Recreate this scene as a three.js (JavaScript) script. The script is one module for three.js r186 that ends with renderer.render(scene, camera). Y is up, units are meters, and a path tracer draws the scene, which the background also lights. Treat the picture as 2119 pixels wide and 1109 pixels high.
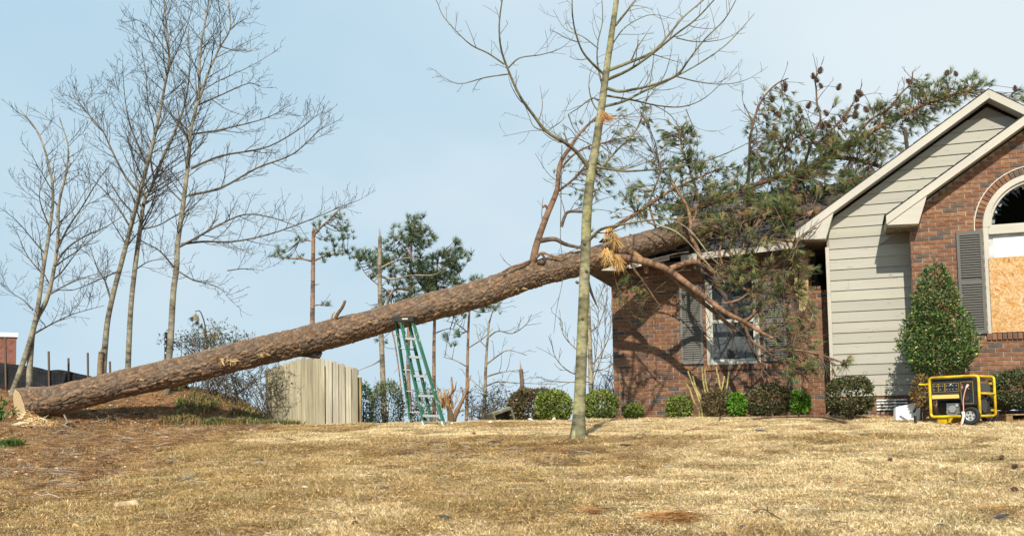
import * as THREE from 'three';
import { mergeGeometries } from 'three/addons/utils/BufferGeometryUtils.js';

// ---------------------------------------------------------------- camera, sky, sun, exposure
const W = 2119, H = 1109, F = 2100, CX = 1059.5, CY = 743, EYE = 1.6;
const scene = new THREE.Scene();
const camera = new THREE.PerspectiveCamera(2 * Math.atan(H / 2 / F) * 180 / Math.PI, W / H, 0.1, 1500);
camera.position.set(0, EYE, 0);
camera.rotation.set(4 * Math.PI / 180, 0, -0.018, 'XYZ');
camera.setViewOffset(W, H, 0, -(CY - H / 2), W, H);
camera.updateMatrixWorld(true);
scene.add(camera);
const renderer = new THREE.WebGLRenderer({ antialias: true });
renderer.toneMapping = THREE.LinearToneMapping;
renderer.toneMappingExposure = 1.25;
renderer.shadowMap.enabled = true;

const sunAz = -7 * Math.PI / 180, sunEl = 40 * Math.PI / 180;
const SUN = new THREE.Vector3(Math.sin(sunAz) * Math.cos(sunEl), Math.sin(sunEl), Math.cos(sunAz) * Math.cos(sunEl));
const sun = new THREE.DirectionalLight(new THREE.Color().setRGB(1, 0.93, 0.8), 4.8);
sun.position.copy(SUN).multiplyScalar(60).add(new THREE.Vector3(0, 2, -14));
sun.target.position.set(0, 2, -14);
sun.castShadow = true; sun.shadow.mapSize.set(4096, 4096); sun.shadow.radius = 1;
Object.assign(sun.shadow.camera, { left: -25, right: 25, top: 25, bottom: -25, near: 1, far: 160 });
scene.add(sun, sun.target);

// ---------------------------------------------------------------- random numbers and noise
function rngOf(seed) { let a = seed >>> 0; return () => { a = (a + 0x6D2B79F5) | 0; let t = Math.imul(a ^ (a >>> 15), 1 | a); t = (t + Math.imul(t ^ (t >>> 7), 61 | t)) ^ t; return ((t ^ (t >>> 14)) >>> 0) / 4294967296; }; }
function hash(ix, iy) { let h = Math.imul(ix | 0, 374761393) + Math.imul(iy | 0, 668265263); h = Math.imul(h ^ (h >>> 13), 1274126177); return ((h ^ (h >>> 16)) >>> 0) / 4294967296; }
function vnoise(x, y) {
  const ix = Math.floor(x), iy = Math.floor(y), fx = x - ix, fy = y - iy, sx = fx * fx * (3 - 2 * fx), sy = fy * fy * (3 - 2 * fy);
  const a = hash(ix, iy), b = hash(ix + 1, iy), c = hash(ix, iy + 1), d = hash(ix + 1, iy + 1);
  return a + (b - a) * sx + (c - a) * sy + (a - b - c + d) * sx * sy;
}
function fbm(x, y, o = 4) { let s = 0, a = 0.5, n = 0; for (let k = 0; k < o; k++) { s += a * vnoise(x, y); n += a; a *= 0.5; x = x * 2.03 + 17.1; y = y * 2.03 + 5.3; } return s / n; }
const clamp = (x, a, b) => Math.min(b, Math.max(a, x)), lerp = (a, b, t) => a + (b - a) * t;
const smooth = (a, b, x) => { const t = clamp((x - a) / (b - a), 0, 1); return t * t * (3 - 2 * t); };
const mix3 = (a, b, t) => [lerp(a[0], b[0], t), lerp(a[1], b[1], t), lerp(a[2], b[2], t)];
const V = (x, y, z) => new THREE.Vector3(x, y, z);

{ // sky: thin high haze over pale winter blue, bluer towards one side, wispy veils
  const w = 1024, h = 512, data = new Float32Array(w * h * 4);
  for (let j = 0; j < h; j++) for (let i = 0; i < w; i++) {
    const th = ((i + 0.5) / w - 0.5) * Math.PI * 2, el = ((j + 0.5) / h - 0.5) * Math.PI;
    const dx = Math.cos(el) * Math.cos(th), dz = Math.cos(el) * Math.sin(th), dy = Math.sin(el);
    const veil = fbm(dx * 3.1 + 9 + dy * 2, dz * 3.1 + dy * 5.5 + 4, 5);
    let t = 0.62 + 0.75 * dx + 0.8 * (veil - 0.5) - 0.10 * dy;     // haze thickens towards +x
    t = clamp(t, 0, 1); t = t * t * (3 - 2 * t);
    const c = mix3([0.375, 0.54, 0.66], [0.615, 0.695, 0.74], t);
    const up = smooth(0.35, 1, dy) * 0.35; const c2 = mix3(c, [0.19, 0.35, 0.56], up);
    const k = (j * w + i) * 4; data[k] = c2[0]; data[k + 1] = c2[1]; data[k + 2] = c2[2]; data[k + 3] = 1;
  }
  const tex = new THREE.DataTexture(data, w, h, THREE.RGBAFormat, THREE.FloatType);
  tex.mapping = THREE.EquirectangularReflectionMapping; tex.magFilter = THREE.LinearFilter; tex.minFilter = THREE.LinearFilter; tex.wrapS = THREE.RepeatWrapping; tex.needsUpdate = true;
  scene.background = tex; scene.environment = tex;
}

// ---------------------------------------------------------------- pixel rays
function rayDir(px, py) { return V((px - CX) / F, -(py - CY) / F, -1).applyQuaternion(camera.quaternion); }
function P(px, py, d) { const r = rayDir(px, py); return r.multiplyScalar(d / -r.z).add(camera.position); }

// ---------------------------------------------------------------- terrain
function ground(x, z) {
  const d = -z;
  let y;
  if (d < 0) y = d * 0.09;
  else if (d < 12.4) y = 0.118 * d + 0.012 * Math.sin(d * 0.9);
  else y = 1.463 + 0.062 * (Math.min(d, 16.6) - 12.4) - 0.012;
  y = y + smooth(10.5, 12.4, d) * 0.014 * (1 - smooth(12.4, 14, d));
  const open = 1 - smooth(0.7, 2.2, x);                              // left of the house the land falls away behind the crest
  if (d > 16.9) { const q = d - 16.9; y -= open * (q < 3 ? 0.045 * q * q : 0.405 + 0.27 * (Math.min(q, 40) - 3)); }
  if (d > 26 && x > 1) y -= (1 - open) * 0.15 * Math.min(d - 26, 40);
  // earth bank at the left, behind the felled butt
  const along = 1 - smooth(-5.35, -3.9, x);
  const rise = smooth(16.7, 18.9, d) * (1 - 0.9 * smooth(20.0, 24, d));
  y += along * rise * (0.60 + 0.14 * Math.sin(x * 1.7) + 0.06 * vnoise(x * 2.1, z * 2.1)) + along * (d > 16.9 ? 0.03 * Math.min(d - 16.9, 4) ** 2 : 0);
  y += (1 - smooth(-7.8, -5.6, x)) * smooth(11, 16.5, d) * 0.15;
  y += 0.03 * (fbm(x * 0.7 + 3, z * 0.7, 3) - 0.5) + 0.02 * (vnoise(x * 4, z * 4) - 0.5) * (1 - smooth(20, 30, d));
  return y;
}
function onGround(px, py) {
  const r = rayDir(px, py).normalize(); let a = 0;
  for (let t = 3; t < 60; t += 0.05) { const p = r.clone().multiplyScalar(t).add(camera.position); if (p.y < ground(p.x, p.z)) { a = t; break; } }
  if (!a) { let best = 1e9; for (let t = 9; t < 19; t += 0.05) { const p = r.clone().multiplyScalar(t).add(camera.position); const g = p.y - ground(p.x, p.z); if (g < best) { best = g; a = t; } } }
  const p = r.multiplyScalar(a).add(camera.position); p.y = ground(p.x, p.z); return p;
}
const foot = (px, d) => { const p = P(px, 880, d); p.y = ground(p.x, p.z); return p; };

// ---------------------------------------------------------------- geometry builder
class MB {
  constructor() { this.p = []; this.n = []; this.c = []; this.u = []; this.i = []; }
  vert(p, n, c, u, v) { this.p.push(p.x, p.y, p.z); this.n.push(n.x, n.y, n.z); this.c.push(c[0], c[1], c[2]); this.u.push(u, v); return this.p.length / 3 - 1; }
  tube(pts, rad, seg = 6, col = [1, 1, 1], o = {}) {
    const N = pts.length; let nrm = null; const rows = []; let len = 0; const off = o.uvOff || 0;
    for (let k = 0; k < N; k++) {
      const t = (k < N - 1 ? pts[k + 1].clone().sub(pts[k]) : pts[k].clone().sub(pts[k - 1]));
      if (k > 0 && k < N - 1) t.add(pts[k].clone().sub(pts[k - 1]).normalize().multiplyScalar(t.length()));
      t.normalize();
      if (!nrm) { nrm = Math.abs(t.y) < 0.9 ? V(0, 1, 0) : V(1, 0, 0); }
      nrm.sub(t.clone().multiplyScalar(nrm.dot(t))).normalize();
      const bi = t.clone().cross(nrm); if (k) len += pts[k].distanceTo(pts[k - 1]);
      const r = typeof rad === 'function' ? rad(k / (N - 1), k) : (Array.isArray(rad) ? rad[k] : rad); const row = [];
      for (let s = 0; s <= seg; s++) {
        const a = s / seg * Math.PI * 2, d = nrm.clone().multiplyScalar(Math.cos(a)).addScaledVector(bi, Math.sin(a));
        const cc = typeof col === 'function' ? col(k / (N - 1), a) : col;
        row.push(this.vert(pts[k].clone().addScaledVector(d, r), d, cc, s / seg * (o.uw || 0.3) + off, len + off));
      }
      rows.push(row);
    }
    for (let k = 0; k < N - 1; k++) for (let s = 0; s < seg; s++) { const a = rows[k][s], b = rows[k][s + 1], c = rows[k + 1][s], d = rows[k + 1][s + 1]; this.i.push(a, b, c, b, d, c); }
    if (o.cap !== false) for (const [k, sg] of [[0, -1], [N - 1, 1]]) {
      const t = (k ? pts[k].clone().sub(pts[k - 1]) : pts[1].clone().sub(pts[0])).normalize().multiplyScalar(sg);
      const cc = o.capCol || (typeof col === 'function' ? col(k ? 1 : 0, 0) : col); const ce = this.vert(pts[k], t, cc, 0, 0); const ring = [];
      for (let s = 0; s <= seg; s++) { const q = rows[k][s] * 3; ring.push(this.vert(V(this.p[q], this.p[q + 1], this.p[q + 2]), t, cc, 0.01 * s, 0)); }
      for (let s = 0; s < seg; s++) sg > 0 ? this.i.push(ce, ring[s], ring[s + 1]) : this.i.push(ce, ring[s + 1], ring[s]);
    }
    return this;
  }
  quad(a, b, c, d, col = [1, 1, 1], n) { // counter-clockwise
    n = n || b.clone().sub(a).cross(c.clone().sub(a)).normalize(); const l = a.distanceTo(b), m = b.distanceTo(c);
    const q = [this.vert(a, n, col, 0, 0), this.vert(b, n, col, l, 0), this.vert(c, n, col, l, m), this.vert(d, n, col, 0, m)];
    this.i.push(q[0], q[1], q[2], q[0], q[2], q[3]); return this;
  }
  tri(a, b, c, col = [1, 1, 1]) { const n = b.clone().sub(a).cross(c.clone().sub(a)).normalize(); const q = [this.vert(a, n, col, 0, 0), this.vert(b, n, col, 0.1, 0), this.vert(c, n, col, 0, 0.1)]; this.i.push(...q); return this; }
  hexa(v, col = [1, 1, 1]) { // 8 corners: bottom 0-3 ccw seen from above, top 4-7
    const f = [[3, 2, 1, 0], [4, 5, 6, 7], [0, 1, 5, 4], [1, 2, 6, 5], [2, 3, 7, 6], [3, 0, 4, 7]];
    for (const q of f) this.quad(v[q[0]], v[q[1]], v[q[2]], v[q[3]], col); return this;
  }
  box(x0, x1, y0, y1, z0, z1, col = [1, 1, 1]) {
    return this.hexa([V(x0, y0, z1), V(x1, y0, z1), V(x1, y0, z0), V(x0, y0, z0), V(x0, y1, z1), V(x1, y1, z1), V(x1, y1, z0), V(x0, y1, z0)], col);
  }
  beam(a, b, w, h, col = [1, 1, 1], side) { // rectangular bar from a to b; w along side, h across
    const t = b.clone().sub(a).normalize(); const s = (side || (Math.abs(t.y) < 0.95 ? V(0, 1, 0).cross(t) : V(1, 0, 0))).clone(); s.sub(t.clone().multiplyScalar(s.dot(t))).normalize(); const q = t.clone().cross(s);
    const c = (p, i, j) => p.clone().addScaledVector(s, i * w / 2).addScaledVector(q, j * h / 2);
    return this.hexa([c(a, -1, -1), c(a, 1, -1), c(a, 1, 1), c(a, -1, 1), c(b, -1, -1), c(b, 1, -1), c(b, 1, 1), c(b, -1, 1)], col);
  }
  prism(shape2, z0, z1, col = [1, 1, 1]) { // ccw outline [[x,y]..] in the xy plane, convex
    const n = shape2.length, a = shape2.map(q => V(q[0], q[1], z1)), b = shape2.map(q => V(q[0], q[1], z0));
    const f = a.map(v => this.vert(v, V(0, 0, 1), col, v.x, v.y)), g = b.map(v => this.vert(v, V(0, 0, -1), col, v.x, v.y));
    for (let k = 1; k < n - 1; k++) { this.i.push(f[0], f[k], f[k + 1]); this.i.push(g[0], g[k + 1], g[k]); }
    for (let k = 0; k < n; k++) { const m = (k + 1) % n; this.quad(b[k], b[m], a[m], a[k], col); }
    return this;
  }
  leaf(p, dir, side, len, wid, col) { // a folded pointed leaf: two triangles
    const a = p, b = p.clone().addScaledVector(dir, len * 0.45).addScaledVector(side, wid / 2), c = p.clone().addScaledVector(dir, len), d = p.clone().addScaledVector(dir, len * 0.45).addScaledVector(side, -wid / 2);
    const n = side.clone().cross(dir).normalize(); const q = [this.vert(a, n, col, 0, 0), this.vert(b, n, col, 0.02, 0), this.vert(c, n, col, 0.02, 0.02), this.vert(d, n, col, 0, 0.02)];
    this.i.push(q[0], q[1], q[2], q[0], q[2], q[3]); return this;
  }
  geo() {
    const g = new THREE.BufferGeometry();
    g.setAttribute('position', new THREE.Float32BufferAttribute(this.p, 3)); g.setAttribute('normal', new THREE.Float32BufferAttribute(this.n, 3));
    g.setAttribute('color', new THREE.Float32BufferAttribute(this.c, 3)); g.setAttribute('uv', new THREE.Float32BufferAttribute(this.u, 2)); g.setIndex(this.i); return g;
  }
  build(name, mat, parent = scene) { const m = new THREE.Mesh(this.geo(), mat); m.name = parent === scene ? numbered(name) : name; parent.add(m); return m; }
}
const names = {};
function numbered(n) { const k = names[n] = (names[n] === undefined ? 0 : names[n] + 1); return k ? n + '_' + String(k).padStart(3, '0') : n; }
function tag(o, label, category, group, kind) { if (label) o.userData.label = label; if (category) o.userData.category = category; if (group) o.userData.group = group; if (kind) o.userData.kind = kind; return o; }
function thing(name, label, category, pos, group) { const o = new THREE.Group(); o.name = numbered(name); if (pos) o.position.copy(pos); scene.add(o); return tag(o, label, category, group); }
function curve(pts, n) { return new THREE.CatmullRomCurve3(pts, false, 'centripetal').getPoints(n); }
const rv = (R) => { let v; do { v = V(R() * 2 - 1, R() * 2 - 1, R() * 2 - 1); } while (v.lengthSq() > 1 || v.lengthSq() < 0.01); return v.normalize(); };

// ---------------------------------------------------------------- procedural materials
function dataTex(w, h, fn, rep = [1, 1], srgb = false) {
  const d = new Uint8Array(w * h * 4);
  for (let j = 0; j < h; j++) for (let i = 0; i < w; i++) { const c = fn(i / w, j / h, i, j), k = (j * w + i) * 4; d[k] = clamp(c[0], 0, 1) * 255; d[k + 1] = clamp(c[1], 0, 1) * 255; d[k + 2] = clamp(c[2], 0, 1) * 255; d[k + 3] = 255; }
  const t = new THREE.DataTexture(d, w, h, THREE.RGBAFormat); t.wrapS = t.wrapT = THREE.RepeatWrapping; t.magFilter = THREE.LinearFilter; t.minFilter = THREE.LinearMipmapLinearFilter; t.generateMipmaps = true; t.repeat.set(rep[0], rep[1]); if (srgb) t.colorSpace = THREE.SRGBColorSpace; t.needsUpdate = true; return t;
}
const tileNoise = (u, v, f, o, sx = 1, sy = 1) => { // noise that repeats over u, v in 0..1
  let s = 0, a = 0.5, n = 0;
  for (let k = 0; k < o; k++) { const X = Math.round(f * sx), Y = Math.round(f * sy), x = u * X, y = v * Y, ix = Math.floor(x), iy = Math.floor(y), fx = x - ix, fy = y - iy, qx = fx * fx * (3 - 2 * fx), qy = fy * fy * (3 - 2 * fy);
    const g = (i, j) => hash(((i % X) + X) % X + k * 101, ((j % Y) + Y) % Y + k * 57); s += a * lerp(lerp(g(ix, iy), g(ix + 1, iy), qx), lerp(g(ix, iy + 1), g(ix + 1, iy + 1), qx), qy); n += a; a *= 0.55; f *= 2; }
  return s / n;
};
const grey = f => (u, v) => { const k = f(u, v); return [k, k, k]; };
const T = {
  mottle: dataTex(256, 256, grey((u, v) => 0.62 + 0.75 * (tileNoise(u, v, 8, 4) - 0.5)), [1, 1]),
  barkFine: dataTex(256, 256, (u, v) => { const a = tileNoise(u, v, 6, 4, 1, 2), b = tileNoise(u + 0.3, v, 30, 2, 0.5, 1); const k = 0.60 + 1.0 * (a - 0.5) + 0.4 * (b - 0.5), m = smooth(0.54, 0.64, tileNoise(u, v + 0.5, 5, 3)); return [k + m * 0.24, k + m * 0.25, k + m * 0.21]; }, [1, 1.4]),
  grain: dataTex(256, 512, grey((u, v) => 0.70 + 0.75 * (tileNoise(u, v, 4, 5, 10, 1) - 0.5) + 0.45 * (tileNoise(u, v, 3, 4, 2, 1) - 0.5)), [1, 1]),
  board: dataTex(512, 256, grey((u, v) => 0.84 + 0.10 * (tileNoise(u, v, 4, 5, 1, 12) - 0.5) + 0.20 * (tileNoise(u, v, 3, 5) - 0.5) - 0.2 * smooth(0.80, 0.86, tileNoise(u + 0.2, v, 30, 2))), [0.5, 1]),
  brick: dataTex(256, 256, grey((u, v) => 0.74 + 0.6 * (tileNoise(u, v, 12, 4) - 0.5)), [3, 3]),
  roof: dataTex(256, 256, grey((u, v) => 0.7 + 0.9 * (tileNoise(u, v, 50, 3) - 0.5)), [2, 2]),
  spatter: dataTex(256, 256, (u, v) => { const s = smooth(0.69, 0.73, tileNoise(u, v, 26, 2)) * smooth(0.52, 0.66, tileNoise(u, v, 4, 2)), k = 0.82 + 0.4 * (tileNoise(u, v, 8, 3) - 0.5); return [lerp(k * 0.012, 0.5, s), lerp(k * 0.135, 0.45, s), lerp(k * 0.07, 0.42, s)].map(q => Math.pow(q, 1 / 2.2)); }, [3, 2], true),
};
const std = (o) => new THREE.MeshStandardMaterial({ roughness: 0.9, metalness: 0, vertexColors: true, ...o });
const rgb = (r, g, b) => new THREE.Color().setRGB(r, g, b);
const M = {
  bark: std({ map: T.barkFine, bumpMap: T.mottle, bumpScale: 0.004 }),
  plate: std({ map: T.mottle, roughness: 0.95 }),
  plain: std({}),
  wood: std({ map: T.grain }),
  board: std({ map: T.board, roughness: 0.75 }),
  brick: std({ map: T.brick, roughness: 0.92 }),
  mortar: std({ map: T.mottle, roughness: 0.97, color: rgb(0.47, 0.41, 0.33) }),
  trim: std({ map: T.board, roughness: 0.55 }),
  roof: std({ map: T.roof, roughness: 0.96 }),
  leafM: new THREE.MeshPhysicalMaterial({ vertexColors: true, roughness: 0.45, transmission: 0, side: THREE.DoubleSide, specularIntensity: 0.6 }),
  needle: new THREE.MeshStandardMaterial({ color: 0xffffff, roughness: 0.6, side: THREE.DoubleSide }),
  metal: std({ roughness: 0.35, metalness: 0.85 }),
  paint: std({ roughness: 0.35 }),
  rubber: std({ roughness: 0.8 }),
  glass: new THREE.MeshPhysicalMaterial({ color: 0xffffff, transmission: 1, thickness: 0, roughness: 0.03, ior: 1.5, side: THREE.DoubleSide }),
  dark: std({ roughness: 1 }),
};

// ================================================================ SETTING: lawn, bank, litter
// how far bare earth and pine litter replace the dormant turf (1 = earth)
function earth(x, z) {
  const d = -z, edge = d < 13 ? lerp(-3.9, -4.2, smooth(8, 13, d)) : lerp(-4.2, -3.75, smooth(13, 16.5, d));
  const nz = (fbm(x * 1.1 + 40, z * 1.1, 4) - 0.5) * 3.2;
  let e = smooth(0.35, -0.35, x - edge + nz * (d < 12 ? 1 : 0.5));
  if (d < 10.5) e *= smooth(7.6, 10.2, d + (fbm(x * 0.8, z * 0.8 + 7, 3) - 0.5) * 2);
  if (d > 17.4) e = Math.max(e, 0.7);
  return e;
}
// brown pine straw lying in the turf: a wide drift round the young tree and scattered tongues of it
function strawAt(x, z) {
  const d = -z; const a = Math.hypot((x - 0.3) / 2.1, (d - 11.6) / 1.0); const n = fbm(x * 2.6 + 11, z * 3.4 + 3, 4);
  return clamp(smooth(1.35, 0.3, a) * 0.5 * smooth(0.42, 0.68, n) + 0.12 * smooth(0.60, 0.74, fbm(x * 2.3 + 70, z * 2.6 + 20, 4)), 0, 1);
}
// 0 = browner tone, 1 = paler tone; paler towards +x and past the crest
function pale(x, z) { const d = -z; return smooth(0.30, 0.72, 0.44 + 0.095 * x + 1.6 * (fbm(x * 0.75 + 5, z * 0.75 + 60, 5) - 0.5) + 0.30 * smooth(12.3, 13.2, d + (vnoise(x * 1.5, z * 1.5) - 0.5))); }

{
  const dense = (a, b, s) => { const r = []; for (let v = a; v <= b + 1e-6; v += s) r.push(v); return r; };
  const far = [16, 18.5, 22, 27, 35, 50, 75, 120, 200, 350, 600];
  const xs = [...far.map(v => -v).reverse(), ...dense(-14, 14, 0.125), ...far], zs = [...[600, 350, 200, 120, 75, 50, 40, 34, 30].map(v => -v), ...dense(-27, -5, 0.11), -4, -2.5, -1, 1, 4, 10, 25, 60, 150];
  const m = new MB(); const nx = xs.length;
  for (const z of zs) for (const x of xs) {
    const e = 0.15, n = V(ground(x - e, z) - ground(x + e, z), 2 * e, ground(x, z - e) - ground(x, z + e)).normalize();
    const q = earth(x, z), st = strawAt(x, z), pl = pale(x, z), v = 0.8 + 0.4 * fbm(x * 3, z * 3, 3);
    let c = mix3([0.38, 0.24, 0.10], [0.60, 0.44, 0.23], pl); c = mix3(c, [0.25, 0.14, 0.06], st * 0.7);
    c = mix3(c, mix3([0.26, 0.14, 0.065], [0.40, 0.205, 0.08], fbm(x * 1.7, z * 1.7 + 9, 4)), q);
    m.vert(V(x, ground(x, z), z), n, c.map(k => k * v), x / 2.3, z / 2.3);
  }
  for (let j = 0; j < zs.length - 1; j++) for (let i = 0; i < nx - 1; i++) { const a = j * nx + i, b = a + 1, c = a + nx, d = c + 1; m.i.push(a, c, b, b, c, d); }
  const soil = dataTex(512, 512, (u, v) => { const a = tileNoise(u, v, 40, 3), b = tileNoise(u, v, 10, 3); const k = 0.55 + 0.9 * (a - 0.5) + 0.5 * (b - 0.5); return [k, k * 0.98, k * 0.95]; });
  const g = m.build('lawn_ground', std({ map: soil, bumpMap: soil, bumpScale: 0.02, roughness: 1 }));
  tag(g, 'gently rising dormant lawn with an earth bank at one side', 'ground', null, 'structure');
}
function stuffInst(name, geo, mat, list, label, category, parent = scene) { // list of {p, q, s, c}
  const im = new THREE.InstancedMesh(geo, mat, list.length), mt = new THREE.Matrix4(), col = new THREE.Color(), sc = V(1, 1, 1);
  list.forEach((e, k) => { typeof e.s === 'number' ? sc.setScalar(e.s) : sc.copy(e.s); mt.compose(e.p, e.q, sc); im.setMatrixAt(k, mt); im.setColorAt(k, col.setRGB(e.c[0], e.c[1], e.c[2])); });
  im.name = parent === scene ? numbered(name) : name; parent.add(im); tag(im, label, category, null, 'stuff'); return im;
}
function bladeTuft(R, n, spread, hMin, hMax, lay, wid) {
  const m = new MB();
  for (let k = 0; k < n; k++) {
    const a = R() * 6.283, r = Math.sqrt(R()) * spread, p = V(Math.cos(a) * r, -0.008, Math.sin(a) * r), b = R() * 6.283, h = lerp(hMin, hMax, R());
    const out = V(Math.cos(b), 0, Math.sin(b)), l = lay * (0.3 + R()); const s = V(-Math.sin(b), 0, Math.cos(b)).multiplyScalar(wid * (0.7 + 0.6 * R()));
    const mid = p.clone().addScaledVector(out, h * l * 0.45).add(V(0, h * 0.62, 0)), tip = p.clone().addScaledVector(out, h * l * 1.25).add(V(0, h * (0.98 - 0.42 * R()), 0));
    const t = 0.78 + 0.44 * R(), c = [t, t * (0.95 + 0.08 * R()), t * (0.86 + 0.2 * R())]; const nn = mid.clone().sub(p).cross(s).normalize(); if (nn.y < 0) nn.negate();
    const q = [m.vert(p.clone().add(s), nn, c, 0, 0), m.vert(p.clone().sub(s), nn, c, 0, 0), m.vert(mid.clone().addScaledVector(s, 0.8), nn, c, 0, 0), m.vert(mid.clone().addScaledVector(s, -0.8), nn, c, 0, 0), m.vert(tip, nn, c, 0, 0)];
    const fl = s.clone().multiplyScalar(-2).cross(mid.clone().sub(p)).dot(nn) > 0; fl ? m.i.push(q[0], q[1], q[2], q[1], q[3], q[2], q[2], q[3], q[4]) : m.i.push(q[0], q[2], q[1], q[1], q[2], q[3], q[2], q[4], q[3]);
  }
  return m.geo();
}
{
  const R = rngOf(11), up = V(0, 1, 0);
  const lists = [[], [], []];
  const N = 330000; let d, x;
  for (let k = 0; k < N; k++) {
    d = 6.2 + 11.6 * Math.pow(R(), 0.82); x = (R() * 2 - 1) * (0.54 * d + 0.3);
    const z = -d; if (d > 17.2 && x > -4) continue;
    const q = earth(x, z); if (R() < q * 0.95) continue;
    const hx = x - 1.8, hn = hx * -0.309 + (z + 18) * 0.951, hu = hx * 0.951 + (z + 18) * 0.309;      // keep clear of the house
    if (hu > -0.1 && (hn < 0.05 || (hu > 3.65 && hn < 0.55) || (hu > 4.9 && hn < 1.05))) continue;
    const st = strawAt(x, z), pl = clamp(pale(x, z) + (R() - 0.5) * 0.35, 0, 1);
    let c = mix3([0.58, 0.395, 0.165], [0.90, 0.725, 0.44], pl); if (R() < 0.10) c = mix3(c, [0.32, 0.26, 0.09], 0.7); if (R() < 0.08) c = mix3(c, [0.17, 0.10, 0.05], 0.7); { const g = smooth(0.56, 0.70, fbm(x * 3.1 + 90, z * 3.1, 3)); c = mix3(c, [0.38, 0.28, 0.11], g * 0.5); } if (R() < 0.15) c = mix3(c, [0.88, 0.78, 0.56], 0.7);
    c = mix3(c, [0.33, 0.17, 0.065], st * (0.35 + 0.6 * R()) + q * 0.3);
    const t = 0.82 + 0.36 * R();
    lists[k % 3].push({ p: V(x, ground(x, z), z), q: new THREE.Quaternion().setFromAxisAngle(up, R() * 6.283), s: V(1, 1, 1).multiplyScalar(0.75 + 0.55 * R() + 0.25 * smooth(10, 16, d)).multiply(V(1, 0.5 + 1.0 * vnoise(x * 3.2, z * 3.2 + 30), 1)), c: c.map(v => v * t) });
  }
  const gm = new THREE.MeshStandardMaterial({ vertexColors: true, roughness: 0.85, side: THREE.DoubleSide });
  for (let k = 0; k < 3; k++) stuffInst('dormant_grass', bladeTuft(rngOf(20 + k), 20, 0.058, 0.020, 0.050, 1.05, 0.0025), gm, lists[k], 'straw coloured dormant grass of the front lawn', 'grass');
}
{ // pine straw: loose needles lying about
  const R = rngOf(31), m = new MB();
  for (let k = 0; k < 14; k++) { const a = R() * 6.283, b = (R() - 0.5) * 1.6 + (k % 2 ? 0 : 2.2), p = V(Math.cos(a) * R() * 0.09, 0.01 + R() * 0.035, Math.sin(a) * R() * 0.09), dr = V(Math.cos(b), (R() - 0.5) * 0.22, Math.sin(b)), s = V(-Math.sin(b), 0.3, Math.cos(b)), t = 0.7 + 0.6 * R(); m.leaf(p, dr, s, 0.12 + 0.08 * R(), 0.0035, [t, t, t]); }
  const list = [];
  for (let k = 0; k < 60000; k++) {
    const d = 6.5 + 13.5 * R(), x = (R() * 2 - 1) * (0.54 * d + 0.3), z = -d, w = Math.max(earth(x, z) * 0.30, strawAt(x, z) * 0.65, 0.02); if (R() > w) continue; if (d > 16.6 && x > -3.8) continue;
    const t = 0.7 + 0.6 * R(); let c = mix3([0.26, 0.125, 0.045], [0.46, 0.26, 0.10], R()); if (R() < 0.2) c = [0.14, 0.085, 0.05];
    if (R() < 0.06) c = [0.55, 0.48, 0.4];
    list.push({ p: V(x, ground(x, z), z), q: new THREE.Quaternion().setFromAxisAngle(V(0, 1, 0), R() * 6.283), s: 0.8 + 0.6 * R(), c: c.map(v => v * t) });
  }
  stuffInst('pine_straw', m.geo(), new THREE.MeshStandardMaterial({ vertexColors: true, roughness: 0.9, side: THREE.DoubleSide }), list, 'fallen reddish brown pine needles strewn over earth and lawn', 'pine straw');
  // wood crumbs, bark flakes and leaves on the bank
  const f = new MB(); { const q = 0.03; f.hexa([V(-q, 0, q * 0.5), V(q * 0.8, 0, q * 0.6), V(q, 0, -q * 0.4), V(-q * 0.7, 0.004, -q * 0.6), V(-q * 0.8, 0.02, q * 0.3), V(q * 0.5, 0.012, q * 0.5), V(q * 0.8, 0.022, -q * 0.3), V(-q * 0.6, 0.014, -q * 0.4)]); }
  const cr = [];
  for (let k = 0; k < 42000; k++) {
    const d = 6.5 + 13.0 * R(), x = (R() * 2 - 1) * (0.54 * d), z = -d, w = Math.max(earth(x, z) * 0.8, strawAt(x, z) * 0.12, 0.014); if (R() > w) continue; if (d > 16.6 && x > -3.8) continue;
    const u = R(), c = u < 0.22 ? [0.08, 0.055, 0.04] : u < 0.62 ? [0.34, 0.18, 0.075] : u < 0.9 ? [0.46, 0.29, 0.13] : [0.74, 0.58, 0.38];
    cr.push({ p: V(x, ground(x, z) + 0.012, z), q: new THREE.Quaternion().setFromEuler(new THREE.Euler((R() - 0.5) * 0.9, R() * 6.28, (R() - 0.5) * 0.9)), s: 0.3 + 1.1 * R() * R() * R(), c });
  }
  for (let k = 0; k < 5200; k++) { // dry leaves and bark along the foot of the walls
    const u = -2.6 + 9.6 * R(), n = (u > 4.9 ? 1.05 : u > 3.65 ? 0.55 : 0.05) + 0.75 * R() * R(); const x = 1.8 + u * 0.951 - n * 0.309, z = -18 + u * 0.309 + n * 0.951; if (u < 0 && n < 0.1) continue; if (R() > 0.35 + 0.65 * fbm(x * 2, z * 2, 3)) continue;
    const c = R() < 0.55 ? [0.34, 0.17, 0.07] : R() < 0.6 ? [0.16, 0.09, 0.05] : [0.5, 0.34, 0.18]; cr.push({ p: V(x, ground(x, z) + 0.015, z), q: new THREE.Quaternion().setFromEuler(new THREE.Euler((R() - 0.5) * 1.4, R() * 6.28, (R() - 0.5) * 1.4)), s: 0.5 + 0.9 * R(), c });
  }
  stuffInst('bark_crumbs', f.geo(), std({ roughness: 0.95 }), cr, 'small bark flakes and wood crumbs scattered over the ground', 'litter');
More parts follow.
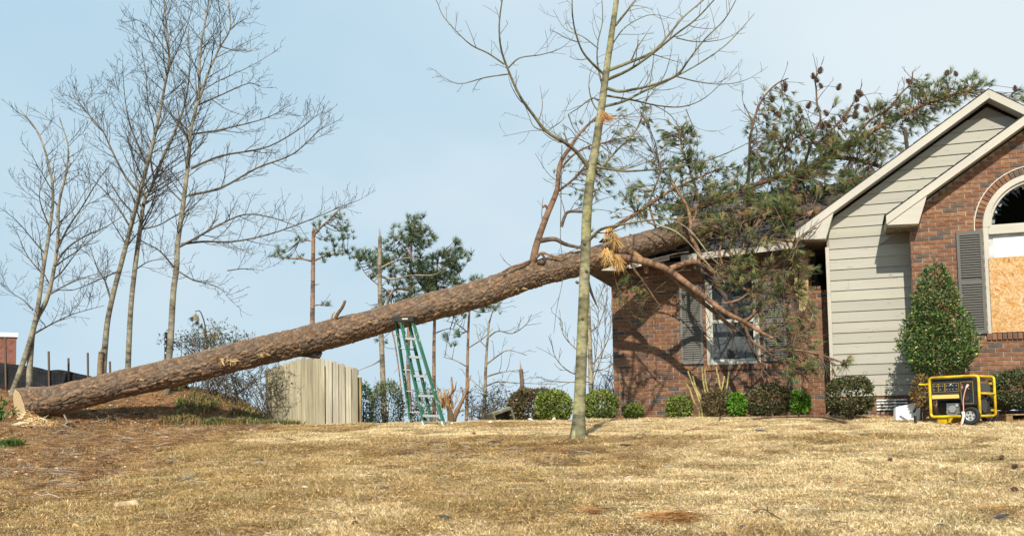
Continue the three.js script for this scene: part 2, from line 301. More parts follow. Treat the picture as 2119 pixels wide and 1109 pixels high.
  { // thin broken twigs
    const tw = new MB(); tw.tube(curve([V(-0.09, 0.012, 0), V(-0.02, 0.03, 0.012), V(0.05, 0.022, -0.008), V(0.10, 0.035, 0.01)], 5), t => lerp(0.0045, 0.002, t), 4); tw.tube([V(-0.01, 0.03, 0.01), V(0.04, 0.05, 0.05)], [0.003, 0.0015], 3);
    const l = []; for (let k = 0; k < 5200; k++) { const d = 6.4 + 11 * R(), x = (R() * 2 - 1) * 0.54 * d, z = -d; if (d > 16.6 && x > -3.8) continue; const a = Math.hypot((x - 0.4) / 2.6, (d - 11.6) / 1.3), w = Math.max(0.55 * earth(x, z), 0.5 * smooth(1.2, 0.2, a), 0.09 * (0.3 + fbm(x, z, 3))); if (R() > w) continue; const u = R(); l.push({ p: V(x, ground(x, z) + 0.022, z), q: new THREE.Quaternion().setFromEuler(new THREE.Euler((R() - 0.5) * 0.5, R() * 6.28, (R() - 0.5) * 0.4)), s: 0.4 + 1.3 * R() * R(), c: u < 0.5 ? [0.13, 0.085, 0.055] : u < 0.8 ? [0.25, 0.16, 0.09] : [0.42, 0.37, 0.30] }); }
    stuffInst('broken_twigs', tw.geo(), std({ roughness: 0.95 }), l, 'small broken twigs strewn over the lawn and bare earth', 'twigs');
  }
  // green weeds and brown weeds on the bank
  const wl = [], wb = [];
  for (let k = 0; k < 5200; k++) {
    const px = 330 + 290 * R(), d = 17.1 + 2.4 * R(), p = foot(px, d), e = earth(p.x, p.z), patch = fbm(p.x * 1.6 + 2, p.z * 1.6, 3); if (e < 0.3) continue;
    const right = smooth(380, 560, px); if (patch < 0.56 - 0.10 * right || R() < 0.55) continue;
    const g = R(); (g < 0.32 + 0.15 * right ? wl : wb).push({ p, q: new THREE.Quaternion().setFromAxisAngle(V(0, 1, 0), R() * 6.28), s: 0.9 + 1.5 * R() * (0.5 + patch), c: g < 0.32 + 0.15 * right ? mix3([0.055, 0.10, 0.025], [0.15, 0.2, 0.05], R()) : mix3([0.22, 0.16, 0.07], [0.34, 0.25, 0.11], R()) });
  }
  for (let k = 0; k < 70; k++) { const a = R() * 6.28, r = Math.sqrt(R()) * 0.17, c = onGround(12, 928); const x = c.x + Math.cos(a) * r, z = c.z + Math.sin(a) * r; wl.push({ p: V(x, ground(x, z), z), q: new THREE.Quaternion().setFromAxisAngle(V(0, 1, 0), R() * 6.28), s: 1.2 + R(), c: mix3([0.06, 0.12, 0.02], [0.15, 0.22, 0.05], R()) }); }
  const tg = bladeTuft(rngOf(44), 12, 0.04, 0.04, 0.10, 0.55, 0.0045), gm = new THREE.MeshStandardMaterial({ vertexColors: true, roughness: 0.7, side: THREE.DoubleSide });
  stuffInst('green_weeds', tg, gm, wl, 'green weeds and grass growing on the earth bank', 'weeds');
  stuffInst('dry_weeds', tg, gm, wb, 'dry brown weeds on the earth bank beside the fence', 'weeds');
}
// ================================================================ HOUSE
const HO = P(1272, 868, 18);
const house = thing('brick_house', 'brick and siding house with a crushed roof and boarded arched window', 'house', HO); house.rotation.y = -18 * Math.PI / 180; house.updateMatrixWorld(true);
const hw = (u, y, n) => V(u, y, n).applyMatrix4(house.matrixWorld);
{
  const R = rngOf(77);
  const TAN = [0.535, 0.50, 0.425], TAN2 = [0.50, 0.465, 0.39], SID = [0.425, 0.405, 0.34];
  // ---------- brickwork
  const BL = 0.213, BH = 0.0677, J = 0.0105;
  const pal = [[0.315, 0.142, 0.072], [0.275, 0.12, 0.065], [0.35, 0.165, 0.08], [0.245, 0.11, 0.065], [0.29, 0.15, 0.09], [0.165, 0.11, 0.083], [0.135, 0.108, 0.097], [0.365, 0.185, 0.10]];
  const pick = () => { const k = R(); return k < 0.2 ? 0 : k < 0.38 ? 1 : k < 0.54 ? 2 : k < 0.66 ? 3 : k < 0.77 ? 4 : k < 0.87 ? 5 : k < 0.93 ? 6 : 7; };
  const brickMats = []; for (let k = 0; k < 16; k++) { const c = pal[k % 8], t = 0.80 + 0.20 * hash(k, 9); brickMats.push(new THREE.MeshStandardMaterial({ map: T.brick, roughness: 0.92, color: rgb(c[0] * t, c[1] * t, c[2] * t) })); }
  const chamfer = (() => { const m = new MB(), e = 0.08, f = 0.03; // unit brick face, slightly worn edges: x,y in -.5...5, z 0 (back) to 1 (face)
    const o = [V(-0.5, -0.5, 0), V(0.5, -0.5, 0), V(0.5, 0.5, 0), V(-0.5, 0.5, 0)], s = o.map(v => V(v.x, v.y, 0.75)), i = o.map(v => V(v.x * (1 - f), v.y * (1 - e), 1));
    m.quad(i[0], i[1], i[2], i[3]); for (let k = 0; k < 4; k++) { const q = (k + 1) % 4; m.quad(s[k], s[q], i[q], i[k]); m.quad(o[k], o[q], s[q], s[k]); } return m.geo(); })();
  { const uv = chamfer.attributes.uv, ps = chamfer.attributes.position; for (let k = 0; k < uv.count; k++) uv.setXY(k, ps.getX(k) * 0.2 + 0.3, ps.getY(k) * 0.07 + 0.4); }
  const rest = []; let single = 0; const tmp = new THREE.Object3D();
  function brick(parent, u, y, w, h, face, depth, rot = 0, own = false, kind = pick()) {
    tmp.position.set(u, y, face - depth); tmp.rotation.set(0, 0, rot); tmp.scale.set(w, h, depth + (R() - 0.5) * 0.004);
    if (own && single < 300) { const b = new THREE.Mesh(chamfer, brickMats[kind + (R() < 0.5 ? 8 : 0)]); b.name = 'brick'; b.position.copy(tmp.position); b.rotation.copy(tmp.rotation); b.scale.copy(tmp.scale); parent.add(b); single++; return; }
    tmp.updateMatrix(); const g = chamfer.clone().applyMatrix4(tmp.matrix), c = pal[kind], t = 0.74 + 0.28 * R(), n = g.attributes.position.count, col = new Float32Array(n * 3), uo = R(), vo = R();
    for (let k = 0; k < n; k++) { col.set([c[0] * t, c[1] * t, c[2] * t], k * 3); g.attributes.uv.setXY(k, g.attributes.uv.getX(k) + uo, g.attributes.uv.getY(k) + vo); }
    g.setAttribute('color', new THREE.BufferAttribute(col, 3)); rest.push(g);
  }
  function courses(parent, y0, y1, face, spans, ownAt) {
    let row = 0;
    for (let y = y0; y + BH * 0.6 < y1; y += BH, row++) for (const [a, b] of spans(y + BH / 2, y, y + BH)) {
      const start = Math.floor((a - (row % 2) * BL / 2) / BL) * BL + (row % 2) * BL / 2;
      for (let u = start; u < b - 0.02; u += BL) { const l = Math.max(u + J / 2, a), r = Math.min(u + BL - J / 2, b); if (r - l < 0.025) continue; brick(parent, (l + r) / 2 + (R() - 0.5) * 0.003, y + BH / 2 + (R() - 0.5) * 0.002, r - l, BH - J, face, 0.03, (R() - 0.5) * 0.006, ownAt((l + r) / 2, y)); }
    }
  }
  // left wing wall
  const LT = 2.74, w0 = 1.66, w1 = 2.56, wb = 0.90, wt = 2.44;
  const wl = new MB(); const mz = -0.006;
  wl.box(0, w0, -0.35, LT, -0.16, mz); wl.box(w0, w1, -0.35, wb, -0.16, mz); wl.box(w0, w1, wt, LT, -0.16, mz); wl.box(w1, 3.42, -0.35, LT, -0.16, mz); wl.box(3.42, 3.71, -0.35, 2.06, -0.16, mz);
  wl.box(0.002, 0.16, -0.35, LT, -4.2, -0.161);                                        // return wall of the wing
  const wallL = wl.build('brick_wall', M.mortar, house);
  courses(wallL, -0.27, LT, 0.004, (y) => {
    let s = [[0, y < 2.09 ? 3.70 : y < 2.16 ? 3.58 : 3.44]];
    if (y > 0.80 && y < wt + 0.03) s = [[0, y < wb ? 1.58 : w0], [y < wb ? 2.66 : w1, s[0][1]]];
    return s;
  }, () => false);
  for (let u = 1.60; u < 2.64; u += 0.0705) brick(wallL, u + 0.03, 0.855, 0.058, 0.10, 0.034, 0.06, 0, false);
  // siding gable base, brick skirt and crawl-space vent
  const sk = new MB().box(3.70, 4.96, -0.3, 0.285, 0.36, 0.494); const skirt = sk.build('foundation_wall', M.mortar, house);
  courses(skirt, -0.27, 0.28, 0.504, (y) => (y > 0.03 && y < 0.235 ? [[3.70, 4.37], [4.83, 4.95]] : [[3.70, 4.95]]), () => true);
  const vent = new MB().box(4.365, 4.835, 0.03, 0.235, 0.40, 0.50, [0.04, 0.04, 0.04]).build('crawl_vent', M.plain, house);
  for (let k = 0; k < 4; k++) { const y = 0.05 + k * 0.05; new MB().hexa([V(4.37, y, 0.52), V(4.83, y, 0.52), V(4.83, y + 0.028, 0.49), V(4.37, y + 0.028, 0.49), V(4.37, y + 0.008, 0.523), V(4.83, y + 0.008, 0.523), V(4.83, y + 0.036, 0.493), V(4.37, y + 0.036, 0.493)], [0.72, 0.7, 0.64]).build('louvre', M.plain, vent); }
  // right gable wall with an arched opening
  const AC = 6.75, AR = 0.77, SP = 2.78, SILL = 1.165, rakeR = u => 4.30 - Math.abs(u - 6.75) * 0.672;
  const rw = new THREE.Shape(); rw.moveTo(4.955, -0.35); rw.lineTo(8.55, -0.35); rw.lineTo(8.55, rakeR(8.55)); rw.lineTo(6.75, rakeR(6.75)); rw.lineTo(4.955, rakeR(4.955)); rw.closePath();
  const hole = new THREE.Path(); hole.moveTo(AC - AR, SILL); hole.lineTo(AC - AR, SP); hole.absarc(AC, SP, AR, Math.PI, 0, true); hole.lineTo(AC + AR, SILL); hole.closePath(); rw.holes.push(hole);
  const rg = new THREE.ExtrudeGeometry(rw, { depth: 0.16, bevelEnabled: false, curveSegments: 40 }); rg.translate(0, 0, 1.0 - 0.006 - 0.16);
  rg.setAttribute('color', new THREE.Float32BufferAttribute(new Float32Array(rg.attributes.position.count * 3).fill(1), 3));
  const wallR = new THREE.Mesh(rg, M.mortar); wallR.name = 'brick_wall'; house.add(wallR);
  new MB().box(4.955, 5.10, -0.3, 2.75, 0.52, 0.832).build('return_wall', M.mortar, house);
  courses(wallR, -0.27, 4.3, 1.004, (y, y0, y1) => {
    const e = Math.max(4.95, 6.75 - (4.30 - y1) / 0.672), f = Math.min(8.55, 6.75 + (4.30 - y1) / 0.672); if (f - e < 0.1) return [];
    let g = 0; if (y > SILL - 0.105 && y < SP) g = y < SILL ? AR + 0.05 : AR; else if (y >= SP && y < SP + AR + 0.12) g = Math.sqrt(Math.max(0, (AR + 0.12) ** 2 - (y - SP) ** 2)) + 0.012; if (y > SP - 0.35 && y < SP) g = Math.max(g, AR + 0.0);
    return g > 0 ? [[e, AC - g], [AC + g, f]] : [[e, f]];
  }, (u, y) => u < 6.62 && y > 0.55 && !(y < 2.0 && u > 5.02 && u < 5.55));
  for (let k = 0, n = 37; k < n; k++) { const a = Math.PI - (k + 0.5) / n * Math.PI; brick(wallR, AC + Math.cos(a) * (AR + 0.054), SP + Math.sin(a) * (AR + 0.054), 0.100, 0.0575, 1.012, 0.04, a, k < 20); }
  for (let u = AC - AR - 0.02; u < AC + AR + 0.03; u += 0.0705) brick(wallR, u + 0.03, SILL - 0.052, 0.058, 0.10, 1.036, 0.06, 0, u < 6.6);
  const rm = new THREE.Mesh(mergeGeometries(rest), M.brick); rm.name = 'bricks'; tag(rm, null, null, null, 'stuff'); house.add(rm);
  { const m = new MB(), pts = []; for (let k = 0; k <= 40; k++) { const a = Math.PI - k / 40 * Math.PI; pts.push(V(AC + Math.cos(a) * (AR + 0.118), SP + Math.sin(a) * (AR + 0.118), 1.006)); } pts.unshift(V(pts[0].x, SP - 0.33, 1.006)); m.tube(pts, 0.0085, 6, [0.62, 0.56, 0.46]); m.build('arch_mortar_bead', M.plain, house); }

  // ---------- siding gable
  const rakeS = u => 4.78 - Math.abs(u - 6.19) * 0.672, sideN = 0.5;
  { const sh = new MB(); const SC = [0.25, 0.22, 0.18]; sh.prism([[3.71, 0.28], [5.1, 0.28], [5.1, rakeS(5.1)], [3.71, rakeS(3.71)]], 0.34, 0.494, SC); sh.prism([[5.101, 3.25], [6.75, 4.33], [6.19, 4.77], [5.101, rakeS(5.1) - 0.005]], 0.34, 0.493, SC); sh.prism([[6.76, 4.32], [8.4, 3.2], [8.4, rakeS(8.4)], [6.2, 4.77]], 0.34, 0.492, SC); const wallS = sh.build('siding_wall', M.plain, house);
    sh.p.length; const EXP = 0.1715;
    for (let k = 0; k < 27; k++) {
      const y = 0.285 + k * EXP, t = y + EXP + 0.012; let a = Math.max(3.745, 6.19 - (4.78 - y) / 0.672), b = Math.min(y < 2.6 ? 5.0 : y < 4.2 ? 6.75 - (4.435 - y) / 0.672 + 0.35 : 8.6, 6.19 + (4.78 - y) / 0.672), a2 = Math.max(3.745, 6.19 - (4.78 - t) / 0.672), b2 = Math.min(y < 2.6 ? 5.0 : y < 4.2 ? 6.75 - (4.435 - t) / 0.672 + 0.35 : 8.6, 6.19 + (4.78 - t) / 0.672); if (t > 4.74) break;
      const c = 0.95 + 0.1 * R(), cc = SID.map((q, j) => q * c * (1 - 0.02 * j * (R() - 0.5))); const w = (R() - 0.5) * 0.003;
      const cut = (k * 7919 % 5) < 1 && y < 2.5 ? 3.95 + 0.9 * hash(k, 3) : 0; const spans = cut ? [[a, cut - 0.001, a2, cut - 0.001], [cut + 0.001, b, cut + 0.001, b2]] : [[a, b, a2, b2]]; for (const [a, b, a2, b2] of spans) { const tone = 0.985 + 0.03 * R(); const m = new MB().hexa([V(a, y, 0.523), V(b, y + w, 0.523), V(b, y, 0.497), V(a, y, 0.497), V(a2, t, 0.505), V(b2, t, 0.505), V(b2, t, 0.497), V(a2, t, 0.497)], cc.map(q => q * tone));
      for (let q = 0; q < m.u.length; q += 2) { m.u[q] = m.p[q / 2 * 3] * 0.5 + k * 0.37; m.u[q + 1] = m.p[q / 2 * 3 + 1] * 1.1 + k * 0.13; }
      m.build('siding_board', M.board, wallS); }
    }
    new MB().box(3.685, 3.743, 0.28, 2.72, 0.30, 0.528, TAN).build('corner_trim', M.trim, house);
    new MB().box(3.70, 3.72, 0.0, 2.7, -0.1, 0.30, SID).build('side_wall', M.board, house);
  }
  // ---------- gable roofs: slabs, rake boards, returns, soffits
  function gableRoof(name, uE, yE, uP, yP, nF, nB, full) {
    const roof = new MB(), sl = (yP - yE) / (uP - uE), th = 0.04, uR = 2 * uP - uE; const DK = [0.055, 0.055, 0.06];
    roof.hexa([V(uE, yE, nF), V(uP, yP, nF), V(uP, yP, nB), V(uE, yE, nB), V(uE, yE + th, nF), V(uP, yP + th, nF), V(uP, yP + th, nB), V(uE, yE + th, nB)], [0.20, 0.16, 0.12]);
    roof.hexa([V(uP, yP, nF), V(uR, yE, nF), V(uR, yE, nB), V(uP, yP, nB), V(uP, yP + th, nF), V(uR, yE + th, nF), V(uR, yE + th, nB), V(uP, yP + th, nB)], [0.20, 0.16, 0.12]);
    const rf = roof.build(name, M.wood, house);
    const shg = new MB(), Ls = Math.hypot(uP - uE, yP - yE), e = V(uP - uE, yP - yE, 0).normalize(), up = V(-e.y, e.x, 0);
    for (let side = 0; side < 2; side++) for (let s = -0.02; s < Ls; s += 0.14) { // courses of shingles, tabs broken up along the eave
      for (let n = nB; n < nF; n += 0.32) { const n1 = Math.min(n + 0.315, nF + 0.01), l = Math.min(0.28, Ls - s + 0.02), q = 0.8 + 0.4 * R(), c = DK.map(v => v * q), h = 0.004 + 0.003 * R();
        const pt = (a, hh, nn) => { const w = V(uE, yE + th, nn).addScaledVector(e, a).addScaledVector(up, hh); if (side) w.x = 2 * uP - w.x; return w; };
        const v = [pt(s, 0.002, n1), pt(s + l, 0.001, n1), pt(s + l, 0.001, n), pt(s, 0.002, n), pt(s, h + 0.012, n1), pt(s + l, h, n1), pt(s + l, h, n), pt(s, h + 0.012, n)];
        shg.hexa(side ? [v[1], v[0], v[3], v[2], v[5], v[4], v[7], v[6]] : v, c); } }
    tag(shg.build('shingles', M.roof, rf), null, null, null, 'stuff');
    const d = 0.145, rk = new MB(); // rake boards
    rk.hexa([V(uE, yE + th - d, nF + 0.028), V(uP, yP + th - d, nF + 0.028), V(uP, yP + th - d, nF), V(uE, yE + th - d, nF), V(uE, yE + th - 0.012, nF + 0.028), V(uP, yP + th - 0.012, nF + 0.028), V(uP, yP + th - 0.012, nF), V(uE, yE + th - 0.012, nF)], TAN).build('rake_board', M.trim, house);
    new MB().hexa([V(uP + 0.003, yP + th - d, nF + 0.028), V(uR, yE + th - d, nF + 0.028), V(uR, yE + th - d, nF), V(uP + 0.003, yP + th - d, nF), V(uP + 0.003, yP + th - 0.012, nF + 0.028), V(uR, yE + th - 0.012, nF + 0.028), V(uR, yE + th - 0.012, nF), V(uP + 0.003, yP + th - 0.012, nF)], TAN2).build('rake_board', M.trim, house);
    const nW = full; // soffit under the overhang, from the wall to the rake board
    for (const s of [0, 1]) { const f = v => V(s ? 2 * uP - v.x : v.x, v.y, v.z), a = [V(uE + 0.02, yE - 0.105 + 0.012, nF - 0.004), V(uP, yP - 0.105, nF - 0.004), V(uP, yP - 0.105, nW + 0.03), V(uE + 0.02, yE - 0.105 + 0.012, nW + 0.03)], b = a.map(v => v.clone().add(V(0, 0.02, 0))), q = [...a, ...b].map(f); new MB().hexa(s ? [q[1], q[0], q[3], q[2], q[5], q[4], q[7], q[6]] : q, TAN2).build('soffit', M.trim, house); }
    // boxed return at the eave
    new MB().prism([[uE + 0.012, yE - 0.112], [uE + 0.46, yE - 0.128], [uE + 0.595, yE + 0.595 * sl - 0.11], [uE + 0.015, yE - 0.10]], nF - 0.26, nF + 0.012, TAN).build('cornice_return', M.trim, house);
    new MB().hexa([V(uE, yE + th - 0.15, nF - 0.27), V(uE + 0.02, yE + th - 0.15, nF - 0.27), V(uE + 0.02, yE + th - 0.15, nB), V(uE, yE + th - 0.15, nB), V(uE, yE + th - 0.01, nF - 0.27), V(uE + 0.02, yE + th - 0.01, nF - 0.27), V(uE + 0.02, yE + th - 0.01, nB), V(uE, yE + th - 0.01, nB)], TAN).build('fascia_board', M.trim, house);
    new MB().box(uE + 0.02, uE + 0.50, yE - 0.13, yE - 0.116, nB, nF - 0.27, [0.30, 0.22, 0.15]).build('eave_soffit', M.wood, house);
    return rf;
  }
  gableRoof('roof', 3.24, 2.95, 6.19, 4.93, 0.75, -5.0, sideN);
  gableRoof('roof', 4.60, 2.99, 6.75, 4.435, 1.25, -2.5, 1.0);
  // a strip of torn flashing and a splintered rafter above the left rake
  new MB().beam(V(5.02, 3.9 + 0.35, 0.2), V(5.0, 4.62, 0.15), 0.05, 0.10, [0.07, 0.045, 0.03]).build('broken_rafter', M.wood, house);
  // ---------- left wing roof: front slope, hip end, back slope
  {
    const E = [0.14, 0.115, 0.09], yE = 2.79, yR = 3.86, nF = 0.40, nR = -1.5, m = new MB();
    const A = V(1.15, yE, nF), B = V(4.6, yE + 0.10, nF), C = V(4.6, 4.35, nR), D = V(1.35, 3.78, nR), t = V(0, -0.05, 0), L = V(-0.36, yE, nF), LB = V(-0.36, yE, -3.4), BB = V(4.6, yE, -3.4), dent = V(0.55, 3.12, -0.42);
    m.quad(A, B, C, D, E); m.quad(B.clone().add(t), A.clone().add(t), D.clone().add(t), C.clone().add(t), E); m.quad(A.clone().add(t), B.clone().add(t), B, A, E);
    m.tri(L, dent, D, E); m.tri(L, D, LB, E); m.tri(dent, A, D, E); m.quad(D, C, BB, LB, E); m.tri(L.clone().add(t), V(0.3, 2.78, 0.1), dent, E);
    const rf = m.build('roof', std({ map: T.roof, color: rgb(0.8, 0.8, 0.85), side: THREE.DoubleSide }), house);
    const sh = new MB(), e = C.clone().sub(B).setX(0).normalize(), up = V(0, -e.z, e.y), Ls = Math.hypot(yR - yE, nF - nR);
    for (let s = -0.02; s < Ls - 0.1; s += 0.14) for (let u = 1.1 + (R() - 0.5) * 0.3; u < 4.4; u += 0.31) { if (R() < 0.07) continue; const q = 0.6 + 0.9 * R(), c = [0.06 * q, 0.062 * q, 0.07 * q], dy = (u - 1.15) / 3.45 * 0.10 * (1 - s / Ls), p = (uu, a, h) => V(uu, yE + dy, nF).addScaledVector(e, a).addScaledVector(up, h), lift = R() < 0.12 ? 0.04 * R() : 0.004, u1 = u + 0.30;
      sh.hexa([p(u, s, 0.003), p(u1, s, 0.003), p(u1, s + 0.26, 0.002), p(u, s + 0.26, 0.002), p(u, s, 0.014 + lift), p(u1, s, 0.014 + lift * R()), p(u1, s + 0.26, 0.008), p(u, s + 0.26, 0.008)], c); }
    // curled and torn tabs in the crushed end
    for (let k = 0; k < 34; k++) { const u = -0.2 + 1.7 * R(), n = 0.38 - 0.7 * R(), y = 2.80 + 0.25 * R() + (0.4 - n) * 0.28, o = new THREE.Object3D(); o.position.set(u, y, n); o.rotation.set(-0.4 + (R() - 0.3) * 0.9, (R() - 0.5), (R() - 0.5) * 0.7); o.updateMatrix(); const l = 0.1 + 0.14 * R(), w = 0.08 + 0.08 * R(), q = 0.7 + 1.6 * R(), c = [0.065 * q, 0.067 * q, 0.075 * q]; const v = [[-l, 0, w], [l, 0, w], [l, 0, -w], [-l, 0, -w], [-l, 0.006, w], [l, 0.02, w], [l, 0.006, -w], [-l, 0.012, -w]].map(a => V(...a).applyMatrix4(o.matrix)); sh.hexa(v, c); }
    tag(sh.build('shingles', M.roof, rf), null, null, null, 'stuff');
    const fx = (u0, u1, y0, y1, h, n, c) => new MB().hexa([V(u0, y0 - h, n + 0.025), V(u1, y1 - h, n + 0.025), V(u1, y1 - h, n), V(u0, y0 - h, n), V(u0, y0, n + 0.025), V(u1, y1, n + 0.025), V(u1, y1, n), V(u0, y0, n)], c);
    fx(1.32, 3.36, 2.775, 2.885, 0.115, nF, TAN).build('fascia_board', M.trim, house);
    tag(fx(0.42, 1.12, 2.70, 2.80, 0.09, nF - 0.02, [0.66, 0.64, 0.58]).build('fascia_board', M.trim, house), 'short broken length of pale fascia under the trunk');
    fx(-0.37, 0.28, 2.74, 2.68, 0.10, nF - 0.05, TAN).build('fascia_board', M.trim, house);
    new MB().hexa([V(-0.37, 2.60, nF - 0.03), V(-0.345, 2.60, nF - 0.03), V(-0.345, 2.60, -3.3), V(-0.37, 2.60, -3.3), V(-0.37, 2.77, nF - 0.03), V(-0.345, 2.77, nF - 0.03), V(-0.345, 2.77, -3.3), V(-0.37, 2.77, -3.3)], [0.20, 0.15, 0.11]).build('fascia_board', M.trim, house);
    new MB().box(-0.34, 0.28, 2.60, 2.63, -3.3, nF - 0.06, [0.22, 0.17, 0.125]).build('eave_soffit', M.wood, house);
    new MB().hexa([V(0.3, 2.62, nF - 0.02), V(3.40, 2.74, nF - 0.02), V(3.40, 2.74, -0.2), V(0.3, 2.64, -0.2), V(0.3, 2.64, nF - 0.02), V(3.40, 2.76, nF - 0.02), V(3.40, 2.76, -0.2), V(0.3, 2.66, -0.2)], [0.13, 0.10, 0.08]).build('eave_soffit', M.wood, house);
    // exposed yellow sheathing above the fascia and splintered studs at the torn corner
    const YW = [0.62, 0.43, 0.21], spl = (pts, n0, n1, c, nm) => new MB().prism(pts, n0, n1, c).build(nm, M.wood, house);
    new MB().hexa([V(2.62, 2.86, 0.37), V(3.32, 2.90, 0.37), V(3.32, 3.02, 0.15), V(2.72, 2.98, 0.15), V(2.62, 2.88, 0.37), V(3.32, 2.925, 0.37), V(3.32, 3.045, 0.15), V(2.72, 3.0, 0.15)], YW).build('torn_sheathing', M.wood, house);
    spl([[3.22, 1.78], [3.30, 1.70], [3.38, 1.95], [3.40, 2.62], [3.28, 2.66], [3.24, 2.3]], 0.05, 0.10, YW, 'splintered_stud');
    spl([[3.16, 2.0], [3.215, 1.9], [3.23, 2.5], [3.17, 2.55]], 0.11, 0.14, [0.5, 0.34, 0.17], 'splintered_stud');
    spl([[3.06, 2.42], [3.14, 2.38], [3.45, 2.74], [3.38, 2.78]], 0.16, 0.20, [0.40, 0.26, 0.13], 'splintered_stud');
  }
  // inside of the shell; room darkness behind the openings is painted into its colours
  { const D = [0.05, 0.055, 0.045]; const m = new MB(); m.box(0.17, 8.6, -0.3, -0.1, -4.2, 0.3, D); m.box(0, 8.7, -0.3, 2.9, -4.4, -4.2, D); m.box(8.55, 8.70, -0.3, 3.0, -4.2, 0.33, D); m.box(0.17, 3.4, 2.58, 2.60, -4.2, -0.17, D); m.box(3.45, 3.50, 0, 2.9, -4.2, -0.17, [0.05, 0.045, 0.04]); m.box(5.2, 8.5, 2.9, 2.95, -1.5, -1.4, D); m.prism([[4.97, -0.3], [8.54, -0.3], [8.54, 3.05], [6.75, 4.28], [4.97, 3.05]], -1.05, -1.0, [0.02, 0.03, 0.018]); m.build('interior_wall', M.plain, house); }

  // ---------- shutters
  function shutter(u0, u1, y0, y1, n, c) {
    const m = new MB(), fr = 0.042; m.box(u0, u0 + fr, y0, y1, n + 0.004, n + 0.032, c); m.box(u1 - fr, u1, y0, y1, n + 0.004, n + 0.032, c); for (const y of [y0, (y0 + y1) / 2 - 0.03, y1 - fr * 1.4]) m.box(u0 + fr, u1 - fr, y, y + fr * 1.4, n + 0.004, n + 0.030, c); m.box(u0 + fr, u1 - fr, y0 + 0.01, y1 - 0.01, n + 0.003, n + 0.008, c.map(v => v * 0.8));
    const s = m.build('shutter', M.paint2, house), l = new MB(); for (let y = y0 + fr * 1.4 + 0.006; y < y1 - fr * 1.4 - 0.03; y += 0.038) { if (Math.abs(y - (y0 + y1) / 2) < 0.05) continue; l.hexa([V(u0 + fr, y, n + 0.028), V(u1 - fr, y, n + 0.028), V(u1 - fr, y + 0.02, n + 0.009), V(u0 + fr, y + 0.02, n + 0.009), V(u0 + fr, y + 0.008, n + 0.030), V(u1 - fr, y + 0.008, n + 0.030), V(u1 - fr, y + 0.03, n + 0.010), V(u0 + fr, y + 0.03, n + 0.010)], c); }
    tag(l.build('louvres', M.paint2, s), null, null, null, 'stuff'); return s;
  }
  M.paint2 = std({ map: T.board, roughness: 0.7 });
  shutter(1.215, 1.605, 0.93, 2.28, 0.006, [0.17, 0.165, 0.15]); shutter(2.615, 3.005, 0.93, 2.28, 0.006, [0.17, 0.165, 0.15]); shutter(5.60, 5.965, 1.165, 2.73, 1.008, [0.125, 0.122, 0.11]);
  // ---------- left window: two sashes, lower pane smashed
  {
    const C = [0.55, 0.53, 0.46], m = new MB(), z0 = -0.09, z1 = 0.012; m.box(w0, w0 + 0.065, wb, wt, z0, z1, C); m.box(w1 - 0.065, w1, wb, wt, z0, z1, C); m.box(w0 + 0.065, w1 - 0.065, wt - 0.065, wt, z0, z1 - 0.003, C); m.box(w0 + 0.065, w1 - 0.065, wb, wb + 0.05, z0, z1 + 0.015, C);
    const win = m.build('window', M.trim, house); const midY = 1.665;
    for (const [a, b, n] of [[wb + 0.05, midY, -0.045], [midY - 0.03, wt - 0.065, -0.07]]) { const s = new MB(); s.box(w0 + 0.066, w0 + 0.108, a, b, n, n + 0.022, C); s.box(w1 - 0.108, w1 - 0.066, a, b, n, n + 0.022, C); s.box(w0 + 0.108, w1 - 0.108, a, a + 0.045, n, n + 0.021, C); s.box(w0 + 0.108, w1 - 0.108, b - 0.04, b, n, n + 0.021, C); s.build('sash', M.trim, win); }
    const pane = (y0, y1, n, hol) => { const s = new THREE.Shape(); s.moveTo(w0 + 0.107, y0); s.lineTo(w1 - 0.107, y0); s.lineTo(w1 - 0.107, y1); s.lineTo(w0 + 0.107, y1); s.closePath(); if (hol) { const h = new THREE.Path(); hol.forEach((q, k) => k ? h.lineTo(q[0], q[1]) : h.moveTo(q[0], q[1])); h.closePath(); s.holes.push(h); } const g = new THREE.ShapeGeometry(s); g.translate(0, 0, n); const q = new THREE.Mesh(g, M.glass); q.name = 'pane'; win.add(q); return q; };
    pane(midY, wt - 0.1, -0.06); tag(pane(wb + 0.09, midY - 0.03, -0.034, [[1.92, 1.02], [1.99, 1.10], [2.02, 1.22], [2.09, 1.13], [2.2, 1.16], [2.14, 1.06], [2.24, 1.0], [2.08, 0.99], [1.98, 0.995]]), 'cracked lower pane with a jagged hole');
    new MB().box(w0 + 0.07, w1 - 0.07, wb + 0.05, wt - 0.07, -0.30, -0.29, [0.07, 0.075, 0.075]).build('curtain', M.plain, win);  // near-black sheet painted to stand in for the unlit room behind the panes
  }
  // ---------- arched window: frame, transom pane, shards, hanging scraps of curtain, chipboard
  {
    const C = [0.53, 0.495, 0.42], n0 = 0.90, n1 = 1.004;
    const ring = (r0, r1, a, b) => { const s = new THREE.Shape(); s.absarc(AC, SP, r1, 0, Math.PI, false); s.absarc(AC, SP, r0, Math.PI, 0, true); s.closePath(); const g = new THREE.ExtrudeGeometry(s, { depth: b - a, bevelEnabled: false, curveSegments: 48 }); g.translate(0, 0, a); g.setAttribute('color', new THREE.Float32BufferAttribute(new Float32Array(g.attributes.position.count * 3).fill(0).map((_, k) => C[k % 3]), 3)); return g; };
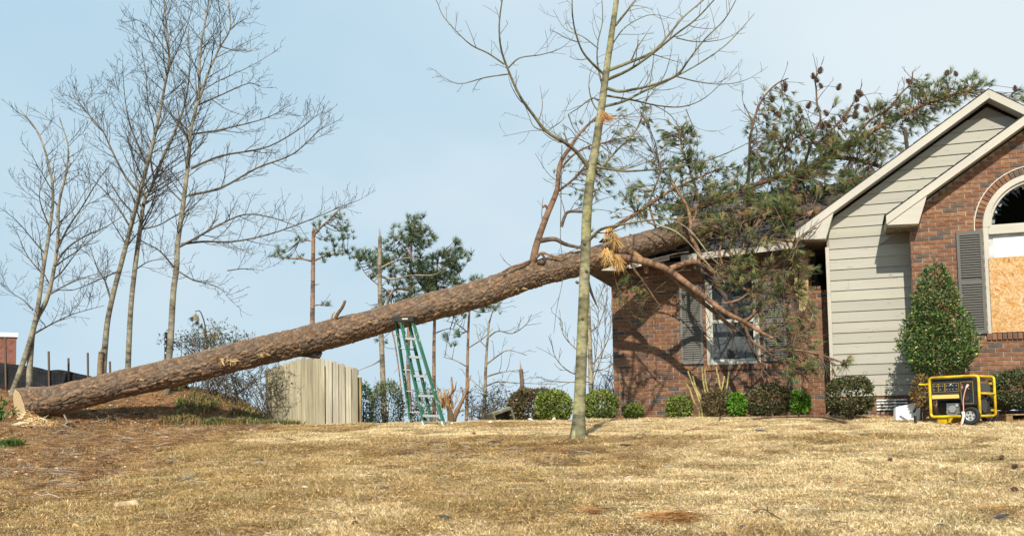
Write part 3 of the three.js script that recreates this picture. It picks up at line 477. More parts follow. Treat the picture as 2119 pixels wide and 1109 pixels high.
    const fr = new MB(); for (const s of [-1, 1]) { const a = AC + s * (AR - 0.002), b = AC + s * (AR - 0.072); fr.box(Math.min(a, b), Math.max(a, b), SILL, SP, n0, n1, C); } fr.box(AC - AR + 0.07, AC + AR - 0.07, SP - 0.115, SP - 0.012, n0, n1 + 0.008, C); fr.box(AC - AR + 0.07, AC + AR - 0.07, SILL, SILL + 0.06, n0, n1 - 0.004, C); fr.box(AC - 0.04, AC + 0.04, SILL + 0.06, SP - 0.115, n0, n1 - 0.004, C);
    const win = fr.build('arched_window', M.trim, house); win.userData.label = 'tan arched window with smashed fanlight and chipboard below';
    const r1 = new THREE.Mesh(ring(AR - 0.085, AR - 0.002, n0, n1 + 0.004), M.trim); r1.name = 'arch_frame'; win.add(r1); const r2 = new THREE.Mesh(ring(AR - 0.125, AR - 0.084, n0, n1 - 0.03), M.trim); r2.name = 'arch_sash'; win.add(r2);
    const sill = new MB().box(AC - AR + 0.10, AC + AR - 0.10, SP - 0.012, SP + 0.03, n0, n1 - 0.02, C).build('sash_rail', M.trim, win); void sill;
    // shards still standing in the arch
    for (let k = 0; k < 26; k++) { const a = Math.PI - (0.03 + k * 0.036) * Math.PI, w = 0.02 + 0.02 * R(), ro = AR - 0.12, ri = ro - (0.05 + 0.12 * R()); const q = (r, b) => V(AC + Math.cos(b) * r, SP + 0.025 + Math.max(0.01, Math.sin(b) * r - 0.02), 0.935); const m = new MB(); m.tri(q(ro, a + w * 1.6), q(ro, a - w * 1.6), q(ri, a + (R() - 0.5) * 0.1)); m.build('shard', M.glass, win); }
    // torn sheer curtain behind
    const cur = new MB(); for (let k = 0; k < 17; k++) { const a = Math.PI * (1 - (0.02 + k * 0.029)), b = Math.PI * (1 - (0.02 + (k + 1) * 0.029)), r0 = AR - 0.10, l = 0.03 + 0.11 * R() * R() + 0.03 * R(), zz = 0.86 + 0.02 * (k % 2); const q = (r, t, z) => V(AC + Math.cos(t) * r, SP + 0.03 + Math.sin(t) * r, z); cur.quad(q(r0 - l, a, zz), q(r0 - l * (0.6 + 0.5 * R()), b, 0.86 + 0.02 * ((k + 1) % 2)), q(r0, b, 0.86 + 0.02 * ((k + 1) % 2)), q(r0, a, zz), [0.30, 0.32, 0.33]); } cur.build('torn_curtain', std({ side: THREE.DoubleSide }), win);
    const tp = new MB().box(AC - AR + 0.072, AC + AR - 0.072, 2.27, SP - 0.117, 0.932, 0.936, [0.62, 0.64, 0.64]).build('transom_pane', std({ roughness: 0.25, map: T.mottle, color: rgb(1.25, 1.25, 1.25) }), win); void tp;
    new MB().box(AC - AR + 0.14, AC + AR - 0.1, 2.27, SP - 0.16, 0.937, 0.944, [0.8, 0.82, 0.82]).build('plastic_sheet', std({ roughness: 0.3, map: T.board }), win);
    const cv = document.createElement('canvas'); cv.width = 1024; cv.height = 1024; const x = cv.getContext('2d'); x.fillStyle = '#cda467'; x.fillRect(0, 0, 1024, 1024);
    for (let k = 0; k < 5200; k++) { const q = R(), L = 18 + 60 * R(), w = 4 + 12 * R(); x.save(); x.translate(R() * 1024, R() * 1024); x.rotate((R() - 0.5) * 2.6 + (R() < 0.4 ? 1.2 : 0)); const l = 54 + 26 * q + (R() < 0.08 ? -16 : 0); x.fillStyle = `hsl(${30 + 8 * R()},${44 + 18 * R()}%,${l}%)`; x.fillRect(-L / 2, -w / 2, L, w); x.restore(); }
    const osbT = new THREE.CanvasTexture(cv); osbT.colorSpace = THREE.SRGBColorSpace; osbT.wrapS = osbT.wrapT = THREE.RepeatWrapping; osbT.repeat.set(0.75, 0.75);
    const ob = new MB().prism([[6.035, 1.172], [7.46, 1.172], [7.46, 2.312], [6.035, 2.30]], 1.010, 1.024); ob.build('chipboard_panel', std({ map: osbT, roughness: 0.8, color: rgb(0.72, 0.68, 0.62) }), win).userData.label = 'sheet of pale chipboard covering the broken window';
  }
}
// ================================================================ TREES
const PX = (d) => d / F;                                             // metres per pixel at distance d
const path = (pts, d0, d1 = d0, n = 0) => { const q = pts.map((p, k) => P(p[0], p[1], p[2] !== undefined ? p[2] : lerp(d0, d1, k / Math.max(1, pts.length - 1)))); return curve(q, n || Math.max(4, (pts.length - 1) * 4)); };
// a branch and, at random along it, finer branches: all of it goes into one builder
function grow(b, pts, r0, r1, lv, R, o) {
  const seg = lv === 0 ? (o.seg || 8) : lv === 1 ? 5 : lv === 2 ? 4 : 3, c0 = o.col(lv);
  b.tube(pts, t => Math.max(o.rMin || 0.002, lerp(r0, r1, Math.pow(t, 0.9))), seg, c0, { uw: 0.35, uvOff: R() * 3, cap: lv < 2 });
  if (lv >= o.levels) return;
  let L = 0; for (let k = 1; k < pts.length; k++) L += pts[k].distanceTo(pts[k - 1]);
  const n = Math.round(L * o.dens[lv] * (0.8 + 0.4 * R()));
  for (let k = 0; k < n; k++) {
    const t = lerp(o.from[lv], 0.98, Math.pow((k + R()) / n, 0.9)), f = t * (pts.length - 1), i = Math.min(pts.length - 2, Math.floor(f)), p = pts[i].clone().lerp(pts[i + 1], f - i), tg = pts[i + 1].clone().sub(pts[i]).normalize();
    let ax = rv(R).cross(tg).normalize(); const ang = (o.ang || 0.75) * (0.7 + 0.6 * R()); const dir = tg.clone().applyAxisAngle(ax, ang).add(V(0, o.lift || 0.15, 0)).normalize();
    const len = o.len[lv] * (0.35 + 0.9 * R()) * (1.1 - 0.65 * t) ; const q = [p], st = lv === 0 ? 6 : lv === 1 ? 4 : 3; const d = dir.clone(), bend = rv(R).multiplyScalar(o.wig || 0.25);
    for (let s = 1; s <= st; s++) { q.push(q[s - 1].clone().addScaledVector(d, len / st)); d.add(bend.clone().multiplyScalar(0.35)).add(V((R() - 0.5) * 0.25, (o.up === undefined ? 0.12 : o.up) + (R() - 0.5) * 0.2, (R() - 0.5) * 0.25)).normalize(); }
    const rr = Math.max(o.rMin || 0.002, lerp(r0, r1, t) * (0.35 + 0.25 * R())); grow(b, q, Math.min(rr, len * 0.018 + 0.001), o.rMin || 0.002, lv + 1, R, o);
  }
}
const jit = (R, c, a = 0.15) => { const t = 1 - a + 2 * a * R(); return c.map(v => v * t); };
function bareTree(name, label, group, seed, d, stems, limbs, o) {
  const R = rngOf(seed), f0 = stems[0].pts[0], base = P(f0[0], f0[1], d); const g = thing(name, label, 'tree', V(base.x, ground(base.x, base.z), base.z), group); const off = g.position;
  const loc = pts => pts.map(p => p.clone().sub(off));
  for (const s of stems) {
    const q = path(s.pts, s.d || d, s.d1 || s.d || d, s.pts.length * 5); if (!s.fork) { q[0].y = ground(q[0].x, q[0].z) - 0.06; }
    const b = new MB(), rs = s.r; b.tube(loc(q), t => { const k = t * (rs.length - 1), i = Math.min(rs.length - 2, Math.floor(k)); return lerp(rs[i], rs[i + 1], k - i) * PX(d); }, 10, o.col(0), { uw: 0.5, uvOff: R() * 5 }); b.build(s.fork ? 'leader' : 'trunk', M.bark, g);
    // short side limbs grown at random from the stem
    const n = s.auto || 0; let tb = null;
    for (let k = 0; k < n; k++) { const t = lerp(s.from || 0.35, 0.97, (k + R()) / n), fi = t * (q.length - 1), i = Math.min(q.length - 2, Math.floor(fi)), p = q[i].clone().lerp(q[i + 1], fi - i), tg = q[i + 1].clone().sub(q[i]).normalize(), a = R() * 6.283, dir = V(Math.cos(a), 0, Math.sin(a) * 0.8).multiplyScalar(0.85).addScaledVector(tg, o.rise || 0.55).normalize(); const len = (o.limbLen || 1.3) * (0.5 + 0.8 * R()) * (1.15 - 0.75 * t); const w = [p], dd = dir.clone(); for (let e = 1; e <= 6; e++) { w.push(w[e - 1].clone().addScaledVector(dd, len / 6)); dd.add(V((R() - 0.5) * 0.3, (R() - 0.35) * 0.3, (R() - 0.5) * 0.3)).normalize(); }
      const rr = lerp(rs[0], rs[rs.length - 1], t) * PX(d); tb = new MB(); grow(tb, loc(w), Math.min(rr * 0.5, 0.006 + len * 0.008), 0.003, 1, R, o); tb.build('limb', M.bark, g); }
  }
  for (const l of limbs) { const b = new MB(); const dd = l.d || d, q = path(l.pts, dd, dd + (l.dz === undefined ? (R() - 0.5) * 1.6 : l.dz)); const oo = { ...o, ...(l.o || {}) }; grow(b, loc(q), l.r * PX(d), Math.max(0.0025, l.r * 0.22 * PX(d)), 0, R, o.limbCol ? { ...oo, col: lv => lv ? oo.col(lv) : jit(R, o.limbCol, 0.12) } : oo); b.build('limb', M.bark, g); }
  return g;
}
const TREES_LEFT = 'bare saplings on the earth bank';
{
  const R0 = rngOf(5), col = a => lv => jit(R0, lv === 0 ? a : lv === 1 ? mix3(a, [0.075, 0.062, 0.05], 0.7) : [0.055, 0.045, 0.038], 0.12);
  const bo = { levels: 3, dens: [6.5, 8.5, 6], from: [0.12, 0.1, 0.15], len: [0.85, 0.42, 0.2], ang: 0.78, rMin: 0.0027, up: 0.1, limbLen: 1.35, rise: 0.75, limbCol: [0.15, 0.125, 0.09], col: col([0.30, 0.265, 0.19]) };
  bareTree('bare_tree', 'leaning bare sapling with two crossing stems against the black silt fence', TREES_LEFT, 101, 18.4,
    [{ pts: [[20, 822], [42, 762], [62, 700], [76, 640], [88, 555], [101, 475], [108, 404], [101, 348], [76, 273], [40, 227]], r: [6, 5.5, 5, 4.6, 4, 3.4, 3, 2.4, 1.8, 1], auto: 15, from: 0.4 },
    { pts: [[58, 812], [61, 740], [70, 672], [95, 620], [111, 552], [118, 490], [121, 420], [136, 353], [139, 303], [121, 242]], r: [6.5, 6, 5, 4.5, 3.6, 3, 2.6, 2.2, 1.6, 1], d: 18.5, auto: 15, from: 0.35 }],
    [{ pts: [[111, 550], [136, 515], [172, 490], [217, 470], [263, 440]], r: 2.6 }, { pts: [[115, 520], [140, 470], [167, 430], [202, 373], [225, 345]], r: 2.4 }, { pts: [[70, 690], [110, 668], [150, 650], [215, 632]], r: 2.2 }, { pts: [[66, 640], [45, 620], [20, 605], [0, 590]], r: 1.5 }, { pts: [[100, 610], [135, 590], [180, 572], [230, 560]], r: 2.0 }, { pts: [[101, 470], [85, 430], [80, 400], [95, 365]], r: 1.6 }], bo);
  bareTree('bare_tree', 'slender bare tree with a kinked trunk beside the snapped stump', TREES_LEFT, 102, 18.9,
    [{ pts: [[212, 775], [216, 715], [222, 660], [235, 600], [247, 555], [268, 475], [288, 399], [303, 343], [323, 263], [338, 187], [348, 121], [343, 50], [338, 0], [334, -70]], r: [6.5, 6.2, 5.6, 5.2, 5, 4.6, 4.2, 3.8, 3.2, 2.7, 2.2, 1.8, 1.4, 0.8], auto: 40, from: 0.34 }],
    [{ pts: [[228, 620], [215, 580], [200, 555], [185, 510]], r: 2.4 }, { pts: [[286, 400], [255, 360], [225, 300], [212, 272], [185, 240], [165, 215], [148, 195]], r: 2.6 }, { pts: [[212, 272], [190, 250], [178, 215], [195, 178]], r: 1.6 }, { pts: [[268, 470], [240, 425], [205, 385], [180, 365]], r: 2.2 }, { pts: [[303, 343], [280, 290], [265, 250], [256, 190], [252, 130]], r: 2.0 }, { pts: [[345, 110], [325, 80], [300, 50], [268, 35]], r: 1.6 }, { pts: [[338, 190], [350, 140], [372, 90], [390, 40], [400, -10]], r: 1.8 }, { pts: [[246, 560], [200, 580], [150, 600], [110, 600]], r: 1.8 }], bo);
  bareTree('bare_tree', 'pale barked bare tree with a straight trunk standing between two others', TREES_LEFT, 103, 19.2,
    [{ pts: [[263, 775], [266, 700], [270, 630], [278, 555], [288, 480], [298, 414], [313, 384], [333, 333], [369, 252], [384, 202], [392, 130], [388, 60]], r: [6, 5.6, 5.2, 5, 4.6, 4, 3.4, 3, 2.4, 2, 1.4, 0.8], auto: 32, from: 0.36 }],
    [{ pts: [[285, 490], [310, 440], [325, 410], [350, 390]], r: 2 }, { pts: [[300, 410], [280, 370], [272, 320], [262, 280]], r: 1.8 }, { pts: [[290, 475], [330, 465], [372, 440], [402, 430]], r: 1.8 }, { pts: [[276, 560], [310, 540], [360, 535]], r: 1.6 }, { pts: [[318, 372], [310, 320], [318, 270], [305, 215], [300, 150], [290, 90]], r: 2.2 }], bo);
  bareTree('bare_tree', 'tall bare tree with long limbs reaching out over the wooden fence', TREES_LEFT, 104, 18.3,
    [{ pts: [[341, 846], [347, 760], [352, 700], [358, 600], [364, 555], [366, 510], [379, 414], [389, 328], [394, 268], [409, 202], [414, 101], [429, 15], [436, -60]], r: [8, 7, 6.6, 6.2, 6, 5.4, 4.8, 4.2, 3.6, 3, 2.4, 1.6, 0.9], auto: 40, from: 0.42 },
    { pts: [[403, 228], [418, 185], [434, 141], [455, 96], [475, 60], [472, 0], [480, -50]], r: [2.6, 2.4, 2.2, 1.9, 1.5, 1.1, 0.7], fork: true, auto: 16, from: 0.1 }],
    [{ pts: [[371, 510], [405, 492], [444, 470], [505, 444], [560, 450], [620, 470]], r: 3 }, { pts: [[389, 404], [455, 389], [530, 348], [606, 318], [656, 273], [668, 262]], r: 3 }, { pts: [[394, 348], [455, 323], [555, 303], [631, 258], [656, 237]], r: 2.8 }, { pts: [[394, 278], [455, 268], [555, 242], [600, 217]], r: 2.4 }, { pts: [[409, 217], [455, 197], [515, 172], [540, 178]], r: 2.0 }, { pts: [[374, 505], [420, 500], [480, 500], [555, 485], [640, 455], [700, 430], [745, 413]], r: 2.6 }, { pts: [[366, 560], [400, 580], [440, 590], [480, 612]], r: 2.0 }, { pts: [[364, 560], [330, 520], [295, 500], [262, 480]], r: 2 }, { pts: [[378, 420], [345, 385], [330, 350], [300, 330]], r: 2 }, { pts: [[470, 560], [505, 556], [545, 560]], r: 1.4 }, { pts: [[392, 300], [372, 250], [362, 190], [356, 120]], r: 2 }, { pts: [[455, 96], [490, 105], [530, 104]], r: 1.3 }, { pts: [[475, 60], [500, 42], [525, 35]], r: 1.1 }], { ...bo, len: [0.68, 0.40, 0.2] });
}
// ---------------------------------------------------------------- young olive-barked tree on the lawn
{
  const R0 = rngOf(8), d = 12.35, A = [0.33, 0.30, 0.16], S = [0.20, 0.18, 0.10], Tn = [0.24, 0.20, 0.15];
  const o = { levels: 2, dens: [5, 4], from: [0.1, 0.2], len: [0.5, 0.2], ang: 0.85, rMin: 0.0022, up: 0.08, lift: 0.1, wig: 0.35, col: lv => jit(R0, lv === 0 ? S : Tn, 0.12), seg: 7 };
  const L = (pts, r, dz, oo) => ({ pts, r, dz, o: oo });
  const g = bareTree('young_tree', 'young bare tree with smooth olive bark standing alone on the lawn', null, 201, d,
    [{ pts: [[1196, 915], [1198, 870], [1201, 800], [1205, 700], [1209, 600], [1212, 520], [1215, 440], [1222, 370], [1235, 290], [1246, 215], [1256, 140], [1266, 70], [1276, 0], [1284, -60], [1291, -150], [1296, -230]], r: [19, 13.5, 12, 11.4, 11, 10.6, 10, 9.4, 8.6, 7.8, 7, 6.2, 5.4, 4.4, 3, 1.6] }],
    [L([[1221, 352], [1200, 322], [1177, 300], [1131, 272], [1103, 237], [1076, 199], [1051, 143], [1037, 101], [1033, 52], [1039, 0], [1046, -50]], 4.6, -0.9), L([[1044, 133], [1010, 110], [975, 93], [940, 60], [915, 30], [903, 0]], 2, -0.4), L([[1052, 140], [1075, 120], [1120, 113], [1160, 100], [1187, 78]], 1.8, 0.5), L([[1052, 153], [1005, 160], [950, 173], [918, 160], [900, 145]], 1.6, 0.3),
    L([[1258, 146], [1300, 130], [1350, 108], [1390, 65], [1415, 35], [1456, 0], [1490, -35]], 4, 0.9), L([[1254, 166], [1300, 145], [1345, 115], [1400, 70], [1440, 40], [1478, 0], [1500, -25]], 3.6, -0.7), L([[1250, 180], [1280, 189], [1310, 185], [1360, 173], [1405, 152], [1425, 125], [1460, 80], [1500, 40], [1528, -8]], 3.6, -1.0), L([[1246, 221], [1290, 210], [1330, 190], [1375, 170], [1405, 155], [1450, 130], [1500, 95], [1530, 65], [1562, 28]], 3.2, 0.8), L([[1251, 197], [1310, 207], [1360, 218], [1410, 221], [1450, 208], [1485, 180], [1508, 150]], 2.4, 1.2), L([[1400, 158], [1450, 170], [1500, 174], [1545, 165], [1590, 138]], 1.5, 0.4), L([[1400, 78], [1440, 86], [1500, 80], [1545, 55]], 1.5, 0.3),
    L([[1254, 157], [1225, 130], [1205, 105], [1192, 70], [1186, 40], [1184, 0], [1186, -40]], 3, -0.8), L([[1249, 184], [1240, 150], [1236, 120], [1238, 85], [1247, 45], [1246, 0], [1244, -30]], 2.4, 0.7), L([[1238, 100], [1205, 75], [1170, 60], [1145, 20]], 1.4, 0.4), L([[1244, 236], [1228, 215], [1219, 180], [1222, 150], [1230, 130]], 2, 0.3),
    L([[1226, 345], [1260, 350], [1290, 354], [1340, 352], [1394, 346], [1457, 334], [1520, 310], [1568, 285]], 3, -0.5), L([[1222, 368], [1250, 340], [1278, 310], [1318, 267], [1338, 207], [1350, 144], [1356, 90]], 3, 0.9), L([[1228, 334], [1255, 346], [1290, 350], [1350, 330], [1400, 300]], 2.4, 0.9), L([[1216, 500], [1228, 488], [1245, 474], [1290, 464], [1340, 456], [1394, 453], [1440, 448]], 4.2, -0.5, { dens: [2, 3] }), L([[1238, 207], [1226, 203], [1195, 225], [1176, 236]], 2.4, 0.2), L([[1274, 52], [1300, 20], [1316, 0], [1335, -35]], 3, 0.6), L([[1262, 100], [1290, 60], [1320, 40], [1352, 30], [1400, 40]], 1.6, 0.8),
    L([[1176, 236], [1190, 270], [1215, 290]], 1.4, 0.1), L([[1131, 272], [1105, 262], [1095, 240], [1085, 215]], 1.6, 0.1), L([[1131, 272], [1160, 252], [1172, 240]], 1.2, 0.1), L([[1224, 300], [1190, 285], [1160, 290], [1120, 270], [1040, 282]], 1.1, 0.5), L([[1216, 400], [1180, 385], [1140, 365], [1108, 318]], 1.2, 0.4),
    L([[1163, 300], [1161, 420], [1160, 500], [1166, 565], [1152, 640], [1146, 690]], 1.0, 0, { dens: [1.2, 1] }), L([[1420, 225], [1445, 300], [1430, 330]], 1.0, 0.3), L([[1350, 215], [1390, 240], [1420, 290], [1455, 350]], 1.1, 0.5)], o);
  // roots and scars at the foot
  for (const [a, r] of [[0.4, 0.05], [2.2, 0.055], [3.6, 0.05], [5.2, 0.045]]) { const b = new MB(), p = [V(Math.cos(a) * 0.03, 0.14, Math.sin(a) * 0.03), V(Math.cos(a) * 0.09, 0.03, Math.sin(a) * 0.09), V(Math.cos(a) * 0.20, -0.03, Math.sin(a) * 0.20)]; b.tube(curve(p, 6), t => lerp(r, 0.012, t), 7, A.map(v => v * 1.05)); b.build('root', M.bark, g); }
  const tr = g.children.find(c => c.name === 'trunk'); const c = tr.geometry.attributes.color, ps = tr.geometry.attributes.position; for (let k = 0; k < c.count; k++) { const y = ps.getY(k), n = vnoise(ps.getX(k) * 40 + 7, y * 5), m = mix3([0.40, 0.36, 0.235], [0.33, 0.31, 0.13], clamp(n * 1.3 - 0.1, 0, 1)); c.setXYZ(k, ...m); }
  for (const [x, y] of [[1196, 585], [1213, 562], [1210, 505], [1228, 395], [1206, 660]]) { const p = P(x, y, d - 0.05).sub(g.position), b = new MB(); b.tube([p, p.clone().add(V((x - 1208) * 0.002, 0.006, 0.03))], [0.022, 0.014], 8, [0.26, 0.22, 0.14], { capCol: [0.22, 0.15, 0.09] }); b.build('knot', M.bark, g); }
  g.userData.d = d; scene.userData.young = g;
}

// ---------------------------------------------------------------- pines
function tuftGeo(seed, n, len, cone, wid = 0.0042) { // a bunch of long needles round +y
  const R = rngOf(seed), m = new MB();
  for (let k = 0; k < n; k++) {
    const a = R() * 6.283, e = cone * Math.sqrt(R()), l = len * (0.7 + 0.4 * R()), dir = V(Math.sin(e) * Math.cos(a), Math.cos(e), Math.sin(e) * Math.sin(a)), s = rv(R).cross(dir).normalize().multiplyScalar(wid / 2), p = V(0, -0.05 * R(), 0), q = p.clone().addScaledVector(dir, l * 0.55), dr = dir.clone().add(V((R() - 0.5) * 0.3, -0.18, (R() - 0.5) * 0.3)).normalize(), t = q.clone().addScaledVector(dr, l * 0.45), c = 0.7 + 0.6 * R(), cc = [c * (0.9 + 0.25 * R()), c, c * (0.85 + 0.3 * R())];
    const nn = s.clone().cross(dir).normalize(), i = [m.vert(p.clone().add(s), nn, cc, 0, 0), m.vert(p.clone().sub(s), nn, cc, 0, 0), m.vert(q.clone().addScaledVector(s, 0.9), nn, cc, 0, 0), m.vert(q.clone().addScaledVector(s, -0.9), nn, cc, 0, 0), m.vert(t, nn, cc, 0, 0)];
    const fl = s.clone().multiplyScalar(-2).cross(dir).dot(nn) > 0; fl ? m.i.push(i[0], i[1], i[2], i[1], i[3], i[2], i[2], i[3], i[4]) : m.i.push(i[0], i[2], i[1], i[1], i[2], i[3], i[2], i[4], i[3]);
  }
  return m.geo();
}
const TUFT = [tuftGeo(301, 40, 0.19, 0.62, 0.0056), tuftGeo(302, 36, 0.21, 0.45, 0.0056), tuftGeo(303, 30, 0.17, 0.85, 0.0056)];
const FARTUFT = [tuftGeo(311, 34, 0.17, 1.1, 0.009), tuftGeo(312, 30, 0.19, 0.9, 0.009)];
const needleMat = new THREE.MeshPhysicalMaterial({ vertexColors: true, roughness: 0.5, side: THREE.DoubleSide });
const orient = (dir, spin) => new THREE.Quaternion().setFromUnitVectors(V(0, 1, 0), dir.clone().normalize()).multiply(new THREE.Quaternion().setFromAxisAngle(V(0, 1, 0), spin));
function coneGeo(seed) { // a pine cone: overlapping scales on an egg
  const R = rngOf(seed), m = new MB(); const prof = t => 0.034 * Math.sin(Math.PI * Math.min(1, 0.12 + 0.88 * t)) ** 0.7 * (1 - 0.35 * t);
  m.tube(curve([V(0, 0, 0), V(0, 0.04, 0), V(0, 0.085, 0)], 6), t => prof(t) * 0.75 + 0.002, 8, [0.06, 0.04, 0.03]);
  for (let k = 0; k < 46; k++) { const t = (k + 0.5) / 46, a = k * 2.3999, r = prof(t), y = 0.088 * t, out = V(Math.cos(a), 0.1, Math.sin(a)), p = V(Math.cos(a) * r * 0.6, y, Math.sin(a) * r * 0.6), s = V(-Math.sin(a), 0, Math.cos(a)), c = jit(R, [0.16, 0.10, 0.065], 0.3), tip = p.clone().addScaledVector(out, r * 0.62 + 0.008).add(V(0, 0.012, 0)), w = 0.0105; m.tri(p.clone().addScaledVector(s, w), p.clone().addScaledVector(s, -w), tip, c); m.tri(p.clone().addScaledVector(s, -w), p.clone().addScaledVector(s, w), tip.clone().add(V(0, -0.006, 0)), c); m.tri(p.clone().addScaledVector(s, -w), tip.clone().add(V(0, -0.006, 0)), tip, c); m.tri(tip, tip.clone().add(V(0, -0.006, 0)), p.clone().addScaledVector(s, w), c); }
  return m.geo();
}
const CONE = coneGeo(61), coneMat = std({ roughness: 0.85, side: THREE.DoubleSide });
class PineNeedles { // collects needle bunches of one tree, then hangs them on it as stuff
  constructor(geos) { this.geos = geos; this.l = geos.map(() => []); }
  add(p, dir, s, c, R) { const k = Math.floor(R() * this.geos.length); this.l[k].push({ p, q: orient(dir, R() * 6.28), s, c }); }
  hang(parent, name = 'needles') { this.geos.forEach((g, k) => { if (this.l[k].length) stuffInst(name, g, needleMat, this.l[k], null, null, parent); }); }
}
const GREEN = (R) => { const u = R(); return u < 0.4 ? mix3([0.06, 0.095, 0.035], [0.10, 0.14, 0.045], R()) : u < 0.8 ? mix3([0.11, 0.145, 0.04], [0.20, 0.21, 0.065], R()) : mix3([0.22, 0.20, 0.07], [0.32, 0.22, 0.09], R()); };
{
  const R = rngOf(400);
  const base = onGround(66, 872); base.z = -17.0; base.x = P(66, 866, 17).x; base.y = ground(base.x, base.z);
  const pine = thing('fallen_pine', 'huge felled pine trunk lying across the yard onto the crushed roof', 'tree', base); const loc = p => p.clone().sub(base), locs = a => a.map(loc);
  // --- the trunk: plated bark modelled as relief
  const line = curve([[38, 838, 17.05], [120, 826, 17.02], [274, 788, 16.95], [411, 757, 16.9], [514, 733, 16.85], [617, 710, 16.8], [700, 689, 16.78], [834, 648, 16.72], [1000, 604, 16.66], [1100, 571, 16.62], [1200, 547, 16.6], [1290, 518, 16.66], [1360, 497, 16.85], [1430, 474, 17.05], [1500, 455, 17.25], [1570, 436, 17.45], [1640, 418, 17.65], [1700, 405, 17.85], [1745, 396, 18.05]].map(p => P(...p)), 1500);
  const radPx = [[0, 31], [0.03, 29.5], [0.1, 28], [0.3, 28.5], [0.45, 26.5], [0.6, 25], [0.68, 26], [0.76, 24], [0.87, 17], [1, 11]];
  const radAt = t => { let k = 0; while (k < radPx.length - 2 && radPx[k + 1][0] < t) k++; const [a, x] = radPx[k], [b, y] = radPx[k + 1]; return lerp(x, y, clamp((t - a) / (b - a), 0, 1)) * PX(16.8); };
  {
    const m = new MB(), NS = 1500, NA = 112; let nrm = V(0, 1, 0), s = 0, prev = null; const rows = [];
    const bump = [[0.348, 4.1, 0.11, 0.03], [0.35, 3.6, 0.05, 0.02], [0.455, 4.6, 0.03, 0.02]]; void bump;
    for (let k = 0; k <= NS; k++) {
      const t = k / NS, f = t * 1500, i = Math.min(1499, Math.floor(f)), p = line[i].clone().lerp(line[i + 1], f - i), tg = line[Math.min(1500, i + 3)].clone().sub(line[Math.max(0, i - 3)]).normalize(); nrm.sub(tg.clone().multiplyScalar(nrm.dot(tg))).normalize(); const bi = tg.clone().cross(nrm); if (prev) s += p.distanceTo(prev); prev = p; const r0 = radAt(t); const row = [];
      for (let a = 0; a <= NA; a++) {
        const th = a / NA * Math.PI * 2, arc = th / (Math.PI * 2) * 20; // plates round
        // nearest and second nearest plate centre on a jittered lattice: long plates along the stem
        const gx = s / lerp(0.21, 0.12, smooth(0.05, 0.7, t)), gy = arc; let d1 = 9, d2 = 9, id = 0; const X = Math.floor(gx), Y = Math.floor(gy);
        const wx = (fbm(s * 9 + 3, Math.cos(th) * 3 + 5, 2) - 0.5) * 1.3, wy = (fbm(s * 6, Math.sin(th) * 3 + 40, 3) - 0.5) * 1.3;
        for (let u = -1; u <= 1; u++) for (let v = -1; v <= 1; v++) { const cx = X + u, cy = Y + v, my = ((cy % 20) + 20) % 20, jx = hash(cx, my * 7 + 3), jy = hash(cx + 91, my * 13 + 5), dx = cx + 0.15 + 0.7 * jx + (my % 2) * 0.5 - gx + wx - ((my % 2) * 0.5), dy = cy + 0.15 + 0.7 * jy - gy + wy; const q = Math.hypot(dx, dy * 1.05); if (q < d1) { d2 = d1; d1 = q; id = hash(cx * 3 + 1, my + 77) + 0; } else if (q < d2) d2 = q; }
        const edge = smooth(0.0, 0.24, d2 - d1), flake = vnoise(s * 60, arc * 9) * 0.005 + vnoise(s * 22 + 9, arc * 3.1) * 0.010; let h = edge * (0.013 + 0.015 * id) * lerp(1, 0.6, smooth(0.3, 0.9, t)) + flake;
        h += (t < 0.04 ? 0.03 * (1 - t / 0.04) * (0.5 + 0.5 * Math.sin(th * 3 + 1)) : 0);
        h += (0.018 * Math.sin(s * 1.3 + 2 * Math.cos(th)) + 0.03 * (fbm(s * 1.1, Math.cos(th) + 3, 2) - 0.5)) * smooth(0, 0.2, t);
        const dir = nrm.clone().multiplyScalar(Math.cos(th)).addScaledVector(bi, Math.sin(th)); const v1 = vnoise(s * 35 + 11, arc * 6 + 2), hue = id * 0.65 + v1 * 0.35;
        let c = hue < 0.42 ? mix3([0.165, 0.105, 0.068], [0.225, 0.155, 0.105], v1) : hue < 0.72 ? mix3([0.225, 0.13, 0.07], [0.275, 0.175, 0.105], v1) : mix3([0.30, 0.165, 0.08], [0.33, 0.21, 0.12], v1); if (v1 > 0.74) c = mix3(c, [0.36, 0.29, 0.225], 0.6); if (t > 0.62) c = mix3(c, [0.20, 0.14, 0.105], 0.5);
        row.push(m.vert(loc(p.clone().addScaledVector(dir, r0 - 0.014 + h)), dir, c, s * 3, arc * 0.25));
      }
      rows.push(row);
    }
    for (let k = 0; k < NS; k++) for (let a = 0; a < NA; a++) { const A = rows[k][a], B = rows[k][a + 1], C = rows[k + 1][a], D = rows[k + 1][a + 1]; m.i.push(A, B, C, B, D, C); }
    // the saw cut runs aslant: push the first rows along the stem by height and towards the viewer
    const tg = line[6].clone().sub(line[0]).normalize(); const c0 = loc(line[0]);
    for (let k = 0; k < 60; k++) { const w = 1 - k / 60; for (let a = 0; a <= NA; a++) { const q = rows[k][a] * 3, rel = V(m.p[q], m.p[q + 1], m.p[q + 2]).sub(c0); const push = (rel.z * 0.85 - rel.y * 0.16) * w; m.p[q] += tg.x * push; m.p[q + 1] += tg.y * push; m.p[q + 2] += tg.z * push; } }
    const g = m.geo(); g.computeVertexNormals(); const tm = new THREE.Mesh(g, M.plate); tm.name = 'trunk'; pine.add(tm);
    // cut face with growth rings
    const cf = new MB(), ring = rows[0].map(q => V(m.p[q * 3], m.p[q * 3 + 1], m.p[q * 3 + 2])), ce = ring.reduce((a, b) => a.add(b), V(0, 0, 0)).multiplyScalar(1 / ring.length); const fn = V(-1, 0, 0); const rr = []; const NR = 14;
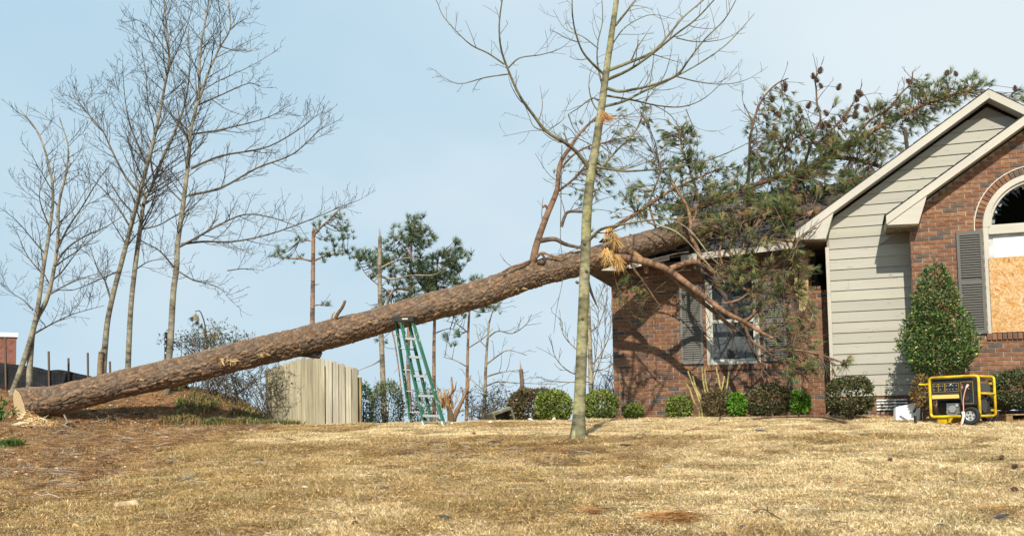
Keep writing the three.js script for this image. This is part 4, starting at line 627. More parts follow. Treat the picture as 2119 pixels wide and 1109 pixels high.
    for (let k = 0; k <= NR; k++) { const f = k / NR; rr.push(ring.map((p, a) => cf.vert(ce.clone().lerp(p, f * 0.985).addScaledVector(tg, -0.004), fn, jit(R, f > 0.93 ? [0.36, 0.2, 0.10] : mix3([0.66, 0.44, 0.22], [0.74, 0.56, 0.33], 0.5 + 0.5 * Math.sin(f * 60)), 0.05), f, a / NA))); }
    for (let k = 0; k < NR; k++) for (let a = 0; a < NA; a++) cf.i.push(rr[k][a], rr[k + 1][a], rr[k][a + 1], rr[k][a + 1], rr[k + 1][a], rr[k + 1][a + 1]);
    const cg = cf.geo(); cg.computeVertexNormals(); const cm = new THREE.Mesh(cg, std({ roughness: 0.85, side: THREE.DoubleSide })); cm.name = 'saw_cut'; pine.add(cm);
  }
  const surf = (px, py, d) => P(px, py, d);
  // torn branch scars and stubs on the trunk
  const YW = [0.56, 0.37, 0.17];
  function scar(x, y, w, h, spikes) { const m = new MB(); for (let k = 0; k < spikes; k++) { const a = surf(x - w / 2 + w * k / spikes + 4 * R(), y + (R() - 0.5) * h, 16.57), b = surf(x - w / 2 + w * (k + 0.9) / spikes + 18 * (R() - 0.2), y + (R() - 0.5) * h * 1.5, 16.48 - 0.05 * R()); m.tube([loc(a), loc(a.clone().lerp(b, 0.5).add(V(0, 0.008, 0.012))), loc(b)], [0.016, 0.022, 0.003], 5, jit(R, YW, 0.25)); } m.build('branch_scar', M.wood, pine); }
  scar(470, 745, 44, 18, 11); scar(192, 800, 7, 5, 2); scar(282, 787, 6, 5, 2); scar(760, 668, 8, 4, 2); scar(540, 735, 26, 8, 5); scar(1072, 600, 16, 6, 3); scar(948, 617, 9, 4, 2);
  { const m = new MB(); m.tube(locs(path([[690, 668, 16.7], [698, 650, 16.6], [708, 636, 16.55], [714, 622, 16.5]], 16.7)), t => lerp(0.035, 0.022, t), 7, [0.30, 0.18, 0.09], { capCol: YW }); m.tube(locs(path([[684, 664, 16.65], [688, 650, 16.6], [693, 645, 16.6]], 16.6)), [0.02, 0.02, 0.018, 0.016, 0.014, 0.012, 0.01, 0.008, 0.006], 5, YW); m.build('branch_stub', M.bark, pine);
    const n = new MB(); n.tube(locs(path([[610, 718, 16.84], [634, 724, 16.83], [650, 730, 16.82], [663, 736, 16.82]], 16.6)), t => lerp(0.16, 0.06, t), 12, [0.10, 0.068, 0.05], { capCol: [0.34, 0.19, 0.08] }); n.build('branch_stub', M.bark, pine);
    const q = new MB(); q.tube(locs(path([[1212, 566, 16.5], [1222, 600, 16.5], [1232, 625, 16.52], [1239, 640, 16.55]], 16.5)), t => lerp(0.035, 0.004, t), 6, [0.07, 0.05, 0.035]); q.build('bark_strip', M.bark, pine); }
  // --- limbs traced from the photograph, with their distance
  const B = [0.25, 0.145, 0.085], B2 = [0.30, 0.165, 0.09], DKB = [0.13, 0.09, 0.065];
  const po = { levels: 2, dens: [5, 5], from: [0.2, 0.2], len: [0.62, 0.26], ang: 0.7, rMin: 0.0035, up: 0.05, wig: 0.4, col: lv => jit(R, lv ? [0.22, 0.145, 0.095] : B, 0.2) };
  const skeleton = []; // points that sprays may grow from
  function limb(pts, r0, r1, o = {}) { const q = path(pts, pts[0][2], pts[pts.length - 1][2], (pts.length - 1) * 5), b = new MB(); grow(b, locs(q), r0 * PX(17), r1 * PX(17), 0, R, { ...po, ...o, col: lv => jit(R, lv ? [0.21, 0.14, 0.095] : (o.c || B), 0.2) }); b.build('limb', M.bark, pine); q.forEach((p, k) => { if (k > q.length * 0.2) skeleton.push(p); }); return q; }
  limb([[1101, 552, 16.5], [1110, 508, 16.45], [1130, 450, 16.45], [1153, 392, 16.5], [1159, 340, 16.5], [1182, 301, 16.5], [1201, 275, 16.5], [1234, 242, 16.6]], 8, 2, { dens: [2.4, 3], c: B });
  limb([[1118, 498, 16.45], [1149, 495, 16.4], [1169, 505, 16.4], [1203, 513, 16.4]], 5.5, 3, { dens: [3, 3], c: DKB }); limb([[1108, 534, 16.45], [1122, 523, 16.42], [1135, 527, 16.4], [1160, 532, 16.35], [1182, 520, 16.35]], 3.5, 1.2, { dens: [3, 3] }); limb([[1122, 526, 16.42], [1127, 535, 16.4], [1122, 546, 16.4], [1112, 542, 16.42]], 2.8, 2.2, { dens: [0, 0], c: DKB }); limb([[1098, 540, 16.45], [1080, 546, 16.4], [1060, 552, 16.4], [1040, 562, 16.4]], 3, 1.4, { dens: [2, 2] });
  limb([[1156, 395, 16.5], [1182, 375, 16.4], [1203, 353, 16.4], [1220, 330, 16.5]], 3, 1.4); limb([[1162, 469, 16.4], [1168, 450, 16.4], [1175, 439, 16.4], [1205, 438, 16.35]], 3.4, 2.8, { dens: [3, 3], c: DKB }); limb([[1159, 350, 16.5], [1190, 318, 16.6], [1225, 300, 16.6], [1260, 295, 16.7]], 2.6, 1); limb([[1135, 435, 16.45], [1128, 425, 16.4], [1123, 430, 16.4]], 3, 2, { dens: [0, 0] });
  const F2 = limb([[1245, 528, 16.5], [1300, 535, 16.35], [1350, 545, 16.25], [1385, 560, 16.15], [1420, 585, 16.05], [1460, 615, 15.95], [1500, 645, 15.85], [1545, 668, 15.8], [1570, 684, 15.78], [1600, 700, 15.75]], 8.5, 3, { dens: [2.4, 4], c: [0.255, 0.14, 0.08] }); void F2;
  limb([[1380, 560, 16.2], [1410, 590, 16.15], [1450, 622, 16.1], [1490, 655, 16.05], [1524, 686, 16.0]], 5.5, 3.4, { dens: [2, 3], c: B }); limb([[1440, 552, 16.5], [1470, 580, 16.35], [1510, 625, 16.15], [1538, 675, 16.05], [1552, 710, 16.0], [1566, 740, 16.0], [1582, 768, 16.02], [1604, 790, 16.0]], 6.5, 1.6, { dens: [2.4, 4], c: DKB });
  limb([[1388, 556, 16.2], [1415, 546, 16.2], [1435, 542, 16.2], [1455, 549, 16.2], [1485, 567, 16.2], [1530, 578, 16.2], [1585, 572, 16.2], [1650, 556, 16.1]], 6.5, 1.8, { c: B2 }); limb([[1446, 546, 16.2], [1447, 525, 16.2], [1441, 510, 16.2], [1431, 490, 16.25], [1429, 458, 16.3], [1422, 427, 16.35], [1408, 404, 16.4], [1391, 378, 16.5]], 5, 2.4, { dens: [2, 3], c: B2 }); limb([[1500, 572, 16.2], [1545, 600, 16.1], [1590, 606, 16.1], [1650, 598, 16.05]], 3.4, 1.4, { c: B2 }); limb([[1545, 668, 15.85], [1575, 640, 15.9], [1610, 622, 15.9], [1650, 605, 15.95]], 2.6, 1.2); limb([[1541, 660, 15.85], [1552, 700, 15.8], [1585, 725, 15.75], [1620, 750, 15.7], [1660, 775, 15.7], [1690, 805, 15.7]], 3.6, 1.4); limb([[1590, 724, 15.75], [1640, 724, 15.7], [1690, 732, 15.6], [1730, 745, 15.5], [1752, 752, 15.45]], 3, 1.2);
  limb([[1466, 625, 16.0], [1495, 628, 15.95], [1530, 620, 15.95], [1550, 606, 16.0], [1570, 596, 16.0]], 2.6, 1.2); limb([[1540, 665, 15.85], [1558, 652, 15.8], [1562, 640, 15.8]], 3.2, 2.4, { dens: [0, 0], c: B2 });
  limb([[1264, 474, 16.8], [1318, 441, 16.8], [1389, 394, 16.9], [1440, 370, 17], [1490, 348, 17.1]], 4.5, 1.6, { c: B2 }); limb([[1400, 460, 17], [1440, 432, 17], [1497, 410, 17.1], [1576, 378, 17.3], [1656, 358, 17.5]], 8, 4.5, { c: B2 }); limb([[1620, 415, 17.6], [1660, 365, 17.7], [1713, 323, 17.9], [1764, 295, 18], [1806, 271, 18.1], [1857, 243, 18.25], [1911, 217, 18.4], [1965, 198, 18.5], [2010, 184, 18.6]], 9, 3, { c: B2, dens: [3, 4] });
  limb([[1660, 360, 17.6], [1669, 331, 17.6], [1688, 270, 17.6], [1699, 247, 17.6], [1692, 214, 17.6], [1690, 183, 17.55], [1688, 161, 17.55], [1697, 147, 17.55]], 3.6, 1.2, { dens: [2.4, 2], lift: 0 }); limb([[1548, 380, 17.4], [1552, 330, 17.4], [1553, 287, 17.35], [1565, 236, 17.3], [1582, 200, 17.3], [1610, 172, 17.3], [1632, 162, 17.3]], 3.6, 1.2, { dens: [3, 2] }); limb([[1560, 262, 17.35], [1552, 240, 17.3], [1540, 215, 17.3]], 1.8, 1);
  limb([[1713, 323, 17.9], [1770, 330, 17.7], [1800, 338, 17.5], [1825, 345, 17.4]], 5, 4, { dens: [2, 2], c: B2 }); limb([[1704, 432, 16.6], [1670, 446, 16.7], [1630, 452, 16.9], [1600, 452, 17.2]], 7.5, 5.5, { dens: [1, 2], c: B }); limb([[1764, 295, 18], [1800, 250, 18.1], [1845, 222, 18.1], [1860, 200, 18.1], [1888, 168, 18.15], [1890, 150, 18.15]], 3, 1.2); limb([[1600, 340, 17.5], [1640, 290, 17.5], [1670, 270, 17.5]], 3, 1.4); limb([[1690, 300, 17.7], [1740, 250, 17.8], [1775, 205, 17.8], [1790, 196, 17.8]], 2.6, 1.2); limb([[1480, 470, 16.9], [1530, 488, 16.5], [1580, 492, 16.3], [1640, 500, 16.1]], 3.6, 1.6); limb([[1540, 440, 17.2], [1510, 480, 16.8], [1490, 520, 16.5], [1500, 560, 16.3]], 3.6, 1.6, { c: B2 }); limb([[1574, 455, 17.0], [1548, 490, 16.6], [1528, 530, 16.3], [1500, 565, 16.2]], 3.4, 2, { c: B2 });
  limb([[1430, 470, 16.9], [1445, 420, 17], [1428, 350, 17.1], [1410, 300, 17.2], [1405, 262, 17.2]], 3, 1.4, { dens: [3.5, 3] }); limb([[1360, 480, 16.8], [1345, 420, 16.9], [1365, 360, 17], [1362, 320, 17]], 2.6, 1.2); limb([[1290, 512, 16.55], [1330, 540, 16.4], [1340, 565, 16.4]], 7, 5, { dens: [0, 0], c: [0.34, 0.19, 0.09] }); limb([[1300, 540, 16.35], [1330, 580, 16.3], [1350, 610, 16.3], [1370, 640, 16.35]], 1.8, 1); limb([[1270, 565, 16.4], [1282, 610, 16.4], [1284, 650, 16.45]], 1.6, 1); limb([[1640, 540, 16.1], [1652, 500, 16.1], [1690, 470, 16.1]], 2, 1.2);
  // pale twigs bent across the eave
  limb([[1340, 460, 16.3], [1400, 480, 16.2], [1450, 530, 16.1], [1500, 585, 16.05]], 1.8, 1.2, { dens: [1.5, 2], c: [0.36, 0.32, 0.2] }); limb([[1350, 440, 16.3], [1420, 470, 16.2], [1480, 540, 16.1], [1510, 560, 16.1]], 1.6, 1.2, { dens: [1.5, 2], c: [0.36, 0.32, 0.2] });
  // --- sprays: a twig from the nearest limb to a point, then needle bunches round its end
  const nd = new PineNeedles(TUFT), spray = new MB(); const tips = [];
  function zone(cx, cy, rx, ry, d0, d1, count, o = {}) {
    for (let k = 0; k < count; k++) {
      const a = R() * 6.283, r = Math.sqrt(R()), p = P(cx + Math.cos(a) * r * rx, cy + Math.sin(a) * r * ry, lerp(d0, d1, R())); let best = null, bd = 1e9; for (let e = 0; e < 40; e++) { const s = skeleton[Math.floor(R() * skeleton.length)], w = s.distanceToSquared(p); if (w < bd) { bd = w; best = s; } } for (const s of skeleton) { const w = s.distanceToSquared(p); if (w < bd * 0.55) { bd = w; best = s; } }
      const dist = Math.sqrt(bd); const from = dist > 1.1 ? p.clone().lerp(best, 1.1 / dist) : best, mid = from.clone().lerp(p, 0.5).add(V((R() - 0.5) * 0.2 * dist, (R() - 0.4) * 0.22 * dist, (R() - 0.5) * 0.2 * dist)), tw = curve([from, mid, p], 6); spray.tube(locs(tw), t => lerp(0.0075, 0.0035, t), 4, jit(R, [0.20, 0.135, 0.09], 0.25), { cap: false, uvOff: R() });
      const dir = p.clone().sub(mid).normalize().add(V(0, o.droop ? -0.5 : 0.1, 0)).add(rv(R).multiplyScalar(0.35)).normalize(), n = 1 + Math.floor(R() * 2.9); tips.push([p, dir]);
      if (o.droop && R() < 0.4) { for (let e = 0; e < 3; e++) { const w = p.clone().addScaledVector(dir.clone().add(rv(R).multiplyScalar(0.8)).normalize(), 0.12 + 0.2 * R()); spray.tube([loc(p.clone().lerp(mid, 0.3 * R())), loc(w)], [0.004, 0.0025], 3, jit(R, [0.24, 0.16, 0.10], 0.25), { cap: false }); } continue; }
      for (let e = 0; e < n; e++) { const q = p.clone().addScaledVector(rv(R), e ? 0.11 : 0.0), dd = dir.clone().add(rv(R).multiplyScalar(0.5)).normalize(); nd.add(loc(q), dd, (o.s || 1) * (0.55 + 0.42 * R()), jit(R, o.brown ? mix3([0.40, 0.22, 0.07], [0.5, 0.31, 0.11], R()) : GREEN(R), 0.15), R); }
    }
  }
  zone(1412, 276, 38, 24, 17.0, 17.5, 41, { s: 0.9 }); zone(1390, 330, 55, 45, 16.9, 17.4, 50, { s: 0.85 }); zone(1440, 345, 60, 30, 16.9, 17.4, 38); zone(1400, 405, 110, 45, 16.6, 17.3, 87); zone(1340, 430, 60, 40, 16.5, 17.1, 23);
  zone(1600, 250, 60, 65, 17.0, 17.7, 66); zone(1640, 320, 90, 55, 17.1, 17.9, 118); zone(1720, 270, 70, 50, 17.4, 18.1, 69); zone(1760, 320, 75, 50, 17.0, 18, 96); zone(1850, 250, 70, 45, 17.9, 18.5, 84); zone(1950, 190, 62, 30, 18.2, 18.8, 76); zone(1905, 225, 60, 30, 18.2, 18.8, 50); zone(1690, 375, 80, 35, 16.9, 17.9, 76); zone(1560, 370, 80, 45, 17, 17.6, 84); zone(1500, 420, 120, 35, 16.5, 17.2, 84); zone(1620, 440, 80, 30, 16.4, 17, 57); zone(1790, 385, 30, 25, 16.9, 17.5, 16);
  zone(1480, 480, 100, 30, 16.2, 16.8, 46, { droop: 1 }); zone(1600, 500, 80, 35, 15.9, 16.5, 49, { droop: 1 }); zone(1560, 570, 90, 40, 15.75, 16.2, 62, { droop: 1 }); zone(1620, 630, 65, 60, 15.7, 16.1, 70, { droop: 1 }); zone(1640, 700, 60, 45, 15.6, 15.95, 32, { droop: 1 }); zone(1670, 755, 60, 35, 15.5, 15.85, 35, { droop: 1 }); zone(1660, 560, 25, 60, 15.6, 16, 21, { droop: 1 }); zone(1750, 750, 14, 18, 15.35, 15.5, 6, { droop: 1 });
  zone(1310, 270, 35, 55, 16.4, 16.9, 34, { droop: 1 }); zone(1300, 600, 40, 40, 16.2, 16.5, 22, { droop: 1, s: 0.8 }); zone(1345, 640, 40, 30, 16.3, 16.5, 10, { droop: 1, s: 0.8 }); zone(2112, 205, 22, 18, 18.3, 18.8, 17); zone(1240, 400, 50, 90, 16.3, 16.8, 25, { s: 0.8 }); zone(1262, 345, 40, 40, 16.4, 16.8, 20, { droop: 1 }); zone(1190, 330, 40, 90, 16.4, 16.6, 17, { s: 0.6 });
  zone(2015, 176, 32, 16, 18.4, 18.9, 22); zone(1830, 300, 40, 30, 17.6, 18.1, 18);
  for (const [x, y, n] of [[1262, 490, 5], [1270, 505, 4], [1262, 540, 6], [1278, 548, 6], [1255, 535, 4]]) for (let k = 0; k < n; k++) nd.add(loc(P(x + (R() - 0.5) * 10, y - 14, 16.2)), V((R() - 0.35) * 0.5, -1, (R() - 0.5) * 0.4), 1.25 + 0.3 * R(), jit(R, mix3([0.46, 0.27, 0.08], [0.56, 0.36, 0.12], R()), 0.15), R);
  const tw = spray.build('twigs', M.bark, pine); tag(tw, null, null, null, 'stuff'); nd.hang(pine);
  // --- cones: those that can be told apart, then a few more among the sprays
  const cones = [[1697, 146], [1684, 158], [1694, 165], [1702, 177], [1734, 181], [1626, 175], [1625, 184], [1599, 206], [1602, 226], [1615, 235], [1671, 219], [1658, 252], [1786, 193], [1770, 221], [1776, 205], [1798, 226], [1715, 233], [1737, 261], [1700, 258], [1774, 236], [1720, 258], [1606, 267], [1632, 305], [1661, 297], [1633, 333], [1608, 330], [1752, 247], [1959, 150], [1982, 152], [2103, 183], [1888, 166], [1576, 616], [1682, 672], [1747, 752], [1656, 648], [1780, 190], [1660, 228], [1590, 240], [1882, 245], [1960, 195]];
  for (const [x, y] of cones) { const p = P(x, y, x > 1850 ? 18.3 : y > 500 ? 15.6 : 17.45), c = new THREE.Mesh(CONE, coneMat); c.name = 'pine_cone'; c.position.copy(loc(p)).add(V(0, -0.05, 0)); c.quaternion.copy(orient(V((R() - 0.5) * 1.2, 0.6, (R() - 0.5)), R() * 6)); c.scale.setScalar(1.15 + 0.35 * R()); pine.add(c); let best = null, bd = 1e9; for (const s of skeleton) { const w = s.distanceToSquared(p); if (w < bd) { bd = w; best = s; } } const b = new MB(); b.tube(locs(curve([best, best.clone().lerp(p, 0.5).add(V(0, 0.06, 0)), p], 5)), 0.0045, 4, [0.16, 0.11, 0.08], { cap: false }); b.build('cone_twig', M.bark, pine); }
}
// needles caught on the young tree
{ const g = scene.userData.young, R = rngOf(71), nd = new PineNeedles(TUFT.slice(0, 2)); for (let k = 0; k < 7; k++) nd.add(P(1243 + 12 * R(), 232 + 10 * R(), 12.25).sub(g.position), V(0.35 + 0.5 * R(), -0.9, 0.2), 0.75 + 0.2 * R(), mix3([0.42, 0.22, 0.08], [0.5, 0.29, 0.11], R()), R); nd.hang(g, 'caught_needles'); delete g.userData.d; delete scene.userData.young; }

// ---------------------------------------------------------------- wood beyond the crest
function farPine(name, label, seed, d, trunk, r, limbs, zones, col, o = {}) {
  const R = rngOf(seed), q = path(trunk, d); const f = q[q.length - 1].clone(), gy = ground(f.x, f.z); const bot = V(f.x, Math.min(gy - 0.05, f.y), f.z); const g = thing(name, label, 'tree', V(bot.x, gy, bot.z), o.group); const loc = a => a.map(p => p.clone().sub(g.position)); if (bot.y < f.y - 0.05) q.push(bot);
  q.reverse(); const n = q.length; const b = new MB(); b.tube(loc(q), t => lerp(r * 1.1, r * (o.top || 0.45), t) * PX(d), 9, col, { uw: 0.6, capCol: o.cap }); b.build('trunk', M.bark, g); const sk = q.slice(Math.floor(n * 0.4));
  if (o.splinter) { const m = new MB(), p = q[n - 1].clone().sub(g.position); for (let k = 0; k < 5; k++) { const a = R() * 6.28, rr = r * 0.45 * PX(d); m.tube([p.clone().add(V(Math.cos(a) * rr * 0.6, -0.05, Math.sin(a) * rr * 0.6)), p.clone().add(V(Math.cos(a) * rr * 0.7, 0.06 + 0.16 * R(), Math.sin(a) * rr * 0.7))], [rr * 0.5, 0.002], 4, o.cap || [0.5, 0.35, 0.18]); } m.build('splinter', M.wood, g); }
  for (const l of limbs) { const w = path(l.pts, d, d + (R() - 0.5) * 1.2), m = new MB(); grow(m, loc(w), l.r * PX(d), Math.max(0.004, l.r * 0.3 * PX(d)), 0, R, { levels: l.bare ? 2 : 1, dens: [o.twig || 1.6, 2.4], from: [0.2, 0.2], len: [0.6, 0.3], ang: 0.8, rMin: 0.004, up: 0.05, wig: 0.4, col: lv => jit(R, lv ? [0.15, 0.115, 0.09] : l.c || col, 0.15) }); m.build('limb', M.bark, g); sk.push(...w); }
  if (zones.length) { const nd = new PineNeedles(FARTUFT), tw = new MB(); for (const [cx, cy, rx, ry, cnt, dz = 1.6] of zones) for (let k = 0; k < cnt; k++) { const a = R() * 6.28, rr = Math.sqrt(R()), p = P(cx + Math.cos(a) * rr * rx, cy + Math.sin(a) * rr * ry, d + (R() - 0.5) * dz); let best = sk[0], bd = 1e9; for (const s of sk) { const e = s.distanceToSquared(p); if (e < bd) { bd = e; best = s; } } const dist = Math.sqrt(bd); tw.tube(loc(curve([best, best.clone().lerp(p, 0.5).add(V(0, -0.08 * dist, 0)), p], 4)), t => lerp(Math.min(0.02, 0.006 + dist * 0.008), 0.005, t), 4, [0.13, 0.10, 0.08], { cap: false }); const up = p.clone().sub(best).normalize().add(V(0, 0.9, 0)).normalize(); for (let e = 0; e < 2; e++) nd.add(p.clone().addScaledVector(rv(R), e * 0.16).sub(g.position), up.clone().add(rv(R).multiplyScalar(0.5)), (o.s || 1) * (0.8 + 0.5 * R()), jit(R, mix3([0.05, 0.095, 0.05], [0.12, 0.16, 0.06], R()), 0.2), R); } tag(tw.build('twigs', M.bark, g), null, null, null, 'stuff'); nd.hang(g); }
  return g;
}
const GREY = [0.33, 0.27, 0.20], RED = [0.33, 0.20, 0.125];
farPine('snapped_pine', 'tall thin pine with its top snapped off and few needles left', 501, 26, [[648, 478], [647, 560], [646, 640], [645, 700]], 5, [{ pts: [[649, 486], [668, 466], [690, 445], [705, 430]], r: 2.6, c: RED }, { pts: [[647, 541], [625, 536], [600, 535], [572, 532]], r: 2.4 }, { pts: [[648, 540], [670, 531], [700, 525], [718, 523]], r: 2.2 }, { pts: [[648, 500], [635, 498], [618, 500]], r: 1.6 }, { pts: [[648, 590], [660, 588]], r: 1.4 }, { pts: [[648, 632], [670, 630]], r: 1.6 }], [[700, 455, 18, 12, 9], [712, 478, 14, 12, 7], [690, 496, 28, 7, 9], [580, 525, 18, 8, 7], [606, 532, 18, 6, 5], [622, 500, 12, 6, 4], [675, 527, 28, 5, 8], [712, 523, 10, 4, 3], [672, 631, 6, 3, 2], [655, 470, 8, 8, 3]], RED, { top: 0.75, splinter: 1, s: 0.8, cap: [0.5, 0.34, 0.17] });
farPine('dead_snag', 'grey dead trunk with two bare crooked limbs in front of the pines', 502, 24, [[786, 490], [785, 560], [787, 650], [791, 760], [796, 880]], 5.5, [{ pts: [[787, 555], [815, 541], [840, 534], [870, 536]], r: 2.6, bare: 1 }, { pts: [[789, 572], [808, 578], [850, 570], [900, 568], [922, 553]], r: 2.8, bare: 1 }, { pts: [[785, 580], [770, 560], [762, 550]], r: 1.8, bare: 1 }, { pts: [[788, 745], [770, 755], [745, 765]], r: 1.8, bare: 1 }, { pts: [[788, 628], [765, 632]], r: 1.6, bare: 1 }], [], GREY, { top: 0.7, splinter: 1 });
farPine('pine_tree', 'bushy green pine with twin thin trunks behind the ladder', 503, 29, [[852, 455], [850, 540], [847, 640], [844, 760], [850, 880]], 4.2, [{ pts: [[850, 530], [830, 505], [812, 490]], r: 1.6 }, { pts: [[850, 500], [872, 478], [888, 470]], r: 1.6 }, { pts: [[812, 610], [780, 588], [755, 565], [742, 540]], r: 1.8 }, { pts: [[849, 600], [815, 600], [800, 640], [815, 700], [828, 790], [836, 880]], r: 3 }], [[850, 470, 36, 22, 26], [830, 500, 40, 25, 26], [870, 500, 30, 25, 22], [835, 560, 60, 40, 60], [770, 545, 34, 26, 26], [745, 530, 12, 14, 6], [850, 610, 60, 25, 30], [790, 640, 30, 25, 9], [880, 640, 30, 20, 10], [775, 700, 20, 40, 4]], RED, { s: 1.05 });
farPine('pine_tree', 'dense green pine rising straight behind the fallen trunk', 504, 30, [[906, 525], [902, 600], [898, 700], [898, 860]], 4, [{ pts: [[904, 600], [930, 575], [955, 560]], r: 1.6 }, { pts: [[904, 620], [880, 600], [870, 590]], r: 1.6 }, { pts: [[899, 690], [930, 680], [960, 690]], r: 1.4, bare: 1 }], [[905, 550, 42, 28, 40], [945, 535, 26, 22, 22], [915, 590, 45, 28, 44], [944, 500, 6, 10, 4], [885, 575, 26, 25, 22], [930, 650, 40, 14, 10], [960, 600, 20, 12, 6]], RED, { s: 1.05 });
farPine('pine_tree', 'thin sparse young pine with dark cones beside the bare tree', 505, 27, [[976, 585], [970, 660], [967, 760], [965, 880]], 3.6, [{ pts: [[972, 640], [995, 625], [1015, 630]], r: 1.4 }, { pts: [[970, 690], [945, 670], [925, 665]], r: 1.5, bare: 1 }, { pts: [[969, 720], [1000, 700], [1020, 680]], r: 1.5, bare: 1 }, { pts: [[968, 760], [940, 745], [920, 740]], r: 1.4, bare: 1 }], [[982, 578, 16, 6, 6], [1000, 632, 30, 12, 10], [960, 640, 22, 18, 8], [940, 700, 24, 20, 6], [1015, 640, 14, 10, 5]], RED, { s: 0.85, twig: 2.6 });
farPine('bare_tree', 'grey bare tree with wide thin limbs behind the fallen trunk', 506, 25, [[1012, 665], [1006, 740], [1003, 820], [1000, 880]], 4.4, [{ pts: [[1008, 700], [1030, 685], [1060, 690], [1090, 670], [1100, 650]], r: 1.8, bare: 1 }, { pts: [[1005, 755], [1025, 740], [1050, 725], [1090, 735]], r: 2, bare: 1 }, { pts: [[1004, 780], [1040, 770], [1075, 766]], r: 2, bare: 1 }, { pts: [[1004, 800], [1030, 790], [1060, 792], [1150, 795]], r: 1.8, bare: 1 }, { pts: [[1008, 720], [990, 700], [985, 670]], r: 1.4, bare: 1 }, { pts: [[1004, 810], [980, 790], [965, 770]], r: 1.3, bare: 1 }, { pts: [[1012, 668], [1022, 640], [1040, 622]], r: 1.6, bare: 1 }], [], GREY, { twig: 4.5 });
farPine('dead_snag', 'short snapped trunk standing above the brown shrub mound', 507, 22, [[1078, 764], [1080, 790], [1081, 830]], 4.6, [], [], [0.19, 0.13, 0.095], { top: 0.9, splinter: 1, cap: [0.55, 0.38, 0.2] });
farPine('bare_tree', 'slim bare tree with many upright shoots behind the young tree', 508, 21.5, [[1214, 560], [1218, 640], [1221, 720], [1224, 830]], 5.2, [{ pts: [[1219, 690], [1240, 670], [1255, 620], [1258, 560]], r: 1.6, bare: 1 }, { pts: [[1221, 740], [1190, 720], [1165, 690], [1158, 640]], r: 1.8, bare: 1 }, { pts: [[1221, 760], [1245, 730], [1262, 690], [1266, 620]], r: 1.8, bare: 1 }, { pts: [[1222, 780], [1180, 770], [1150, 740], [1140, 700]], r: 1.8, bare: 1 }, { pts: [[1222, 770], [1260, 760], [1275, 745]], r: 1.6, bare: 1 }, { pts: [[1216, 640], [1240, 620], [1250, 585]], r: 1.2, bare: 1 }, { pts: [[1222, 790], [1160, 790], [1110, 780]], r: 1.4, bare: 1 }, { pts: [[1223, 800], [1235, 720], [1238, 660], [1240, 600]], r: 1.4, bare: 1 }, { pts: [[1223, 800], [1250, 720], [1252, 650], [1248, 610]], r: 1.3, bare: 1 }], [], [0.42, 0.37, 0.26], { twig: 4.5, top: 0.6 });
// ================================================================ OBJECTS
// ---------------------------------------------------------------- shrubs
function shrub(name, label, group, seed, px, py, rx, ry, d, pal, o = {}) {
  const R = rngOf(seed), c = P(px, py, d), gx = ground(c.x, c.z), g = thing(name, label, 'shrub', V(c.x, gx, c.z), group), k = PX(d), hx = rx * k, hy = ry * k, cy = Math.max(c.y - gx, hy * 0.7);
  const st = new MB(); for (let e = 0; e < (o.stems || 7); e++) { const a = R() * 6.28, r = 0.75 * R(); st.tube(curve([V(Math.cos(a) * 0.04, -0.04, Math.sin(a) * 0.04), V(Math.cos(a) * r * hx * 0.5, cy * 0.6, Math.sin(a) * r * hx * 0.5), V(Math.cos(a) * r * hx, cy + hy * 0.5 * R(), Math.sin(a) * r * hx)], 5), t => lerp(0.014, 0.004, t), 5, [0.17, 0.125, 0.085]); } st.build('stem', M.bark, g);
  const m = new MB(), n = Math.round((o.n || 2600) * 1.35), ls = o.leaf || 0.041;
  for (let e = 0; e < n; e++) {
    const u = rv(R); const lump = 0.72 + 0.52 * fbm(u.x * 2.6 + seed, u.y * 2.2 + u.z * 3.1, 3), sh = 0.55 + 0.45 * Math.pow(R(), 0.35); let p = V(u.x * hx, u.y * hy * (u.y > 0 ? 1 : 0.95), u.z * hx * (o.deep || 0.9)).multiplyScalar(lump * sh); { const sg = (v, h, e) => Math.sign(v) * Math.pow(Math.abs(v / h), e) * h; if (!o.box) { p.x = sg(p.x, hx, 0.88); p.y = sg(p.y, hy, 0.82); } } if (o.box) { p.x = Math.sign(p.x) * Math.pow(Math.abs(p.x / hx), 0.72) * hx; p.y = Math.sign(p.y) * Math.pow(Math.abs(p.y / hy), 0.66) * hy; p.z = Math.sign(p.z) * Math.pow(Math.abs(p.z / hx), 0.8) * hx; } p.y += cy; if (p.y < 0.02) p.y = 0.02 + 0.05 * R();
    const dir = u.clone().multiplyScalar(0.7).add(rv(R)).add(V(0, 0.35, 0)).normalize(), s = rv(R).cross(dir).normalize(), col = jit(R, pal[Math.floor(R() * pal.length)], 0.25), l = ls * (0.7 + 0.6 * R()); m.leaf(p, dir, s, l, l * (o.slim || 0.62), col);
  }
  m.build('foliage', M.leafM, g); if (o.twigs) { const t = new MB(); for (let e = 0; e < o.twigs; e++) { const u = rv(R); u.y = Math.abs(u.y); const p = V(u.x * hx, u.y * hy + cy, u.z * hx).multiplyScalar(0.9); t.tube(curve([p, p.clone().addScaledVector(u, 0.07).add(rv(R).multiplyScalar(0.03)), p.clone().addScaledVector(u, 0.14 * (0.5 + R())).add(rv(R).multiplyScalar(0.05))], 3), 0.0028, 3, [0.24, 0.17, 0.10], { cap: false }); } tag(t.build('twigs', M.bark, g), null, null, null, 'stuff'); }
  return g;
}
